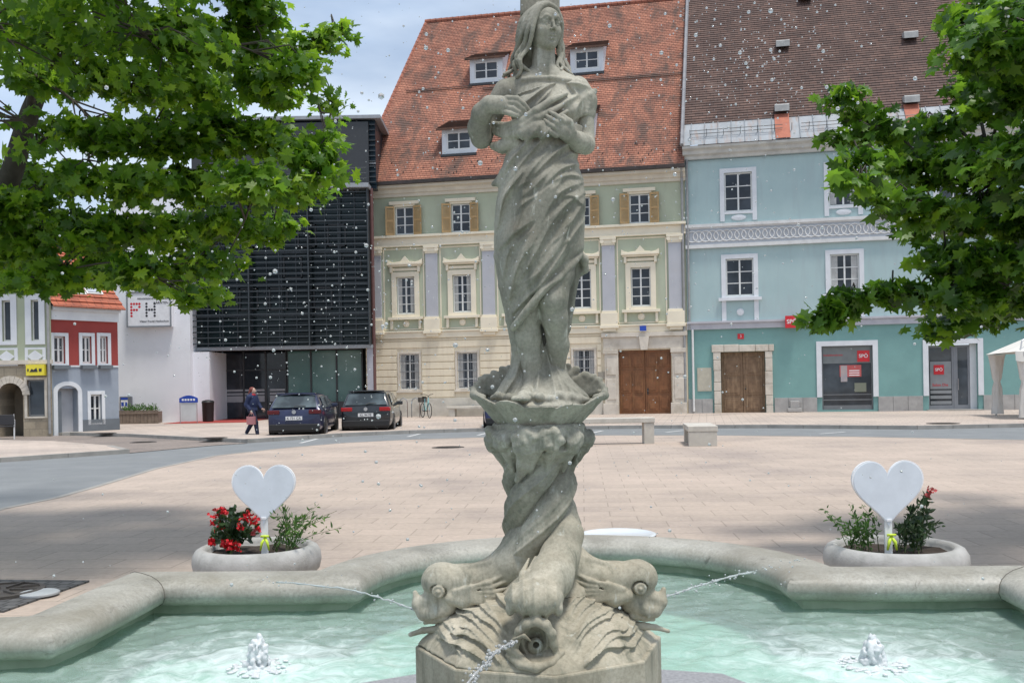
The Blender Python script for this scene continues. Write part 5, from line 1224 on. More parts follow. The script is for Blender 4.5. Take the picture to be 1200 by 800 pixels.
    for i in range(10):       # left side
        t = i / 9; o = rr.normal(0, 1.6, 3)
        strand([top(t), L(-11 - 3 * t, -14.5 + 27 * t, 22.5 + 0 * t), L(-19 - 5.5 * t, -13 + 26 * t, 6 + 4 * t), L(-22.5 - 3.5 * t, -8 + 23 * t, -9) + o, Q(612 - 4 * t + 4 * math.sin(i * 2.1), 62, -6 + 26 * t) + o, Q(608 - 5 * t + 5 * math.sin(i * 1.7), 76, -12 + 30 * t) + o, Q(606 + 10 * math.sin(i * 1.3) + rr.normal(0, 3), 89 + rr.normal(0, 4), -15 + 30 * t)], 3.4, rr.uniform(0, 6))
    for i in range(9):       # right side
        t = i / 8; o = rr.normal(0, 1.3, 3)
        strand([top(t), L(10 + 3 * t, -15 + 27 * t, 22.5), L(18 + 4 * t, -13.5 + 27 * t, 6 + 4 * t), L(20 + 3 * t, -10 + 24 * t, -9) + o, Q(656 + 4 * t, 62, 4 + 18 * t) + o, Q(657 + 6 * t, 76, 0 + 22 * t) + o, Q(662 + 10 * t, 90 + rr.normal(0, 3), -4 + 20 * t)], 3.2, rr.uniform(0, 6))
    for i in range(9):
        x = -16 + 4 * i; o = rr.normal(0, 1.2, 3)
        strand([top(.9), L(x, 30, 12), L(x * 1.05, 32, -12), Q(637 + x * 1.25, 74, 28) + o, Q(637 + x * 1.4, 96, 26) + o], 4, rr.uniform(0, 6))
    emit(w, 'hair', 'carved')
    hb = MB(); hb.box(611 - 632 - 1, 658 - 632 - 1, 22, 48, 0, 42); hb.v = [tuple(QW(np.array([[x + 632, y, z - 10.]]))[0]) for x, y, z in hb.v]
    hb.build('head_support', MATS['carved'], statue, bevel=.006)
    # ---------- gown
    g = Vol((536, -75, -488), (715, 62, -88), 1.25)
    g.add(loft(GP), (575, -50, -402), (690, 50, -148), 0)
    # open the front below the slanting hem
    a, b = np.array([668., -312.]), np.array([606., -384.]); dn = np.array([(b - a)[1], -(b - a)[0]]); dn /= np.linalg.norm(dn)
    if dn[1] > 0: dn = -dn
    def below(X, Y, Z):
        s1 = -(((X - a[0]) * dn[0] + (Z - a[1]) * dn[1]) + 3 * np.sin((X + Z) * .09))
        return np.maximum(s1, Y - 4)
    g.cut(below, (560, -75, -405), (715, 6, -300), 3)
    g.add(loft(UP), (570, -60, -474), (700, 66, -298), 4)
    # bodice wrapped from her left shoulder under the bust
    g.ell(Q(640, 133, 2), (42, 27, 27), 6); g.ell(Q(619, 131, -14), (17, 15, 16), 6); g.ell(Q(657, 129, -14), (17, 15, 17), 6)
    g.ell(Q(640, 160, 1), (40, 30, 24), 7)
    g.bone([Q(676, 104, 2), Q(685, 120, 3), Q(687, 133, 3)], [14.5, 14, 11.5], 5)
    drape(g, [([(592, 124), (606, 116), (630, 109), (648, 103), (668, 102), (690, 105)], 4.5, 3, 3), ([(625, 109), (645, 100), (664, 97), (684, 99)], 2.5, 3, 2),
        ([(606, 136), (622, 124), (636, 112), (650, 103)], 4, 5, 2.4), ([(652, 134), (668, 124), (675, 115), (668, 105)], 3.5, 5, 2.5), ([(630, 130), (640, 118), (650, 105)], 3, 4, 2),
        ([(646, 129), (655, 117), (657, 106)], 3, 4, 2), ([(594, 130), (600, 117), (608, 107)], 3, 4, 2.2), ([(670, 146), (676, 130), (684, 116)], 3.5, 4, 2.5), ([(612, 134), (628, 118), (640, 108)], 2, 3, 2)], 92, 160, 4)
    for i in range(5):        # gathered sleeve
        g.bone([Q(697 - i, 107 + 5.5 * i, 4), Q(690 - i, 112 + 5 * i, -10), Q(677 - 2 * i, 121 + 5 * i, -14)], [3.2, 3, 2.2], 1.6)
    # cloth gathered between the hands
    for i, (o, e) in enumerate([(0, -3), (7, 3), (13, 10)]):
        g.bone([Q(577, 145 + .7 * o, -6), Q(594, 148 + o * .9, -24), Q(612, 142 + o, -40), Q(628, 131 + o + e * .3, -44), Q(645, 121 + o + e, -38), Q(664, 113 + o * .6 + e, -28)], [3.2, 4.4, 4.6, 4.6, 4.0, 2.2], 1.6)
    for o in (0, 6):
        g.bone([Q(612, 140 + o, -40), Q(626, 147 + o * .8, -43), Q(641, 150 + o * .6, -40)], [3.6, 4, 2.4], 1.8)
    g.bone([Q(588, 155, -14), Q(600, 158, -24), Q(618, 151, -34)], [5, 5, 4], 2); g.bone([Q(578, 171, -6), Q(588, 172, -16), Q(604, 165, -26)], [4.5, 7, 5], 3)
    g.bone([Q(582, 175, -4), Q(594, 172, -14), Q(608, 160, -24)], [3, 4, 3], 2)
    # flap standing off the left hip
    g.bone([Q(578, 215, -6), Q(590, 203, -16), Q(606, 190, -27), Q(622, 172, -32)], [1.5, 3, 4, 3], 4)
    g.bone([Q(578, 217, -6), Q(588, 214, -14), Q(600, 204, -26)], [1.5, 3, 3], 5)
    drape(g, [
        ([(590, 292), (604, 280), (618, 270), (635, 250), (648, 232), (659, 216)], 5.5, 9, 2.4), ([(584, 268), (590, 240), (602, 224), (618, 205)], 5.5, 7, 2.2),
        ([(596, 288), (608, 264), (612, 240), (613, 224), (624, 207), (638, 190), (652, 168)], 5, 8, 3), ([(616, 300), (632, 268), (644, 246), (658, 233), (676, 222)], 6.5, 10, 2.4),
        ([(606, 336), (626, 304), (640, 276), (660, 250), (680, 234)], 6.5, 10, 2.4), ([(612, 346), (636, 318), (652, 297), (664, 273), (676, 254), (684, 238)], 6.5, 9, 3),
        ([(598, 372), (618, 352), (634, 338), (652, 316), (670, 292)], 5.5, 7, 2.2), ([(597, 355), (602, 330), (612, 308), (624, 292)], 5.5, 7, 2.2), ([(590, 332), (594, 306), (603, 288)], 4, 5, 2.5),
        ([(636, 334), (655, 306), (668, 284), (682, 264)], 5, 6, 2.5), ([(600, 214), (618, 192), (636, 172), (650, 156)], 5.5, 7, 3), ([(590, 208), (602, 192), (614, 180), (630, 162)], 5, 6, 3),
        ([(624, 216), (642, 197), (656, 183), (672, 170)], 5.5, 7, 2.2), ([(636, 228), (655, 209), (676, 197)], 5.5, 7, 2.2), ([(648, 222), (664, 214), (682, 212)], 3.5, 5, 2.5),
        ([(614, 238), (632, 222), (646, 206)], 4, 6, 2.5), ([(652, 198), (666, 188), (678, 183)], 3, 4, 2), ([(655, 240), (668, 238), (684, 248)], 2.5, 4, 2), ([(620, 262), (634, 238), (650, 222)], 2.5, 5, 2)], 152, 400, 0, 8)
    gh = [Q(601, 385, -28), Q(608, 376, -38), Q(622, 358, -45), Q(640, 337, -46), Q(656, 323, -41), Q(670, 310, -30), Q(680, 298, -12)]
    gh = catmull(gh, 6); g.bone(gh, 3.4, 3)
    # long drape down the left side
    for dx, r_ in ((0, 3.4), (4, 2.8), (8, 2.2)):
        g.bone([Q(583 + dx, 262, -12 - dx), Q(583 + dx, 300, -12 - dx), Q(588 + dx, 335, -14 - dx), Q(596 + dx * .7, 375, -12 - dx), Q(603 + dx * .4, 410, -8 - dx), Q(603 + dx * .2, 432, -8), Q(594 + dx * .6, 450, -10 - dx), Q(584 + dx, 463, -14 - dx)], [r_, r_ + .6, r_ + .4, r_, r_, r_ + 1, r_ + 2, r_ + 1], 3)
    # cloth loop at the right hip and the tail hanging behind the knee
    g.bone([Q(676, 296, -8), Q(684, 304, -2), Q(686, 316, 4), Q(678, 322, 6)], [5.5, 5.5, 4, 3.5], 3)
    for dx in (0, 6, 12):
        g.bone([Q(676 - dx, 300, 2 + dx * .3), Q(673 - dx, 330, 6), Q(669 - dx, 360, 8), Q(665 - dx, 385, 8), Q(658 - dx, 410, 10), Q(660 - dx * .7, 432, 8)], [4, 4.4, 4.2, 3.8, 3.4, 4], 2.5)
    # folds spreading over the shell at her feet
    drape(g, [([(588, 466), (602, 444), (611, 418)], 5, 5, 3), ([(600, 466), (612, 440), (618, 400)], 4, 4, 2.5), ([(622, 470), (630, 445), (634, 410), (636, 372)], 5, 4, 3), ([(650, 470), (648, 450), (642, 420), (638, 384)], 5.5, 5, 3),
        ([(678, 470), (664, 452), (652, 430), (645, 398)], 5.5, 5, 3), ([(690, 468), (678, 456), (662, 438), (650, 414)], 5, 5, 3), ([(636, 470), (630, 455), (629, 432)], 3.5, 4, 2.5), ([(662, 472), (658, 456), (650, 436)], 4, 4, 2.5)], 360, 474, 0, 8)
    g.ell(Q(632, 475, 0), (60, 54, 9), 3)
    for i in range(9):        # hem rolls lying on the shell
        x = 584 + i * 12
        g.bone([Q(x - 7, 466 + (i % 2) * 2, -40 + abs(x - 632) * .35), Q(x, 463 + (i % 3) * 2, -50 + abs(x - 632) * .4), Q(x + 8, 468 + (i % 2), -46 + abs(x - 632) * .35)], [3, 4.4, 3], 3)
    fine = []
    rq = np.random.default_rng(31)
    for i in range(12):
        x0, y0 = rq.uniform(590, 650), rq.uniform(190, 360); L_ = rq.uniform(18, 42); sl = rq.uniform(.8, 1.5)
        fine.append(([(x0, y0), (x0 + L_ * .45, y0 - L_ * .5 * sl), (x0 + L_, y0 - L_ * sl * .85)], rq.uniform(1.0, 2.0), 3.2, 1.5))
    drape(g, fine, 152, 392, 0, 8)
    # shallow unevenness of the cloth
    X, Y, Z = g.ax[0][:, None, None], g.ax[1][None, :, None], g.ax[2][None, None, :]
    g.d += (.45 * vnoise(X, Y, Z, .09, 5)).astype(np.float32)
    emit(g, 'gown', 'carved')
    # patches where cloth lies tight are left plain

def carve_shell():
    v = Vol((545, -86, -508), (722, 90, -404), 1.3)
    cx, N = 632, 11
    prof = [(500, 46), (490, 55), (480, 64), (472, 71), (464, 77)]
    t = np.array(prof[::-1], float)
    def bowl(X, Y, Z):
        y = -Z; x = X - cx; rho = np.sqrt(x * x + (Y * 1.0) ** 2); th = np.arctan2(x, -Y)
        lob = np.abs(np.cos(th * N / 2)) ** .7
        Rr = np.interp(y, t[:, 0], t[:, 1]) * (1 + .05 * (lob - .6)) + 1.4 * vnoise(X, Y, Z, .07, 2)
        rim = 466 + 8 * np.clip(np.cos(th), -.3, 1) - 4.5 * (lob - .5) + 2.2 * np.sin(th * 3 + 1) + 1.6 * np.sin(th * 8 + 2) - 5 * np.abs(np.sin(th)) ** 8
        side = (rho - Rr) * .8
        inner = -(rho - (Rr - 7)) * .8
        hollow = np.maximum(-inner, 0)
        d = np.maximum(side, np.maximum(y - 501, rim - y))
        # dished inside
        dish = (rim + 6 + (1 - (rho / Rr) ** 2) * 9) - y
        return np.maximum(d, np.where(rho < Rr - 5, dish, d))
    v.add(bowl, (548, -84, -503), (718, 84, -452), 0)
    rf = np.random.default_rng(6)
    for i in range(19):       # raised fan of the shell behind the figure
        a = R(10 + 160 * i / 18); e = Q(632, 472, 22)
        x1, y1 = 632 + (76 + rf.uniform(-2, 2)) * math.cos(a), 464 - (36 + rf.uniform(-3, 2)) * math.sin(a) ** .9
        p = [e, Q(632 + 40 * math.cos(a), 470 - 26 * math.sin(a), 30), Q(x1, y1, 34 - 8 * abs(math.cos(a)))]
        v.bone(p, [4.5, 4.6, 4.2], 3.2)
        v.bone([Q(x1, y1, 34 - 8 * abs(math.cos(a))), Q(x1 + 4 * math.cos(a), y1 - 2, 27)], [4.0, 2.0], 2.5)
    for s_ in (-1, 1):        # curled lip corners
        v.bone([Q(632 + 66 * s_, 466, -30), Q(632 + 76 * s_, 463, -12), Q(632 + 77 * s_, 457, 8)], [4, 5, 4], 3)
    X, Y, Z = v.ax[0][:, None, None], v.ax[1][None, :, None], v.ax[2][None, None, :]
    v.d += (.55 * vnoise(X, Y, Z, .3, 8)).astype(np.float32)
    emit(v, 'scallop_shell', 'carved')

def carve_column():
    v = Vol((545, -84, -694), (722, 84, -488), 1.3)
    t = np.array([(528, 51), (534, 44), (541, 38.5), (552, 39), (565, 42), (583, 43.5), (600, 43), (622, 44.5), (645, 47), (672, 56), (690, 62)], float)
    def col(X, Y, Z):
        y = -Z; cx = np.interp(y, [530, 583, 600, 645], [632, 632, 634, 637]); x = X - cx; rho = np.sqrt(x * x + Y * Y); th = np.arctan2(x, -Y)
        Rr = np.interp(y, t[:, 0], t[:, 1]); N = 4; ph = (600 - y) * 2 * math.pi / 224
        c = np.abs(np.cos(N * (th - ph - .25) / 2))
        amp = np.interp(y, [520, 545, 575, 680], [.16, .34, .46, .46])
        r_ = Rr * (1 - amp + amp * np.sqrt(np.clip(c, 0, 1))) + Rr * .02
        # a fin crest riding each tail
        fr = (N * (th - ph - .25) / (2 * np.pi)) % 1.0
        r_ = r_ + 2.6 * np.exp(-((fr - .12) / .045) ** 2) + .9 * np.sin(fr * 2 * np.pi * 5) * np.clip((fr - .15), 0, .4) * 2
        return np.maximum((rho - r_) * .72, np.maximum(y - 690, 512 - y))
    v.add(col, (565, -66, -692), (705, 66, -510), 0)
    rr = np.random.default_rng(11)
    for i in range(11):       # leafy knuckled capital
        a = 2 * math.pi * i / 11 + .25; x, d = math.sin(a), -math.cos(a)
        big = i % 2 == 0
        v.ell(Q(632 + 50 * x, 514, 50 * d), (15, 15, 13), 3)
        for j in range(5 if big else 3):
            q = a + rr.uniform(-.2, .2)
            v.ell(Q(632 + 58 * math.sin(q), 505 + rr.uniform(0, 18), -58 * math.cos(q)), (6.5, 6.5, 6.5), 2)
        v.bone([Q(632 + 55 * x, 522, 55 * d), Q(632 + 46 * x, 534, 46 * d), Q(632 + 38 * x, 552, 38 * d)], [7, 5, 2], 4)
    v.ell(Q(632, 506, 0), (56, 56, 13), 4)
    # broad leaf on the front
    for s_ in (-1, 0, 1):
        v.bone([Q(622 + 8 * s_, 508, -54), Q(620 + 9 * s_, 524, -52), Q(616 + 5 * s_, 545, -42), Q(606, 562, -36)], [7, 8, 5, 2], 4)
    # neck bead under the shell
    def bead(X, Y, Z):
        rho = np.sqrt((X - 632) ** 2 + Y ** 2); return np.sqrt((rho - 50) ** 2 + (Z + 500) ** 2) - 5
    v.add(bead, (572, -60, -506), (692, 60, -494), 2)
    X, Y, Z = v.ax[0][:, None, None], v.ax[1][None, :, None], v.ax[2][None, None, :]
    m = np.clip((-530 - Z) * -.03, 0, 1)
    v.d += ((1.6 * vnoise(X, Y, Z, .22, 4) + 1.1 * vnoise(X, Y, Z, .5, 9)) * np.where(-Z < 530, 1, .25)).astype(np.float32)
    emit(v, 'twisted_column', 'carved')

def dolphin_side(s_):
    """the dolphin lying to the left (-1) or right (+1), in profile"""
    mx_ = (lambda x: x) if s_ < 0 else (lambda x: 1264 - x)
    P = lambda x, y, d: Q(mx_(x), y - (0 if s_ < 0 else 1 + (632 - x) * .02), d)
    lo, hi = (478, 630) if s_ < 0 else (634, 790)
    v = Vol((lo, -72, -752), (hi, 60, -596), 1.3)
    v.bone([P(628, 612, -4), P(616, 640, -8), P(600, 662, -10), P(574, 677, -12), P(546, 681, -14), P(520, 680, -16)], [16, 26, 25, 21, 19.5, 19.5], 7)
    v.ell(P(516, 680, -16), (22, 22, 21), 5)
    v.bone([P(548, 664, -22), P(575, 658, -24), P(598, 648, -24), P(618, 628, -26)], [3, 3, 3.5, 3], 3)      # crest
    v.bone([P(528, 700, -30), P(545, 703, -30), P(565, 698, -32)], [8, 10, 6], 5)                               # cheek
    for i in range(6):
        v.bone([P(532, 692 + 1.5 * i, -36), P(552, 687 + 3.4 * i, -38), P(574 + 2 * i, 682 + 5.5 * i, -36), P(592 + 3 * i, 672 + 8 * i, -32)], [1.6, 2.8, 3, 1.5], 1.6)
    v.bone([P(540, 697, -36), P(562, 690, -38)], 1.2, 1, cut=True)
    # upturned beak with its curl
    v.bone([P(524, 708, -20), P(510, 716, -20), P(498, 717, -20), P(490, 708, -19), P(486.5, 694, -18)], [13, 12.5, 9.5, 7, 2.6], 4)
    v.bone([P(499, 704, -20), P(510, 700, -20)], [9, 11], 4)
    v.bone([P(503, 703, -33), P(502, 709, -33), P(506, 713, -33)], [2.4, 3, 2], 1, cut=True)
    v.bone([P(520, 724, -33), P(508, 728, -30)], [3, 2.5], 1, cut=True)
    v.bone([P(498, 729, -16), P(508, 727, -20), P(522, 724, -24)], [2.5, 3.5, 5], 2)                            # lip over the block
    v.bone([P(481, 743, -12), P(496, 738, -16), P(516, 736, -18)], [2.6, 3.4, 5], 2)
    v.bone([P(497, 692, -28), P(510, 702, -36), P(528, 711, -38), P(548, 715, -36)], [1.5, 2.2, 2.2, 1.2], 1.5, cut=True)
    ec = P(513.5, 693, -38)
    def ring(X, Y, Z, r0=6.6, r1=2.1):
        q = np.sqrt((X - ec[0]) ** 2 + (Z - ec[2]) ** 2); return np.sqrt((q - r0) ** 2 + (Y - ec[1] - 0) ** 2) - r1
    v.ell(ec + np.array([0, 4, 0]), (9.6, 6, 9.6), 1.4, cut=True)
    v.ell(ec + np.array([0, 5, 0]), (8, 7, 8), .4)
    v.add(lambda X, Y, Z: ring(X, Y, Z, 5.6, 1.7), ec - 10, ec + 10, .6); v.ell(ec + np.array([0, -1, 0]), (2.6, 3, 2.6), .5)
    X, Y, Z = v.ax[0][:, None, None], v.ax[1][None, :, None], v.ax[2][None, None, :]
    v.d += (.5 * vnoise(X, Y, Z, .16, 21 + s_)).astype(np.float32)
    emit(v, 'dolphin', 'carved_pale')
def dolphin_front():
    v = Vol((575, -165, -800), (700, 30, -560), 1.3)
    v.bone([Q(650, 590, 2), Q(663, 626, -24), Q(656, 652, -42), Q(645, 676, -64), Q(631, 698, -88)], [12, 19, 21, 24, 24], 8)
    c = Q(626, 700, -104)
    def melon(X, Y, Z):
        x, y, z = (X - c[0]) / 32, (Y - c[1]) / 30, (Z - c[2]) / 20
        k = np.sqrt(x * x + y * y + z * z)
        return (k - 1) * 21 + 2.6 * np.abs(np.sin((X - c[0]) * .27)) ** .6 - 2
    v.add(melon, c - 34, c + 34, 3)
    for s_ in (-1, 1):
        e = Q(626 + 28 * s_, 712, -112)
        v.ell(e, (5.5, 6.5, 8.5), 1.2); v.ell(e + np.array([1.8 * s_, -3, 0]), (3, 3.4, 4), .4)
    lip = [(600, 768), (604, 752), (609, 739), (617, 731), (628, 728), (639, 732), (646, 742), (649, 755), (652, 766)]
    v.bone([Q(x, y, -118 - 8 * math.sin(math.pi * i / 8)) for i, (x, y) in enumerate(lip)], [3.5, 4.2, 5, 5.4, 5.6, 5.4, 5, 4.2, 3.5], 3)
    v.ell(Q(627, 748, -102), (22, 18, 26), 6)
    v.ell(Q(627, 755, -128), (14, 24, 18), 2, cut=True)
    v.bone([Q(596, 768, -116), Q(610, 778, -128), Q(628, 782, -134), Q(646, 777, -128), Q(658, 765, -116)], [4, 4.5, 5, 4.5, 4], 3)
    v.bone([Q(590, 757, -112), Q(604, 764, -122), Q(618, 776, -130)], [3, 4, 3], 2)
    v.ell(Q(628, 757, -112), (9.5, 8, 9.5), 1); v.bone([Q(628, 755, -124), Q(628, 755, -108)], 3.4, .6, cut=True)
    v.bone([Q(602, 748, -128), Q(614, 744, -134), Q(622, 751, -130)], [1.6, 2.2, 1.4], .8)
    for i in range(8):        # ribbed fins fanning back from the head
        x = 594 + i * 8.5
        v.bone([Q(608 + i * 5, 694, -100), Q(612 + i * 7, 672, -82 + 1.2 * abs(i - 3)), Q(620 + i * 7.5, 646 + abs(i - 4) * 2, -58 + 2.5 * abs(i - 4))], [2.0, 3.4, 1.4], 1.2)
    X, Y, Z = v.ax[0][:, None, None], v.ax[1][None, :, None], v.ax[2][None, None, :]
    v.d += (.5 * vnoise(X, Y, Z, .16, 33)).astype(np.float32)
    emit(v, 'dolphin', 'carved_pale', label='dolphin facing the viewer with open mouth and water nozzle')
OCT = [-85, -40, 5, 50, 95, 140, 185, 230]
def oct_r(th, R0):
    """distance from the axis to the octagon side in direction th (degrees clockwise from the camera)"""
    a = (th - 5) % 45; return R0 * math.cos(R(22.5)) / math.cos(R(a - 22.5))
def carve_waves():
    h = 1.5; v = Vol((472, -162, -800), (795, 162, -668), h)
    def mound(X, Y, Z):
        y = -Z; x = X - 632; rho = np.sqrt(x * x + Y * Y) + 1e-3; th = np.degrees(np.arctan2(x, -Y))
        a = (th - 5) % 45; ro = 141 * math.cos(R(22.5)) / np.cos(np.radians(a - 22.5))
        lim = np.interp(y, [672, 690, 710, 730, 744, 750], [.10, .40, .62, .82, .955, .99])
        r_ = ro * lim
        crest = 0
        return np.maximum((rho - r_ + crest - 2) * .6, y - 752)
    v.add(mound, (478, -158, -754), (790, 158, -672), 0)
    rr = np.random.default_rng(5); arcs = []
    for gap in (-1, 1):
        for r_ in range(9):
            y = 697 + r_ * 6.4; x = 30 + (r_ % 2) * 14 + rr.uniform(-4, 4)
            while x < 118 + r_:
                break; w = rr.uniform(26, 46); dy = rr.uniform(-2.5, 2.5) + (x - 60) * .05
                pts = [(x, y + dy + 7), (x + w * .3, y + dy + 1), (x + w * .65, y + dy), (x + w, y + dy + 5)]
                pts = [(600 + (632 + gap * px_ - 600) * .93, 450 + (py_ - 450) * .93) for px_, py_ in pts]
                if gap < 0: pts = [(a_, b_) for a_, b_ in pts][::-1]
                arcs.append((pts, rr.uniform(3.2, 5.2), 5.5, 1.8)); x += w * rr.uniform(.75, .95)
    arcs = []
    for gap in (-1, 1):
        for k_ in range(9):
            y = 690 + k_ * 7.4; o = 1.5 * k_
            for pts, am in (([(36 + o, y + 26), (50 + o, y + 13), (68 + o, y + 5), (88 + o, y + 3), (108 + o, y + 9)], 4.8), ([(82 + o, y + 16), (98 + o, y + 8), (116 + o, y + 5), (130 + o, y + 8)], 3.4)):
                j = rr.uniform(-6, 6); pts = [(600 + (632 + gap * (px_ + j) - 600) * .93, 450 + (py_ + rr.uniform(-2.2, 2.2) - 450) * .93) for px_, py_ in pts]
                arcs.append((pts[::-1] if gap < 0 else pts, am * rr.uniform(.75, 1.1), 5.5, 1.7))
    arcs = [(p_ if p_[0][0] < p_[-1][0] else p_[::-1], a_, w_, s_) for p_, a_, w_, s_ in arcs]
    drape(v, arcs, 672, 748, 10, 14)
    X, Y, Z = v.ax[0][:, None, None], v.ax[1][None, :, None], v.ax[2][None, None, :]
    v.d += (.5 * vnoise(X, Y, Z, .2, 41)).astype(np.float32)
    emit(v, 'carved_waves', 'carved_pale')
def pedestal():
    zt = (lambda y: EYE + (450 - y) / PS)(751); mb = MB()
    R0 = 145 / PS
    ring = [(R0 * math.sin(R(t)), -R0 * math.cos(R(t))) for t in OCT]
    mb.prism(ring, 'z', .34, zt)
    o = mb.build('pedestal_block', MATS['carved_pale'], statue, bevel=.006)
    o.modifiers.new('t', 'SUBSURF').subdivision_type = 'SIMPLE'; o.modifiers['t'].levels = o.modifiers['t'].render_levels = 2
    MATS['granite'] = mat('grey_granite', (.33, .33, .34), (.2, .2, .21), 60, .6, .2, 80)
    s2 = MB(); ring = [(1.27 * math.sin(R(t)), -1.27 * math.cos(R(t))) for t in OCT]
    s2.prism(ring, 'z', .0, .335); s2.build('granite_step', MATS['granite'], statue, bevel=.01)
carve_figure(); carve_shell(); carve_column(); dolphin_side(-1); dolphin_side(1); dolphin_front(); carve_waves(); pedestal()
# ------------------------------------------------------------------ maples standing on the square
mat('bark', (.085, .075, .062), (.045, .04, .034), 8, .9, .6, 25)
m_leaf('maple_leaf', [(.036, .098, .008), (.062, .15, .011), (.105, .215, .013), (.165, .29, .02)], .48)
m_leaf('maple_leaf_dark', [(.024, .07, .007), (.04, .11, .009), (.07, .165, .012), (.125, .245, .018)], .42)
def maple_leaves(P, N, size, rr, up=.55):
    """five-lobed leaves, folded a little along the midrib; P centres, N outward directions"""
    out = [(0, -.48), (.10, -.16), (.40, -.30), (.36, -.06), (.56, .12), (.30, .20), (.30, .40), (.12, .34), (0, .60), (-.12, .34), (-.30, .40), (-.30, .20), (-.56, .12), (-.36, -.06), (-.40, -.30), (-.10, -.16)]
    L = np.array([(0, .05)] + out); n = len(P); k = len(L)
    nz_ = N * .45 + np.array([0, 0, up]) + rr.normal(0, .42, (n, 3)); nz_ /= np.linalg.norm(nz_, axis=1)[:, None]
    a = rr.normal(0, 1, (n, 3)) + N * .8 + np.array([0, 0, -.75]); a -= (a * nz_).sum(1)[:, None] * nz_; a /= np.linalg.norm(a, axis=1)[:, None]
    b = np.cross(a, nz_); s_ = size * rr.uniform(.5, 1.25, n)
    fold_ = -np.abs(L[:, 0])[None] * rr.uniform(-.1, .7, n)[:, None] - (L[:, 1] ** 2)[None] * rr.uniform(-.1, .6, n)[:, None]
    V = P[:, None, :] + s_[:, None, None] * (L[None, :, 1, None] * a[:, None, :] + L[None, :, 0, None] * b[:, None, :] + fold_[:, :, None] * nz_[:, None, :])
    m = len(out); f = np.array([(0, 1 + i, 1 + (i + 1) % m) for i in range(m)])
    Fq = (f[None] + (np.arange(n) * k)[:, None, None]).reshape(-1, 3)
    return V.reshape(-1, 3), Fq
def maple(root_loc, trunk_pts, trunk_rad, clumps, size, label, seed, density=1.0, bare=(), leafm='maple_leaf'):
    rr = np.random.default_rng(seed); t = thing('maple_tree', label, 'tree', root_loc); off = np.array(root_loc)
    mb = MB(); T_ = [np.array(p, float) for p in trunk_pts]
    TP = catmull(trunk_pts, 5) if len(trunk_pts) > 2 else np.array(trunk_pts); tr_ = np.interp(np.linspace(0, 1, len(TP)), np.linspace(0, 1, len(trunk_rad)), trunk_rad)
    mb.tube([p - off for p in TP], list(tr_), 10)
    Ps, Ns = [], []
    nodes = [(p, 0, tr_[i]) for i, p in enumerate(TP) if p[2] > 1.7]
    clumps = sorted(clumps, key=lambda c: np.min(np.linalg.norm(TP - np.array(c[0]), axis=1)))
    for c, rad, n in clumps:
        c = np.array(c, float); rad = np.array(rad, float) if hasattr(rad, '__len__') else np.array([rad, rad, rad * .62])
        best = min(nodes, key=lambda q: np.linalg.norm(q[0] - c) + .25 * q[1] + .5 * max(0, q[0][2] - c[2]))
        a, lv = best[0], best[1]; m = (a + c) / 2 + np.array([0, 0, .06 * np.linalg.norm(c - a)]) + rr.normal(0, .06, 3)
        LP = catmull([a, m, c], 4); r0 = min(best[2] * .7, .05); r1 = max(.008, r0 * .5); mb.tube([p - off for p in LP], list(np.linspace(r0, r1, len(LP))), 6)
        nodes.append((c, lv + 1, r1 * 1.15)); nodes.append((m, lv + 1, (r0 + r1) / 2))
        nt = max(3, int(n / 13))
        for i in range(nt):
            d = rr.normal(0, 1, 3); d /= np.linalg.norm(d); e = c + d * rad * rr.uniform(.45, 1.0) ; s0 = LP[rr.integers(len(LP) // 2, len(LP))]
            if (s0 - e) @ (s0 - e) > 2.5: s0 = LP[-1]
            mid = (s0 + e) / 2 + np.array([0, 0, .1]) + rr.normal(0, .05, 3)
            mb.tube([s0 - off, mid - off, e - off], [.012, .008, .004], 4, False)
            k_ = int(21 * density * rr.uniform(.6, 1.4)); q = rr.uniform(.25, 1, k_) ** .7
            pts = mid + (e - mid) * q[:, None] + rr.normal(0, 1, (k_, 3)) * np.array([.13, .13, .05]) * (.6 + .5 * rad.max() ** .5); pts[:, 2] -= .03 * q
            Ps.append(pts); Ns.append(np.repeat(d[None] * np.array([1, 1, .4]), k_, 0))
    P, N = np.concatenate(Ps), np.concatenate(Ns)
    for pts in bare:
        mb.tube([np.array(p) - off for p in catmull(pts, 4)], list(np.linspace(.012, .003, (len(pts) - 1) * 4 + 1)), 4)
    mb.build('trunk', MATS['bark'], t, True)
    V, Fq = maple_leaves(P - off, N, size, rr); mesh_np('crown', V, Fq, MATS[leafm], t, False)
    return len(P)
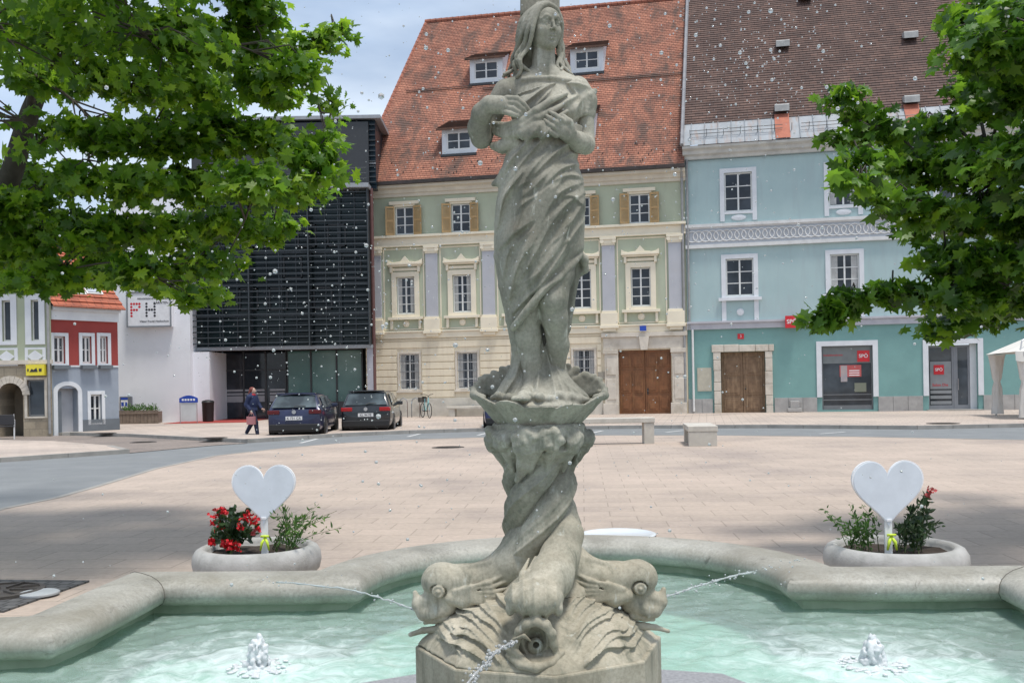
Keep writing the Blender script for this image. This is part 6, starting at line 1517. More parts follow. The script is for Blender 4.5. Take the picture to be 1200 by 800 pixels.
# left tree: about 12 m away, crown reaching in from the left edge
def LP_(x, y, D): p = PD(x, y, D); return (p.x, p.y, p.z)
rr_t = np.random.default_rng(77)
LC = []
def cl(x, y, D, r_, n, flat_=.55): LC.append((LP_(x, y, D), (r_, r_ * 1.1, r_ * flat_), n))
outline = [  # photo pixel, radius in px, leaves
 (40, -40, 80, 260), (120, -30, 80, 260), (200, -35, 70, 240), (270, -20, 55, 190), (300, 10, 42, 130), (60, 40, 70, 200), (140, 40, 75, 240), (215, 45, 70, 240), (280, 60, 50, 170),
 (330, 62, 40, 120), (372, 50, 30, 80), (402, 40, 16, 26), (350, 88, 34, 90), (310, 105, 45, 140), (240, 110, 60, 230), (170, 105, 65, 230), (100, 95, 60, 150), (35, 85, 50, 90),
 (60, 150, 45, 80), (125, 165, 50, 150), (195, 165, 62, 250), (265, 160, 60, 250), (325, 165, 45, 160), (360, 185, 32, 100), (384, 165, 14, 14), (391, 123, 10, 16), (375, 205, 20, 40), (350, 225, 32, 90), (300, 215, 50, 200), (235, 220, 58, 230),
 (165, 220, 50, 160), (100, 210, 42, 100), (45, 215, 40, 60), (30, 265, 42, 90), (90, 262, 42, 120), (150, 268, 45, 160), (210, 272, 48, 190), (270, 268, 45, 170), (318, 270, 32, 90), (20, 310, 34, 80), (70, 318, 30, 80), (120, 305, 34, 90), (165, 315, 30, 90), (215, 315, 34, 110), (262, 308, 28, 80), (240, 340, 18, 40), (228, 350, 12, 20), (180, 330, 18, 34), (30, 332, 20, 50), (60, 334, 18, 44), (95, 330, 20, 50), (5, 335, 22, 60), (125, 326, 20, 44), (150, 322, 22, 50), (0, 300, 35, 90), (50, 290, 36, 100), (105, 282, 34, 100), (200, 335, 22, 50), (10, 235, 34, 90), (50, 245, 30, 80), (20, 205, 30, 60), (-20, 260, 40, 100)]
for x, y, r_, n in outline:
    D = 10.6 + rr_t.uniform(-1.5, 1.7); cl(x, y, D, r_ / 97.5 * D / 12 * .84, int(n * 1.45))
for x, y, D, r_, n in ((-120, 60, 12.5, 1.1, 300), (-140, 180, 12, 1.0, 250), (-90, -120, 12.5, 1.3, 320), (80, -150, 12, 1.3, 320), (220, -130, 12.4, 1.1, 260), (-200, -60, 13, 1.3, 300), (-230, 120, 12.6, 1.2, 240), (-100, 270, 11.5, .9, 160), (60, -20, 15, 1.5, 250), (-80, 30, 15, 1.4, 200), (100, -40, 9.8, 1.1, 260), (-40, 10, 9.4, 1.1, 260), (-70, 130, 9.6, 1.0, 220), (160, 30, 10.2, .9, 180)): cl(x, y, D - 1.4, r_, n, .6)
for X_, D, z_, r_, n in ((-5.2, 8.6, 6.0, 1.3, 420), (-3.4, 8.4, 6.1, 1.2, 400), (-1.9, 8.9, 6.3, 1.1, 340), (-5.8, 7.2, 5.6, 1.2, 380), (-4.2, 7.0, 5.6, 1.1, 340), (-2.7, 7.4, 5.7, 1.0, 300), (-6.8, 8.4, 6.2, 1.2, 320)): LC.append(((X_, D, z_), (r_, r_, r_ * .5), n))  # unseen crown clumps above the view, added to shade the near paving
tb = G(-30, 590)
base = (LP_(-75, 300, 10.7)[0], 10.7, 0)
nl = maple(base, [(base[0], 10.7, -.05), (base[0] + .05, 10.7, 1.6), LP_(-28, 300, 10.65), LP_(8, 220, 10.6), LP_(36, 130, 10.6), LP_(75, 40, 10.6), LP_(110, -90, 10.6), LP_(120, -180, 10.6)], [.22, .17, .13, .12, .10, .07, .04, .02], LC, .14,
      'broad green maple whose crown fills the upper left, above the cars and the white wall', 5, 1.0,
      bare=[[LP_(255, 30, 10.2), LP_(285, 32, 10.1), LP_(308, 30, 10.0), LP_(332, 14, 10.0)], [LP_(300, 31, 10.0), LP_(306, 45, 10.0), LP_(300, 60, 10.0)], [LP_(285, 32, 10.1), LP_(300, 18, 10.1), LP_(325, 8, 10.0)], [LP_(270, 31, 10.1), LP_(276, 48, 10.1), LP_(290, 52, 10.0)]])
LC2, LC = LC, []
o2 = [(1170, 20, 60, 190), (1215, 60, 70, 220), (1155, 60, 50, 150), (1125, 30, 25, 40), (1185, 110, 60, 230), (1135, 105, 32, 90), (1095, 145, 36, 100), (1045, 150, 26, 50), (1005, 135, 18, 26), (975, 112, 15, 20), (985, 170, 18, 30), (1012, 188, 24, 50), (1052, 198, 34, 100), (1105, 195, 46, 180), (1160, 190, 60, 260), (1215, 180, 55, 200),
      (1045, 238, 26, 60), (1095, 250, 40, 140), (1145, 255, 52, 220), (1200, 255, 50, 200), (1108, 300, 30, 90), (1145, 310, 42, 170), (1195, 310, 45, 180), (1115, 350, 24, 70), (1150, 350, 32, 110), (1195, 350, 34, 120), (1105, 385, 20, 50), (1165, 372, 16, 30), (1066, 272, 14, 18), (1006, 214, 12, 10),
      (978, 364, 16, 26), (968, 378, 11, 14), (1000, 352, 13, 16), (1020, 346, 12, 14), (1044, 342, 11, 10), (1068, 346, 12, 14)]
for x, y, r_, n in o2:
    D = 9.0 + rr_t.uniform(-1.1, 1.2); 
    if y > 325 and x < 1080: D = 9.0
    cl(x, y, D, r_ / 124.5 * D / 9.4 * .84, int(n * (1.65 if x > 1100 else 1.0)))
for x, y, D, r_, n in ((1300, 60, 9.5, 1.2, 300), (1330, 200, 9.5, 1.1, 300), (1290, 300, 9.3, .9, 200), (1250, -60, 9.5, 1.2, 260), (1400, 120, 10, 1.3, 260), (1260, 110, 11.5, 1.3, 240), (1260, 200, 7.8, .9, 220), (1330, 40, 7.6, 1.0, 220), (1420, 280, 9, 1.0, 180), (1230, 260, 11, 1.0, 200), (1230, 30, 7.9, .8, 180)): cl(x, y, D, r_, n, .6)
for X_, D, z_, r_, n in ((5.4, 8.2, 5.9, 1.2, 380), (6.6, 8.6, 6.0, 1.2, 360), (5.2, 9.6, 6.4, 1.1, 300)): LC.append(((X_, D, z_), (r_, r_, r_ * .5), n))  # more crown overhead, out of view, added for its shade on the right
tb2 = PD(1330, 450, 9.5)
n2 = maple((tb2.x, 9.5, 0), [(tb2.x, 9.5, -.05), (tb2.x - .05, 9.5, 1.8), (tb2.x - .1, 9.5, 3), (tb2.x - .2, 9.5, 4.2), (tb2.x - .3, 9.5, 5.6)], [.2, .16, .13, .09, .03], LC, .15,
      'dense dark green maple reaching in from the right, in front of the turquoise house', 9, 1.15, leafm='maple_leaf_dark')
print('leaves', nl, n2)
# ------------------------------------------------------------------ planters with hearts behind the basin
mat('cast_concrete', (.44, .435, .42), (.33, .325, .31), 5, .85, .35, 60, stain=(.26, .26, .24), sscale=3)
mat('soil', (.05, .035, .025), (.03, .022, .016), 20, .95, .6, 60)
flat('heart_white', (.66, .72, .78), .25); flat('heart_edge', (.82, .84, .86), .3); flat('tag_yellow', (.62, .8, .06), .5)
flat('petal_red', (.58, .012, .02), .5); flat('petal_pink', (.55, .1, .1), .5)
m_leaf('shrub_leaf', [(.03, .075, .018), (.05, .13, .025), (.10, .2, .04)], .3); m_leaf('dark_leaf', [(.012, .03, .012), (.02, .05, .016), (.04, .075, .02)], .2)
def leaf_mesh(P, Dv, ln, wd, rr):
    n = len(P); Dv = Dv / np.linalg.norm(Dv, axis=1)[:, None]; s_ = np.cross(Dv, rr.normal(0, 1, (n, 3))); s_ /= np.linalg.norm(s_, axis=1)[:, None]; u = np.cross(s_, Dv)
    L = np.array([(0, 0, 0), (.35, .5, .06), (.7, .38, .03), (1, 0, -.1), (.7, -.38, .03), (.35, -.5, .06)]); l_ = ln * rr.uniform(.6, 1.25, n)[:, None, None]
    V = P[:, None] + l_ * (L[None, :, 0, None] * Dv[:, None] + L[None, :, 1, None] * s_[:, None] * wd + L[None, :, 2, None] * u[:, None])
    f = np.array([(0, 1, 2), (0, 2, 3), (0, 3, 4), (0, 4, 5)]); return V.reshape(-1, 3), (f[None] + (np.arange(n) * 6)[:, None, None]).reshape(-1, 3)
def shrub(name, loc, stems, leafm, label, cat, seed, ln=.05, wd=.35, per=26, flowers=None, spread=.035):
    rr = np.random.default_rng(seed); t = thing(name, label, cat, loc); mb = MB(); P, Dn = [], []
    tips = []
    for base, tip in stems:
        b, e = np.array(base, float), np.array(tip, float); m = (b + e) / 2 + np.array([(e - b)[0] * -.12, 0, .04]) + rr.normal(0, .012, 3)
        c = catmull([b, m, e], 6); mb.tube(list(c), list(np.linspace(.004, .0015, len(c))), 4, False)
        for i in range(per):
            q = rr.uniform(.15, 1); j = q * (len(c) - 1); k = min(int(j), len(c) - 2); p = c[k] + (c[k + 1] - c[k]) * (j - k); d = (c[k + 1] - c[k]) / np.linalg.norm(c[k + 1] - c[k])
            P.append(p + rr.normal(0, spread * .4, 3)); Dn.append(d * .8 + rr.normal(0, .75, 3) + np.array([0, 0, .1]))
        tips.append(c[-1])
    mb.build('stems', MATS['bark_green'] if 'bark_green' in MATS else flat('bark_green', (.07, .1, .03), .7), t)
    V, Fq = leaf_mesh(np.array(P), np.array(Dn), ln, wd, rr); mesh_np('foliage', V, Fq, MATS[leafm], t, False)
    if flowers:
        for col, pts, sz in flowers:
            for p in pts:
                n = 16; V, Fq = leaf_mesh(np.array(p)[None] + rr.normal(0, sz * .35, (n, 3)), rr.normal(0, 1, (n, 3)) + np.array([0, -.7, .3]), sz * .9, .9, rr)
                mesh_np('blossom', V, Fq, MATS[col], t, False)
    return t
def planter(cx_, D, w, label, seed):
    r0 = w / 2; X = ray(cx_, 640)[0] * D; mb = MB()
    pr = [(r0 * .62, 0), (r0 * .80, .04), (r0 * .97, .13), (r0, .20), (r0 * .99, .26), (r0 * .94, .305), (r0 * .87, .325), (r0 * .80, .318), (r0 * .77, .29), (r0 * .75, .24)]
    mb.lathe(pr, 48); t = thing('flower_bowl', label, 'planter', (X, D, 0), 0, 'concrete flower bowls'); mb.build('bowl', MATS['cast_concrete'], t, True)
    q = MB(); rr = np.random.default_rng(seed); n = 24; vs = [(0, 0, .275)] + [(r0 * .755 * math.cos(a) * f, r0 * .755 * math.sin(a) * f, .265 + rr.uniform(-.008, .012)) for f in (.5, 1) for a in np.linspace(0, 2 * math.pi, n, endpoint=False)]
    q.add(vs, [(0, 1 + i, 1 + (i + 1) % n) for i in range(n)] + [(1 + i, 1 + n + i, 1 + n + (i + 1) % n, 1 + (i + 1) % n) for i in range(n)]); q.build('soil', MATS['soil'], t); return X
def heart(X, Y, zc, w, h, tipz, label, stem_z0, tilt=0):
    """upright white heart plate on a flat stem"""
    t = thing('heart_sign', label, 'garden sign', (X, Y, .26), tilt, 'white hearts on stems')
    def out(s_):
        P = []
        for k in range(64):
            a = 2 * math.pi * k / 64; x = 16 * math.sin(a) ** 3; z = 13 * math.cos(a) - 5 * math.cos(2 * a) - 2 * math.cos(3 * a) - math.cos(4 * a)
            P.append((x / 32 * w * s_, ((z + 17) / 29 * h - h / 2) * s_ + h / 2 + tipz - .26))
        return P
    a = MB(); a.prism(out(1.0), 'y', -.012, .012); a.build('heart_rim', MATS['heart_edge'], t, bevel=.004)
    a = MB(); a.prism(out(.955), 'y', -.0165, -.0125); a.build('heart_face', MATS['heart_white'], t)
    a = MB(); a.box(-.028, .028, -.009, .009, -.02, tipz - .26 + .08); a.box(-.02, .02, -.022, -.0168, tipz - .26 + .055, tipz - .26 + .075); a.build('stem', MATS['heart_edge'], t, bevel=.004)
    return t
m = planter(301.5, 8.15, 1.03, 'round grey concrete flower bowl with red geraniums, left of the statue', 1); YL = 8.15
xl = m; zc = lambda y, D, x: PD(x, y, D).z
hx = PD(312, 580, 8.02); heart(hx.x, 7.95, 0, 76 / 1170 * 7.95, 72 / 1170 * 7.95, PD(313, 616, 7.95).z, 'white heart sign on a stem in the left flower bowl with red geraniums', 0, R(-3))
p_ = planter(1048.5, 7.65, 1.06, 'round grey concrete flower bowl with dark shrubs, right of the statue', 2); xr = p_
hx2 = PD(1040, 580, 7.45); heart(hx2.x, 7.45, 0, 86 / 1170 * 7.45, 80 / 1170 * 7.45, PD(1041, 619, 7.45).z, 'white heart sign on a stem in the right flower bowl, slightly larger', 0, R(3))
for hx_, Yh, nm in ((hx.x, 7.93, 'left'), (hx2.x, 7.43, 'right')):
    q = MB(); rr = np.random.default_rng(4)
    for s_ in (-1, 1): q.tube([(0, -.01, .12), (.022 * s_, -.03, .08), (.034 * s_, -.026, .02)], [.010, .013, .007], 6)
    q.tube([(-.032, -.014, .13), (0, -.024, .133), (.032, -.014, .13)], .010, 6)
    o = q.build('ribbon', MATS['tag_yellow'], None, True); o.location = (hx_ + .01, Yh, .30); tag(o, 'yellow green ribbon tied round the stem of the %s heart' % nm, 'ribbon')
rr = np.random.default_rng(12)
def pxs(x, y, D, X0, Y0): p = PD(x, y, D); return (p.x - X0, p.y - Y0, p.z)
def S_(X0, Y0, lst): return [((pxs(b[0], b[1], b[2], X0, Y0)[0], b[2] - Y0, .26), pxs(t_[0], t_[1], t_[2], X0, Y0)) for b, t_ in lst]
st = S_(xl, 8.15, [((270, 640, 8.1 + rr.uniform(-.15, .25)), (x + rr.uniform(-4, 4), y + rr.uniform(-4, 4), 8.1 + rr.uniform(-.25, .3))) for x, y in ((250, 600), (258, 612), (268, 600), (278, 596), (285, 604), (292, 610), (272, 615), (262, 625), (284, 622), (296, 618), (250, 628), (276, 606), (288, 612), (300, 622))])
shrub('geranium', (xl, 8.15, 0), st, 'dark_leaf', 'bushy red geranium behind and left of the heart in the left bowl', 'flower', 3, .06, .75, 26,
      [('petal_red', [pxs(x, y, 7.95, xl, 8.15) for x, y in ((252, 604), (250, 612), (256, 618), (262, 598), (288, 606), (296, 612), (302, 620), (292, 604), (300, 606), (248, 636), (272, 640), (282, 618), (266, 640), (276, 637), (270, 634), (280, 642), (262, 636))], .034), ('petal_pink', [pxs(x, y, 8.0, xl, 8.15) for x, y in ((262, 601), (298, 624), (256, 597))], .035)])
st = S_(xl, 8.15, [((325 + rr.uniform(-8, 22), 640, 8.1 + rr.uniform(-.12, .2)), (x + rr.uniform(-2, 2), y, 8.1 + rr.uniform(-.3, .3))) for x, y in ((322, 605), (326, 590), (331, 600), (336, 612), (342, 604), (348, 612), (355, 604), (364, 600), (375, 590), (372, 604), (384, 606), (394, 598), (352, 618), (362, 615), (335, 596), (398, 618), (345, 622))])
shrub('leafy_plant', (xl, 8.15, 0), st, 'shrub_leaf', 'light green feathery plant leaning right out of the left bowl', 'plant', 4, .055, .26, 22)
st = S_(xr, 7.65, [((1005 + rr.uniform(-10, 30), 640, 7.6 + rr.uniform(-.1, .2)), (x + rr.uniform(-2, 2), y, 7.6 + rr.uniform(-.25, .25))) for x, y in ((968, 597), (974, 606), (982, 615), (990, 612), (996, 590), (1002, 600), (1008, 592), (1014, 602), (1020, 610), (1000, 616), (985, 622), (1012, 618), (1025, 618), (1006, 606))])
shrub('leafy_plant', (xr, 7.65, 0), st, 'shrub_leaf', 'green leafy plant on the left side of the right bowl', 'plant', 5, .05, .36, 24)
st = S_(xr, 7.65, [((1065 + rr.uniform(-15, 15), 640, 7.6 + rr.uniform(-.1, .2)), (x + rr.uniform(-3, 3), y, 7.6 + rr.uniform(-.25, .25))) for x, y in ((1088, 577), (1084, 590), (1076, 595), (1092, 600), (1070, 605), (1082, 608), (1098, 614), (1062, 612), (1074, 618), (1090, 620), (1055, 618), (1066, 598), (1078, 585))])
shrub('dark_shrub', (xr, 7.65, 0), st, 'dark_leaf', 'very dark shrub with a red tip on the right side of the right bowl', 'shrub', 6, .06, .45, 34, [('petal_pink', [pxs(1090, 573, 7.6, xr, 7.65), pxs(1088, 580, 7.6, xr, 7.65)], .03)])
# round dish lying behind the rim
pd_ = PD(724, 617, 8.0); q = MB(); q.lathe([(.39, 0), (.40, .014), (.385, .02), (.355, .02), (.345, .008), (.001, .008)], 48); o = q.build('round_tray', mat('tray_white', (.68, .71, .74), (.55, .6, .64), 3, .3, .05, 20), None, True); g8 = G(724, 628, 0); o.location = (g8.x, g8.y, .01); tag(o, 'flat white rimmed tray lying on the paving behind the basin rim', 'tray')
# paved tree pit with round grate at lower left
cA = G(36, 697); m_brick('setts', (.12, .12, .12), (.085, .085, .088), (.04, .04, .04), .11, .11, .012, .8, scale_noise=1.5, bmp=.6)
q = MB(); w = .95
q.box(-1.5, .20, -.62, .5, 0, .022); o = q.build('tree_pit_setts', MATS['setts'], None); o.location = (cA.x, cA.y, 0); o.rotation_euler = (0, 0, R(-8)); o['kind'] = 'structure'
q = MB(); q.lathe([(.33, 0), (.33, .022), (.29, .026), (.29, .014), (.001, .014)], 30)
for k in range(9): a = 2 * math.pi * k / 9; q.tube([(.08 * math.cos(a), .08 * math.sin(a), .022), (.29 * math.cos(a), .29 * math.sin(a), .022)], .012, 4)
c1 = G(0, 697); o = q.build('drain_grate', MATS['cast_iron'], None); o.location = (c1.x, c1.y, .022); tag(o, 'round rusty iron grate in dark setts at the lower left corner', 'grate')
c1 = G(46, 699); q = MB(); q.lathe([(.15, 0), (.15, .014), (.14, .02), (.001, .02)], 28); o = q.build('round_cover', mat('cover_pale', (.42, .44, .45), None, 6, .6), None); o.location = (c1.x, c1.y, .022); tag(o, 'small pale round cover in the dark setts behind the basin rim', 'cover')
# benches on the plaza
mat('bench_concrete', (.56, .53, .47), (.46, .43, .38), 3, .85, .3, 50, stain=(.36, .34, .3), sscale=2)
def slab_bench(px0, px1, ybase, ytop, label, ends=None):
    a, b = G(px0, ybase), G(px1, ybase); D = b.y; h = (ybase - ytop) / 1170 * D
    t = thing('concrete_bench', label, 'bench', (b.x, b.y, 0), 0); L_ = abs(b.x - a.x)
    q = MB(); q.box(-L_, 0, 0, .48, h - .13, h); q.build('seat', MATS['bench_concrete'], t, bevel=.015)
    for x0 in (-L_ + .02, -.28): 
        q = MB(); q.box(x0, x0 + .26, .02, .46, 0, h - .131); q.build('leg', MATS['bench_concrete'], t, bevel=.012)
slab_bench(640, 768, 520, 489, 'long pale concrete bench on the plaza just right of the column')
g9 = G(824, 523); t = thing('concrete_bench', 'pale concrete bench seen end on, right of the long bench', 'bench', (g9.x, g9.y, 0), R(-6))
q = MB(); q.box(-.36, .36, 0, 1.9, .36, .50); q.build('seat', MATS['bench_concrete'], t, bevel=.015)
for y0 in (.01, 1.55): q = MB(); q.box(-.34, .34, y0, y0 + .3, 0, .359); q.build('leg', MATS['bench_concrete'], t, bevel=.012)
# ------------------------------------------------------------------ parked cars
def paint(name, col):
    m, n, l, p = nodes_of(name); p.inputs['Base Color'].default_value = (*col, 1); p.inputs['Roughness'].default_value = .28; p.inputs['Coat Weight'].default_value = .8; p.inputs['Coat Roughness'].default_value = .05; p.inputs['Metallic'].default_value = .2
    t = n.new('ShaderNodeTexCoord'); a = noise(n, l, t.outputs['Object'], 2.5, 4); r_ = ramp(n, [col, tuple(c * 1.5 + .006 for c in col)], [.4, .75]); l.new(a.outputs['Fac'], r_.inputs[0]); l.new(r_.outputs[0], p.inputs['Base Color'])
    MATS[name] = m; return m
paint('paint_navy', (.006, .010, .045)); paint('paint_black', (.010, .011, .013)); paint('paint_blue', (.008, .02, .09))
glassy('car_glass', (.03, .04, .045), (.10, .13, .14), .05, 1.2); flat('tyre', (.018, .018, .018), .85); flat('alloy', (.38, .38, .4), .3, .7); flat('tail_red', (.38, .012, .014), .15); flat('tail_dark', (.10, .006, .008), .2); flat('trim_black', (.012, .012, .013), .5); flat('plate_white', (.72, .72, .72), .4); flat('chrome', (.6, .6, .62), .15, .9)
def car(loc, rz, m, label, W=.89, H=1.46, L=4.25, plate='K 482 BT', tail='tail_red', estate=False):
    t = thing('parked_car', label, 'car', loc, rz, 'cars parked along the road')
    top = [(0, .62), (.03, .80), (.10, .965), (.50, H - .08), (.72, H - .015), (1.3, H), (2.1, H - .02), (2.55, H - .10), (3.20, .98), (3.75, .88), (4.12, .74), (4.25, .55)]
    if estate: top[2:5] = [(.08, .98), (.34, H - .09), (.5, H - .02)]
    rings = []; ns = len(top)
    wf = lambda y: W * np.interp(y, [0, .12, .5, 3.3, 3.9, 4.15, L], [.90, .96, 1, 1, .95, .86, .7])
    for y, zt in top:
        w = wf(y); belt = min(.93, zt - .01); th = max(0, (zt - .93) / (H - .93)); roof_in = w - .20 * th - .02
        ring = [(0, .20), (w * .86, .20), (w * .97, .27), (w, .42), (w * .995, .66), (w * .965, belt), (roof_in, max(belt + .003, zt - .09 * min(1, th + .3))), (roof_in * .86, zt - .012), (0, zt + .005)]
        rings.append([(x, y, z) for x, z in ring] + [(-x, y, z) for x, z in ring[-2:0:-1]])
    k = len(rings[0]); vs = [v for r_ in rings for v in r_]; fs = [(i * k + j, i * k + (j + 1) % k, (i + 1) * k + (j + 1) % k, (i + 1) * k + j) for i in range(ns - 1) for j in range(k)] + [tuple(range(k))[::-1], tuple(range((ns - 1) * k, ns * k))]
    mb = MB(); mb.add(vs, fs); body = mb.build('body', m, t, True); sb = body.modifiers.new('s', 'SUBSURF'); sb.levels = sb.render_levels = 2
    # glass: rear screen, side windows, windscreen
    def at_(y, z, side):   # point on the flank
        zt = np.interp(y, [p[0] for p in top], [p[1] for p in top]); w = wf(y); f = (z - .93) / max(.05, (zt - .93)); return (side * (w * .965 - f * .19 * max(0, (zt - .93) / (H - .93)) + .004), y, z)
    q = MB(); y0, z0, y1, z1_ = (.085, .975, .47, H - .11) if not estate else (.07, .985, .31, H - .115)
    q.quad((-W * .80, y0 - .012, z0), (W * .80, y0 - .012, z0), (W * .66, y1 - .012, z1_), (-W * .66, y1 - .012, z1_)); rg = q.build('rear_window', MATS['car_glass'], t); sd_ = rg.modifiers.new('s', 'SOLIDIFY'); sd_.thickness = .012
    q = MB(); q.box(-W * .7, W * .7, y1 - .06, y1 + .14, z1_ + .05, z1_ + .085); q.build('roof_spoiler', m, t, bevel=.012)
    for s_ in (-1, 1):
        for (a, b, c_, d) in ((.62, 1.45, .80, 1.42), (1.53, 2.35, 1.50, 2.28)) + (((2.42, 3.0, 2.35, 2.55),)):
            q = MB(); zt_ = H - .13; q.quad(at_(a, .96, s_), at_(b, .96, s_), at_(d, zt_ - (.12 if b > 2.9 else 0), s_), at_(c_, zt_ - (.12 if b > 2.9 else 0), s_)); o = q.build('side_window', MATS['car_glass'], t); sd_ = o.modifiers.new('s', 'SOLIDIFY'); sd_.thickness = .014; sd_.offset = 0
        for yw in (.78, 3.35):
            ar = MB(); ar.lathe([(.36, 0), (.36, .03), (.001, .03)], 24, M=Matrix.Translation((s_ * (W - .025), yw, .32)) @ Matrix.Rotation(R(90) * s_, 4, 'Y')); ar.build('wheel_arch', MATS['trim_black'], t)
            wh = MB(); M_ = Matrix.Translation((s_ * (W - .19), yw, .315)) @ Matrix.Rotation(R(90) * s_, 4, 'Y'); wh.lathe([(.20, .0), (.29, .0), (.315, .03), (.315, .17), (.29, .205), (.215, .205), (.205, .19)], 28, M=M_); wo_ = wh.build('wheel', MATS['tyre'], t, auto=True)
            rm = MB(); rm.lathe([(.205, .185), (.21, .205), (.19, .2), (.17, .17), (.06, .19), (.001, .2)], 24, M=M_); rm.build('rim', MATS['alloy'], wo_)
        q = MB(); q.box(s_ * (W + .02) - (.1 if s_ > 0 else .0) + (0 if s_ > 0 else -.0), s_ * (W + .02) + (.1 if s_ > 0 else -.1) * 1.0 if False else s_ * (W + .14), 2.55, 2.68, .93, 1.06); q.build('wing_mirror', m, t, bevel=.03)
        xa = s_ * W * .97; q = MB(); xs_ = sorted((s_ * W * .52, s_ * W * .95)); q.box(xs_[0], xs_[1], -.012 + .0, .16, .77, .90); q.build('tail_lamp', MATS[tail], t, bevel=.02)
    q = MB(); q.box(-W * .9, W * .9, -.035, .2, .24, .46); q.box(-W * .86, W * .86, .0, .2, .19, .25); q.build('rear_bumper', MATS['trim_black'], t, bevel=.03)
    q = MB(); q.box(-.26, .26, -.03, -.01 + .05, .585, .70); pl_o = q.build('number_plate', MATS['plate_white'], t); text(plate, .11, 'ink', pl_o, (0, -.0315, .64), bold=.0)
    q = MB(); q.lathe([(.065, 0), (.065, .012), (.045, .012), (.045, .002), (.001, .002)], 20, M=Matrix.Translation((0, -.0, .84)) @ Matrix.Rotation(R(90), 4, 'X')); q.build('badge', MATS['chrome'], t)
    q = MB(); q.tube([(0, -.01 + .03, 1.0), (.1, .0 + .055, 1.04), (.36, .06 + .02, 1.03)], .012, 5); q.build('rear_wiper', MATS['trim_black'], t)
    return t
g = G(345, 513.5); car((g.x, g.y, 0), R(2), MATS['paint_navy'], 'dark navy hatchback parked beside the walking person, leftmost of the parked cars', plate='K 731 CA', tail='tail_dark')
g = G(429, 508); car((g.x, g.y, 0), R(1), MATS['paint_black'], 'black estate car with red tail lamps parked left of the statue', H=1.5, plate='KL 94 FE', estate=True)
g = G(597, 505); car((g.x, g.y, 0), R(0), MATS['paint_blue'], 'dark blue car almost hidden behind the shell of the statue', plate='K 205 LM')
# parked motor scooters glimpsed between the cars
def scooter(loc, rz, col, label, seed=0):
    t = thing('motor_scooter', label, 'scooter', loc, rz, 'scooters between the parked cars')
    for y in (0.0, 1.2):
        q = MB(); M_ = Matrix.Translation((-.06, y, .24)) @ Matrix.Rotation(R(90), 4, 'Y'); q.lathe([(.12, 0), (.22, .0), (.24, .03), (.24, .09), (.22, .12), (.12, .12)], 20, M=M_); q.build('wheel', MATS['tyre'], t)
    q = MB(); q.prism([(-.15, .45), (.1, .32), (.75, .28), (.95, .3), (1.1, .75), (1.02, .95), (.9, .45), (.5, .42), (.4, .72), (-.25, .78)], 'x', -.17, .17); q.build('fairing', MATS[col], t, bevel=.05)
    q = MB(); q.box(-.15, .15, -.25, .45, .79, .88); q.build('seat', MATS['trim_black'], t, bevel=.03)
    q = MB(); q.tube([(-.33, .95, 1.05), (-.1, 1.02, 1.02), (.1, 1.02, 1.02), (.33, .95, 1.05)], .02, 6); q.tube([(0, 1.05, .9), (0, 1.0, 1.03)], .03, 6); q.build('handlebar', MATS['trim_black'], t)
paint('paint_red', (.35, .02, .02))
g = G(385, 499); scooter((g.x, g.y, .11), R(70), 'paint_red', 'red motor scooter parked between the navy car and the black estate')
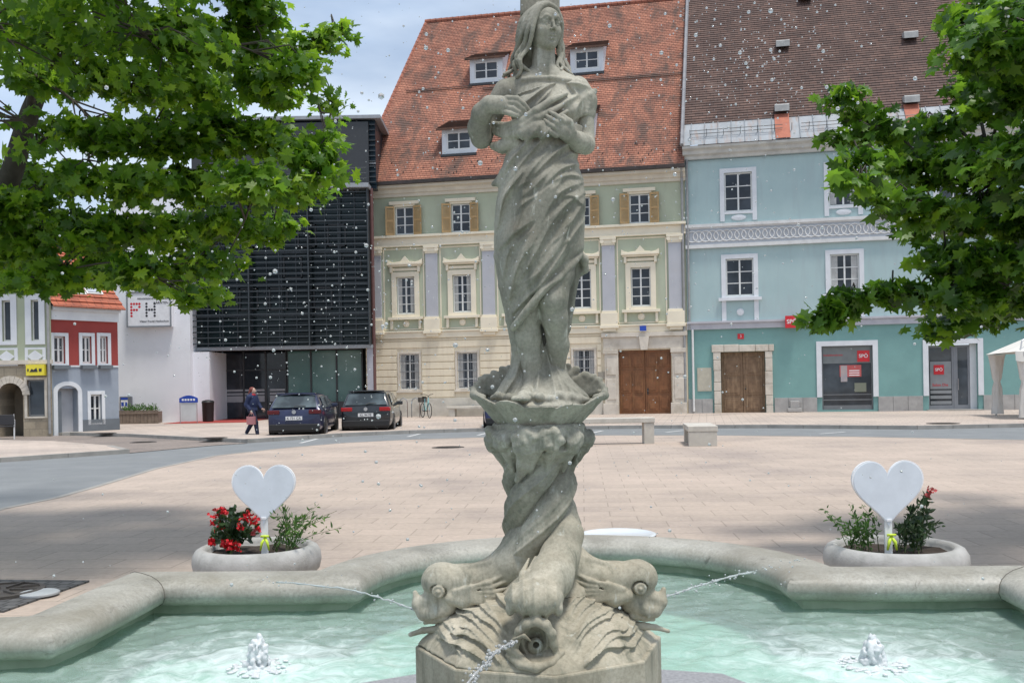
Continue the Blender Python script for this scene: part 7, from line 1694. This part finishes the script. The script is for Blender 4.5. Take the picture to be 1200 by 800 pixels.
# ------------------------------------------------------------------ walking person
def person():
    g = G(297, 512.5); t = thing('person', 'person in navy jacket, dark jeans and white shoes walking with a pink bag', 'person', (g.x, g.y, .0), R(72))
    h = .0125
    def out(v, nm, m): V, Fq = v.mesh(); mesh_np(nm, V, Fq, m, t)
    flat('skin', (.50, .32, .25), .6); flat('jacket_navy', (.012, .022, .07), .8); flat('jeans', (.014, .02, .05), .85); flat('shoe_white', (.7, .7, .68), .6); flat('hair_auburn', (.16, .03, .018), .6); flat('bag_pink', (.42, .18, .19), .6); flat('scarf_red', (.45, .02, .03), .8)
    b = Vol((-.5, -.5, -.02), (.5, .6, 1.75), h)
    b.ell((0, -.02, 1.53), (.075, .09, .11), 0); b.ell((0, -.1, 1.51), (.013, .025, .02), .01); b.bone([(0, .01, 1.45), (0, .02, 1.36)], [.05, .055], .02)
    b.bone([(0, .01, 1.30), (0, .01, 1.0)], [.12, .11], .05)
    b.bone([(-.2, .02, 1.33), (-.23, .1, 1.08), (-.22, -.06, .88)], [.05, .042, .032], .03); b.bone([(.2, .02, 1.33), (.24, -.06, 1.08), (.2, -.22, .93)], [.05, .042, .032], .03)
    for s_, e in ((-1, (-.22, -.08, .80)), (1, (.2, -.28, .88))):
        b.ell(np.array(e) + np.array([0, 0, .03]), (.022, .04, .045), .01)
        for k in range(4): b.bone([np.array(e) + np.array([0, -.02 + .016 * k, 0]), np.array(e) + np.array([0, -.025 + .016 * k, -.05])], [.009, .007], .004)
        b.bone([np.array(e) + np.array([0, -.04, .02]), np.array(e) + np.array([0, -.06, -.01])], .009, .005)
    b.bone([(-.09, .0, .92), (-.1, -.16, .50), (-.1, -.22, .10)], [.085, .06, .042], .03); b.bone([(.09, .0, .92), (.1, .10, .50), (.1, .32, .14)], [.085, .06, .042], .03)
    out(b, 'body', MATS['skin'])
    j = Vol((-.5, -.5, .7), (.5, .5, 1.5), h); j.ell((0, .01, 1.14), (.2, .145, .32), 0); j.bone([(-.17, .02, 1.33), (.17, .02, 1.33)], .085, .05); j.ell((0, .01, .9), (.2, .15, .1), .05)
    j.bone([(-.2, .02, 1.33), (-.235, .1, 1.08), (-.225, -.03, .92)], [.08, .07, .055], .03); j.bone([(.2, .02, 1.33), (.245, -.06, 1.08), (.21, -.18, .96)], [.08, .07, .055], .03); j.bone([(-.06, .03, 1.43), (.06, .03, 1.43)], .055, .03); out(j, 'jacket', MATS['jacket_navy'])
    l_ = Vol((-.4, -.5, .02), (.4, .6, 1.05), h); l_.bone([(-.09, .0, .92), (-.1, -.16, .50), (-.1, -.22, .12)], [.11, .078, .06], .03); l_.bone([(.09, .0, .92), (.1, .10, .50), (.1, .31, .17)], [.11, .078, .06], .03); out(l_, 'trousers', MATS['jeans'])
    for c, e in (((-.1, -.2, .05), (-.1, -.36, .04)), ((.1, .34, .09), (.1, .22, .035))):
        s_ = Vol((-.3, -.5, -.01), (.3, .6, .22), .01); s_.bone([c, e], [.052, .042], .02); out(s_, 'shoe', MATS['shoe_white'])
    r_ = Vol((-.25, -.3, 1.25), (.25, .3, 1.75), h); r_.ell((0, .025, 1.56), (.095, .1, .105), 0); r_.ell((0, .07, 1.44), (.1, .07, .12), .04); r_.cut(lambda X, Y, Z: np.maximum(np.maximum(Y + .055, Z - 1.585), -Z + 1.3) + 0 * X, (-.2, -.2, 1.3), (.2, -.04, 1.6)); out(r_, 'hair', MATS['hair_auburn'])
    s_ = Vol((-.2, -.2, 1.3), (.2, .25, 1.5), .01)
    s_.add(lambda X, Y, Z: np.sqrt((np.sqrt(X ** 2 + (Y - .02) ** 2) - .085) ** 2 + (Z - 1.40) ** 2) - .035, (-.13, -.12, 1.36), (.13, .16, 1.44)); out(s_, 'scarf', MATS['scarf_red'])
    q = MB(); q.box(-.035, .035, -.17, .15, -.26, 0); q.tube([(0, -.12, 0), (0, -.08, .1), (0, .04, .1), (0, .1, 0)], .009, 5); o = q.build('handbag', MATS['bag_pink'], None, bevel=.02)
    M_ = Matrix.Translation((g.x, g.y, 0)) @ Matrix.Rotation(R(72), 4, 'Z'); o.location = M_ @ Vector((-.235, -.07, .70)); o.rotation_euler = (0, 0, R(72)); tag(o, 'small pink handbag held by the walking person', 'bag')
person()
# ------------------------------------------------------------------ bicycle, stands, bench by the green house
def on_fac(F_, x, y, out_): s_, z = F_.sz(x, y); p = F_.A + F_.u * s_ - F_.n * out_; return p
def bicycle(loc, rz, label):
    t = thing('bicycle', label, 'bicycle', loc, rz)
    for y in (0, 1.08):
        q = MB(); q.tube([(0, y + .33 * math.cos(a), .35 + .33 * math.sin(a)) for a in np.linspace(0, 2 * math.pi, 29)], .018, 6, False); w_ = q.build('wheel', MATS['tyre'], t); q = MB()
        for k in range(14): a = 2 * math.pi * k / 14; q.tube([(0, y, .35), (0, y + .32 * math.cos(a), .35 + .32 * math.sin(a))], .003, 3, False)
        q.tube([(-.04, y, .35), (.04, y, .35)], .025, 8); q.build('spokes', MATS['alloy'], w_)
    q = MB(); q.tube([(0, .36, .9), (0, .44, .32), (0, 0, .35), (0, .38, .75)], .016, 6); q.tube([(0, .44, .32), (0, .72, .5), (0, .92, .86)], .026, 6); q.tube([(0, .93, .95), (0, 1.0, .6), (0, 1.08, .35)], .018, 6); q.build('frame', paint('paint_teal', (.22, .48, .5)), t)
    q = MB(); q.tube([(-.3, .72, 1.1), (-.12, .9, 1.08), (0, .93, 1.02), (.12, .9, 1.08), (.3, .72, 1.1)], .014, 6); q.tube([(0, .93, .95), (0, .93, 1.04)], .016, 6); q.build('handlebar', MATS['trim_black'], t)
    q = MB(); q.prism([(.18, .93), (.46, .95), (.46, .98), (.3, 1.0), (.18, .99)], 'x', -.07, .07); q.build('saddle', MATS['trim_black'], t, bevel=.02)
    q = MB(); q.box(-.16, .16, -.2, .2, .72, .75); q.box(-.16, .16, -.2, .2, .755, .95); q.build('rear_basket', mat('basket', (.1, .09, .08), None, 8), t)
    q = MB(); q.box(-.12, .12, .4, .48, .30, .33); q.tube([(-.1, .44, .32), (.1, .44, .32)], .02, 6); q.build('pedals', MATS['trim_black'], t)
p = on_fac(FC, 512, 490, 1.7); bicycle((p.x - .2, p.y, .11), R(-158), 'pale teal city bicycle parked in front of the cream ground floor, near the stone bench')
for x in (482, 496):
    p = on_fac(FC, x, 488, 1.2); q = MB(); q.tube([(0, -.0, 0), (0, 0, .72), (.06, 0, .86), (.2, 0, .92), (.34, 0, .86), (.4, 0, .72), (.4, 0, 0)], .022, 7); o = q.build('bicycle_stand', MATS['zinc'], None, True); o.location = (p.x - .2, p.y, .11); o.rotation_euler = (0, 0, FC.ang)
    tag(o, ('left of two steel hoop bicycle stands near the bicycle' if x < 490 else 'right of two steel hoop bicycle stands, next to the bicycle'), 'bicycle stand', 'hoop stands')
p = on_fac(FC, 528, 489, .75); t = thing('stone_bench', 'weathered stone bench against the cream house between bicycle and statue', 'bench', (p.x, p.y, .11), FC.ang)
q = MB(); q.box(0, 2.3, -.02, .45, .36, .48); q.build('seat', MATS['base_stone'], t, bevel=.02)
for x in (.1, 1.9): q = MB(); q.box(x, x + .3, .02, .42, 0, .359); q.build('leg', MATS['base_stone'], t, bevel=.015)
# ------------------------------------------------------------------ things in front of the white block and the office
p0, p1 = PD(141, 500, 45.4), PD(186, 500, 45.4); t = thing('wooden_planter', 'long weathered wooden planter box against the white wall', 'planter', (p0.x, 45.3, .0), R(3)); Lp = p1.x - p0.x
mat('grey_wood', (.24, .19, .15), (.16, .125, .1), 6, .85, .3, 30)
q = MB(); k = 0
while k * .16 < Lp - .1: q.box(k * .16, k * .16 + .145, -.03, 0, .12, .72); k += 1
q.box(0, Lp, .0, .6, .14, .66); q.box(-.04, Lp + .04, -.06, -.031, .56, .64); q.build('plank_box', MATS['grey_wood'], t)
rr = np.random.default_rng(8); V, Fq = leaf_mesh(np.stack([rr.uniform(.1, Lp - .1, 420), rr.uniform(0, .6, 420), .68 + np.abs(rr.normal(0, .13, 420))], 1), rr.normal(0, .6, (420, 3)) + np.array([0, 0, .6]), .12, .4, rr); o = mesh_np('herbs', V, Fq, MATS['shrub_leaf'], None, False); o.location = (p0.x, 45.3, 0); tag(o, 'low green plants growing in the wooden planter box', 'plants')
p = PD(221, 467, 44.6); t = thing('advert_stand', 'blue topped white advertising stand at the right end of the white wall', 'sign stand', (p.x, 44.6, .11), R(-5)); zt_ = p.z - .11
q = MB(); q.prism([(-.42, zt_ - .17)] + [(-.42 + .84 * k / 10, zt_ + .02 + .13 * math.sin(math.pi * k / 10)) for k in range(11)] + [(.42, zt_ - .17)], 'y', -.03, .03); ho = q.build('sign_head', MATS['sign_blue'], t); text('KELAG', .2, 'pure_white', ho, (0, -.034, zt_ - .05), bold=.008) if False else None
q = MB(); [q.box(-.3 + k * .13, -.21 + k * .13, -.034, -.031, zt_ - .09, zt_ + .0) for k in range(5)]; q.build('lettering_marks', MATS['pure_white'], ho)
q = MB(); q.tube([(-.4, 0, 0), (-.4, 0, zt_ - .1)], .018, 6); q.tube([(.38, 0, 0), (.38, 0, zt_ - .1)], .018, 6); q.build('frame', MATS['zinc'], t); q = MB(); q.box(-.36, .34, -.008, .008, .1, zt_ - .171); q.build('board', mat('board_pale', (.62, .64, .66), None, 2, .4), t)
g = PD(244, 490, 46.2); q = MB(); q.lathe([(.2, 0), (.25, .05), (.27, .85), (.29, .9), (.25, .98), (.1, 1.02), (.001, 1.02)], 20); o = q.build('waste_bin', MATS['trim_black'], None, auto=True); o.location = (g.x, 46.2, .11); tag(o, 'black round waste bin at the office entrance beside the white wall', 'waste bin')
a, b = G(236, 491.5, .11), G(290, 494.5, .11); q = MB(); q.box(a.x, b.x, min(a.y, b.y) - .3, max(a.y, b.y) + .6, .112, .128); o = q.build('door_mat', mat('mat_red', (.36, .05, .04), (.28, .04, .03), 5, .95), None); tag(o, 'long red mat on the pavement in front of the office entrance', 'mat')
# ------------------------------------------------------------------ cafe chair at the far left, tent at the far right
def chair(loc, rz, seatm, framem, label):
    t = thing('cafe_chair', label, 'chair', loc, rz)
    q = MB(); q.box(-.25, .25, -.25, .25, .43, .47); q.build('seat', seatm, t, bevel=.015); q = MB(); q.box(-.25, .25, .22, .26, .5, .86); q.build('backrest', seatm, t, bevel=.015)
    for sx in (-1, 1):
        q = MB(); q.tube([(sx * .24, -.3, 0), (sx * .25, -.22, .42), (sx * .26, -.2, .66), (sx * .26, .22, .68)], .016, 6); q.build('leg', framem, t); q = MB(); q.tube([(sx * .24, .32, 0), (sx * .24, .2, .45), (sx * .24, .25, .87)], .016, 6); q.build('leg', framem, t)
g = G(8, 514.5); chair((g.x, g.y, .0), R(205), flat('seat_black', (.03, .03, .035), .7), flat('frame_white', (.7, .7, .7), .3), 'black seated metal chair with pale frame below the stone arch')
q = MB(); q.lathe([(.22, 0), (.22, .03), (.03, .05), (.025, .7), (.001, .7)], 16); q.lathe([(.35, .7), (.36, .73), (.001, .73)], 24); o = q.build('cafe_table', MATS['grey_frame'], None, auto=True); g2 = G(-14, 513); o.location = (g2.x, g2.y, 0); tag(o, 'small grey round cafe table beside the chair under the arch', 'table')
mat('canvas', (.74, .71, .66), (.62, .59, .54), 1.4, .85, .1, 20)
g = G(1200, 491, .11); ty = g.y; t = thing('market_tent', 'cream canvas tent with gathered corner drapes at the right edge', 'tent', (g.x, ty, .11), R(-13))
zc_ = PD(1186, 412, ty).z - .11; s__ = PD(1200, 380, ty).z - .11
q = MB(); q.add([(-.28, -.2, zc_), (4.2, -.2, zc_), (4.2, 4, zc_), (-.28, 4, zc_), (1.95, 1.9, zc_ + 1.1)], [(0, 1, 4), (1, 2, 4), (2, 3, 4), (3, 0, 4)]); q.build('canopy', MATS['canvas'], t)
n_ = 40; q = MB(); vs = []
for i in range(n_): x = -.28 + 4.4 * i / (n_ - 1); vs += [(x, -.2 - .03 * math.sin(i * 1.4), zc_ + .01), (x, -.22 - .05 * math.sin(i * 1.4), zc_ - .30 - .05 * abs(math.sin(i * .8)))]
q.add(vs, [(2 * i, 2 * i + 1, 2 * i + 3, 2 * i + 2) for i in range(n_ - 1)]); q.build('valance', MATS['canvas'], t, True)
def drape_(x, y): 
    q = MB(); n = 18; vs = []
    for j, (z, r_) in enumerate(((zc_ - .02, .30), (zc_ - .4, .2), (zc_ - .9, .14), (1.25, .10), (1.0, .15), (.4, .19), (.05, .21))):
        for k in range(n): a = 2 * math.pi * k / n; rr_ = r_ * (1 + .22 * math.sin(6 * a + j)); vs.append((x + rr_ * math.cos(a), y + rr_ * math.sin(a) * .7, z))
    q.add(vs, [(j * n + k, j * n + (k + 1) % n, (j + 1) * n + (k + 1) % n, (j + 1) * n + k) for j in range(6) for k in range(n)]); q.build('corner_drape', MATS['canvas'], t, True)
drape_(.05, .0); drape_(4.0, 0); drape_(.05, 3.8)
for x, y in ((0, .1), (4, .1), (0, 3.8), (4, 3.8)): q = MB(); q.tube([(x, y, 0), (x, y, zc_)], .03, 8); q.build('pole', MATS['frame_white'], t)
q = MB(); q.tube([(-.1, -.1, zc_ + .02), (-.05, -.1, zc_ + .35), (.9, .6, zc_ + .95)], .03, 6); q.build('roof_strut', MATS['frame_white'], t)
g3 = g + Vector((.65, -.15, 0)); chair((g3.x, g3.y, .11), R(30), flat('seat_maroon', (.16, .02, .025), .7), MATS['trim_black'], 'dark red chair just inside the cream tent')
# ------------------------------------------------------------------ water streams and spray
def ico(r, c):
    t = (1 + 5 ** .5) / 2; vs = [(-1, t, 0), (1, t, 0), (-1, -t, 0), (1, -t, 0), (0, -1, t), (0, 1, t), (0, -1, -t), (0, 1, -t), (t, 0, -1), (t, 0, 1), (-t, 0, -1), (-t, 0, 1)]
    k = r / math.sqrt(1 + t * t); return [(c[0] + x * k, c[1] + y * k, c[2] + z * k) for x, y, z in vs]
IF = [(0, 11, 5), (0, 5, 1), (0, 1, 7), (0, 7, 10), (0, 10, 11), (1, 5, 9), (5, 11, 4), (11, 10, 2), (10, 7, 6), (7, 1, 8), (3, 9, 4), (3, 4, 2), (3, 2, 6), (3, 6, 8), (3, 8, 9), (4, 9, 5), (2, 4, 11), (6, 2, 10), (8, 6, 7), (9, 8, 1)]
def stream(pts, w, label, beads=40, solid=1.0, seed=1):
    r_ = np.random.default_rng(seed); mb = MB(); P = catmull([tuple(p) for p in pts], 8)
    n = len(P); cut = max(2, int(n * solid))
    mb.tube([p + r_.normal(0, .0012, 3) for p in P[:cut]], [w * (1 + .35 * math.sin(i * 1.9)) for i in range(cut)], 6)
    for i in range(beads):
        k = r_.uniform(0, 1) ** .8; q = P[min(n - 1, int(k * n))] + r_.normal(0, .004 + .012 * k, 3); mb.add(ico(r_.uniform(.5, 1.2) * w * 1.2, q), IF)
    o = mb.build('water_stream', MATS['water_drop'], None, True); tag(o, label, 'water stream', 'streams from the dolphin mouths')
stream([PD(486, 714, 3.3), PD(455, 703, 3.42), PD(410, 691, 3.6), PD(350, 683.5, 3.85), PD(300, 680, 4.1)], .0032, 'thin water stream from the left dolphin mouth', 22, .9, 2)
stream([PD(778, 699, 3.3), PD(810, 689, 3.42), PD(850, 677, 3.6), PD(895, 666, 3.85), PD(940, 657, 4.15)], .0034, 'thin water stream from the right dolphin mouth', 55, .7, 3)
stream([PD(603, 752, 2.93), PD(588, 758, 2.9), PD(570, 775, 2.84), (PD(545, 806, 2.76)), PD(532, 850, 2.7)], .0046, 'beaded water stream falling from the front dolphin mouth', 70, .95, 4)
mb = MB(); r_ = np.random.default_rng(19); cnt = 0
while cnt < 3000:
    D = r_.uniform(1.6, 4.6)
    if r_.uniform() < .2: px_, py_ = r_.normal(895, 70), r_.normal(60, 60)
    elif r_.uniform() < .55: px_, py_ = r_.normal(640, 170), r_.normal(180, 190)
    elif r_.uniform() < .5: px_, py_ = r_.normal(400, 95), r_.normal(380, 90)
    else: px_, py_ = r_.uniform(60, 1180), r_.uniform(-60, 700)
    c = PD(px_, py_, D)
    if c.z < .5 or c.z > 4.2: continue
    rad = min(.0048, .00155 * math.exp(r_.normal(0, .5)))
    if r_.uniform() < .03: rad *= 1.7
    mb.add(ico(rad, c), IF); cnt += 1
tag(mb.build('spray_drops', MATS['water_drop'], None, True), kind='stuff')
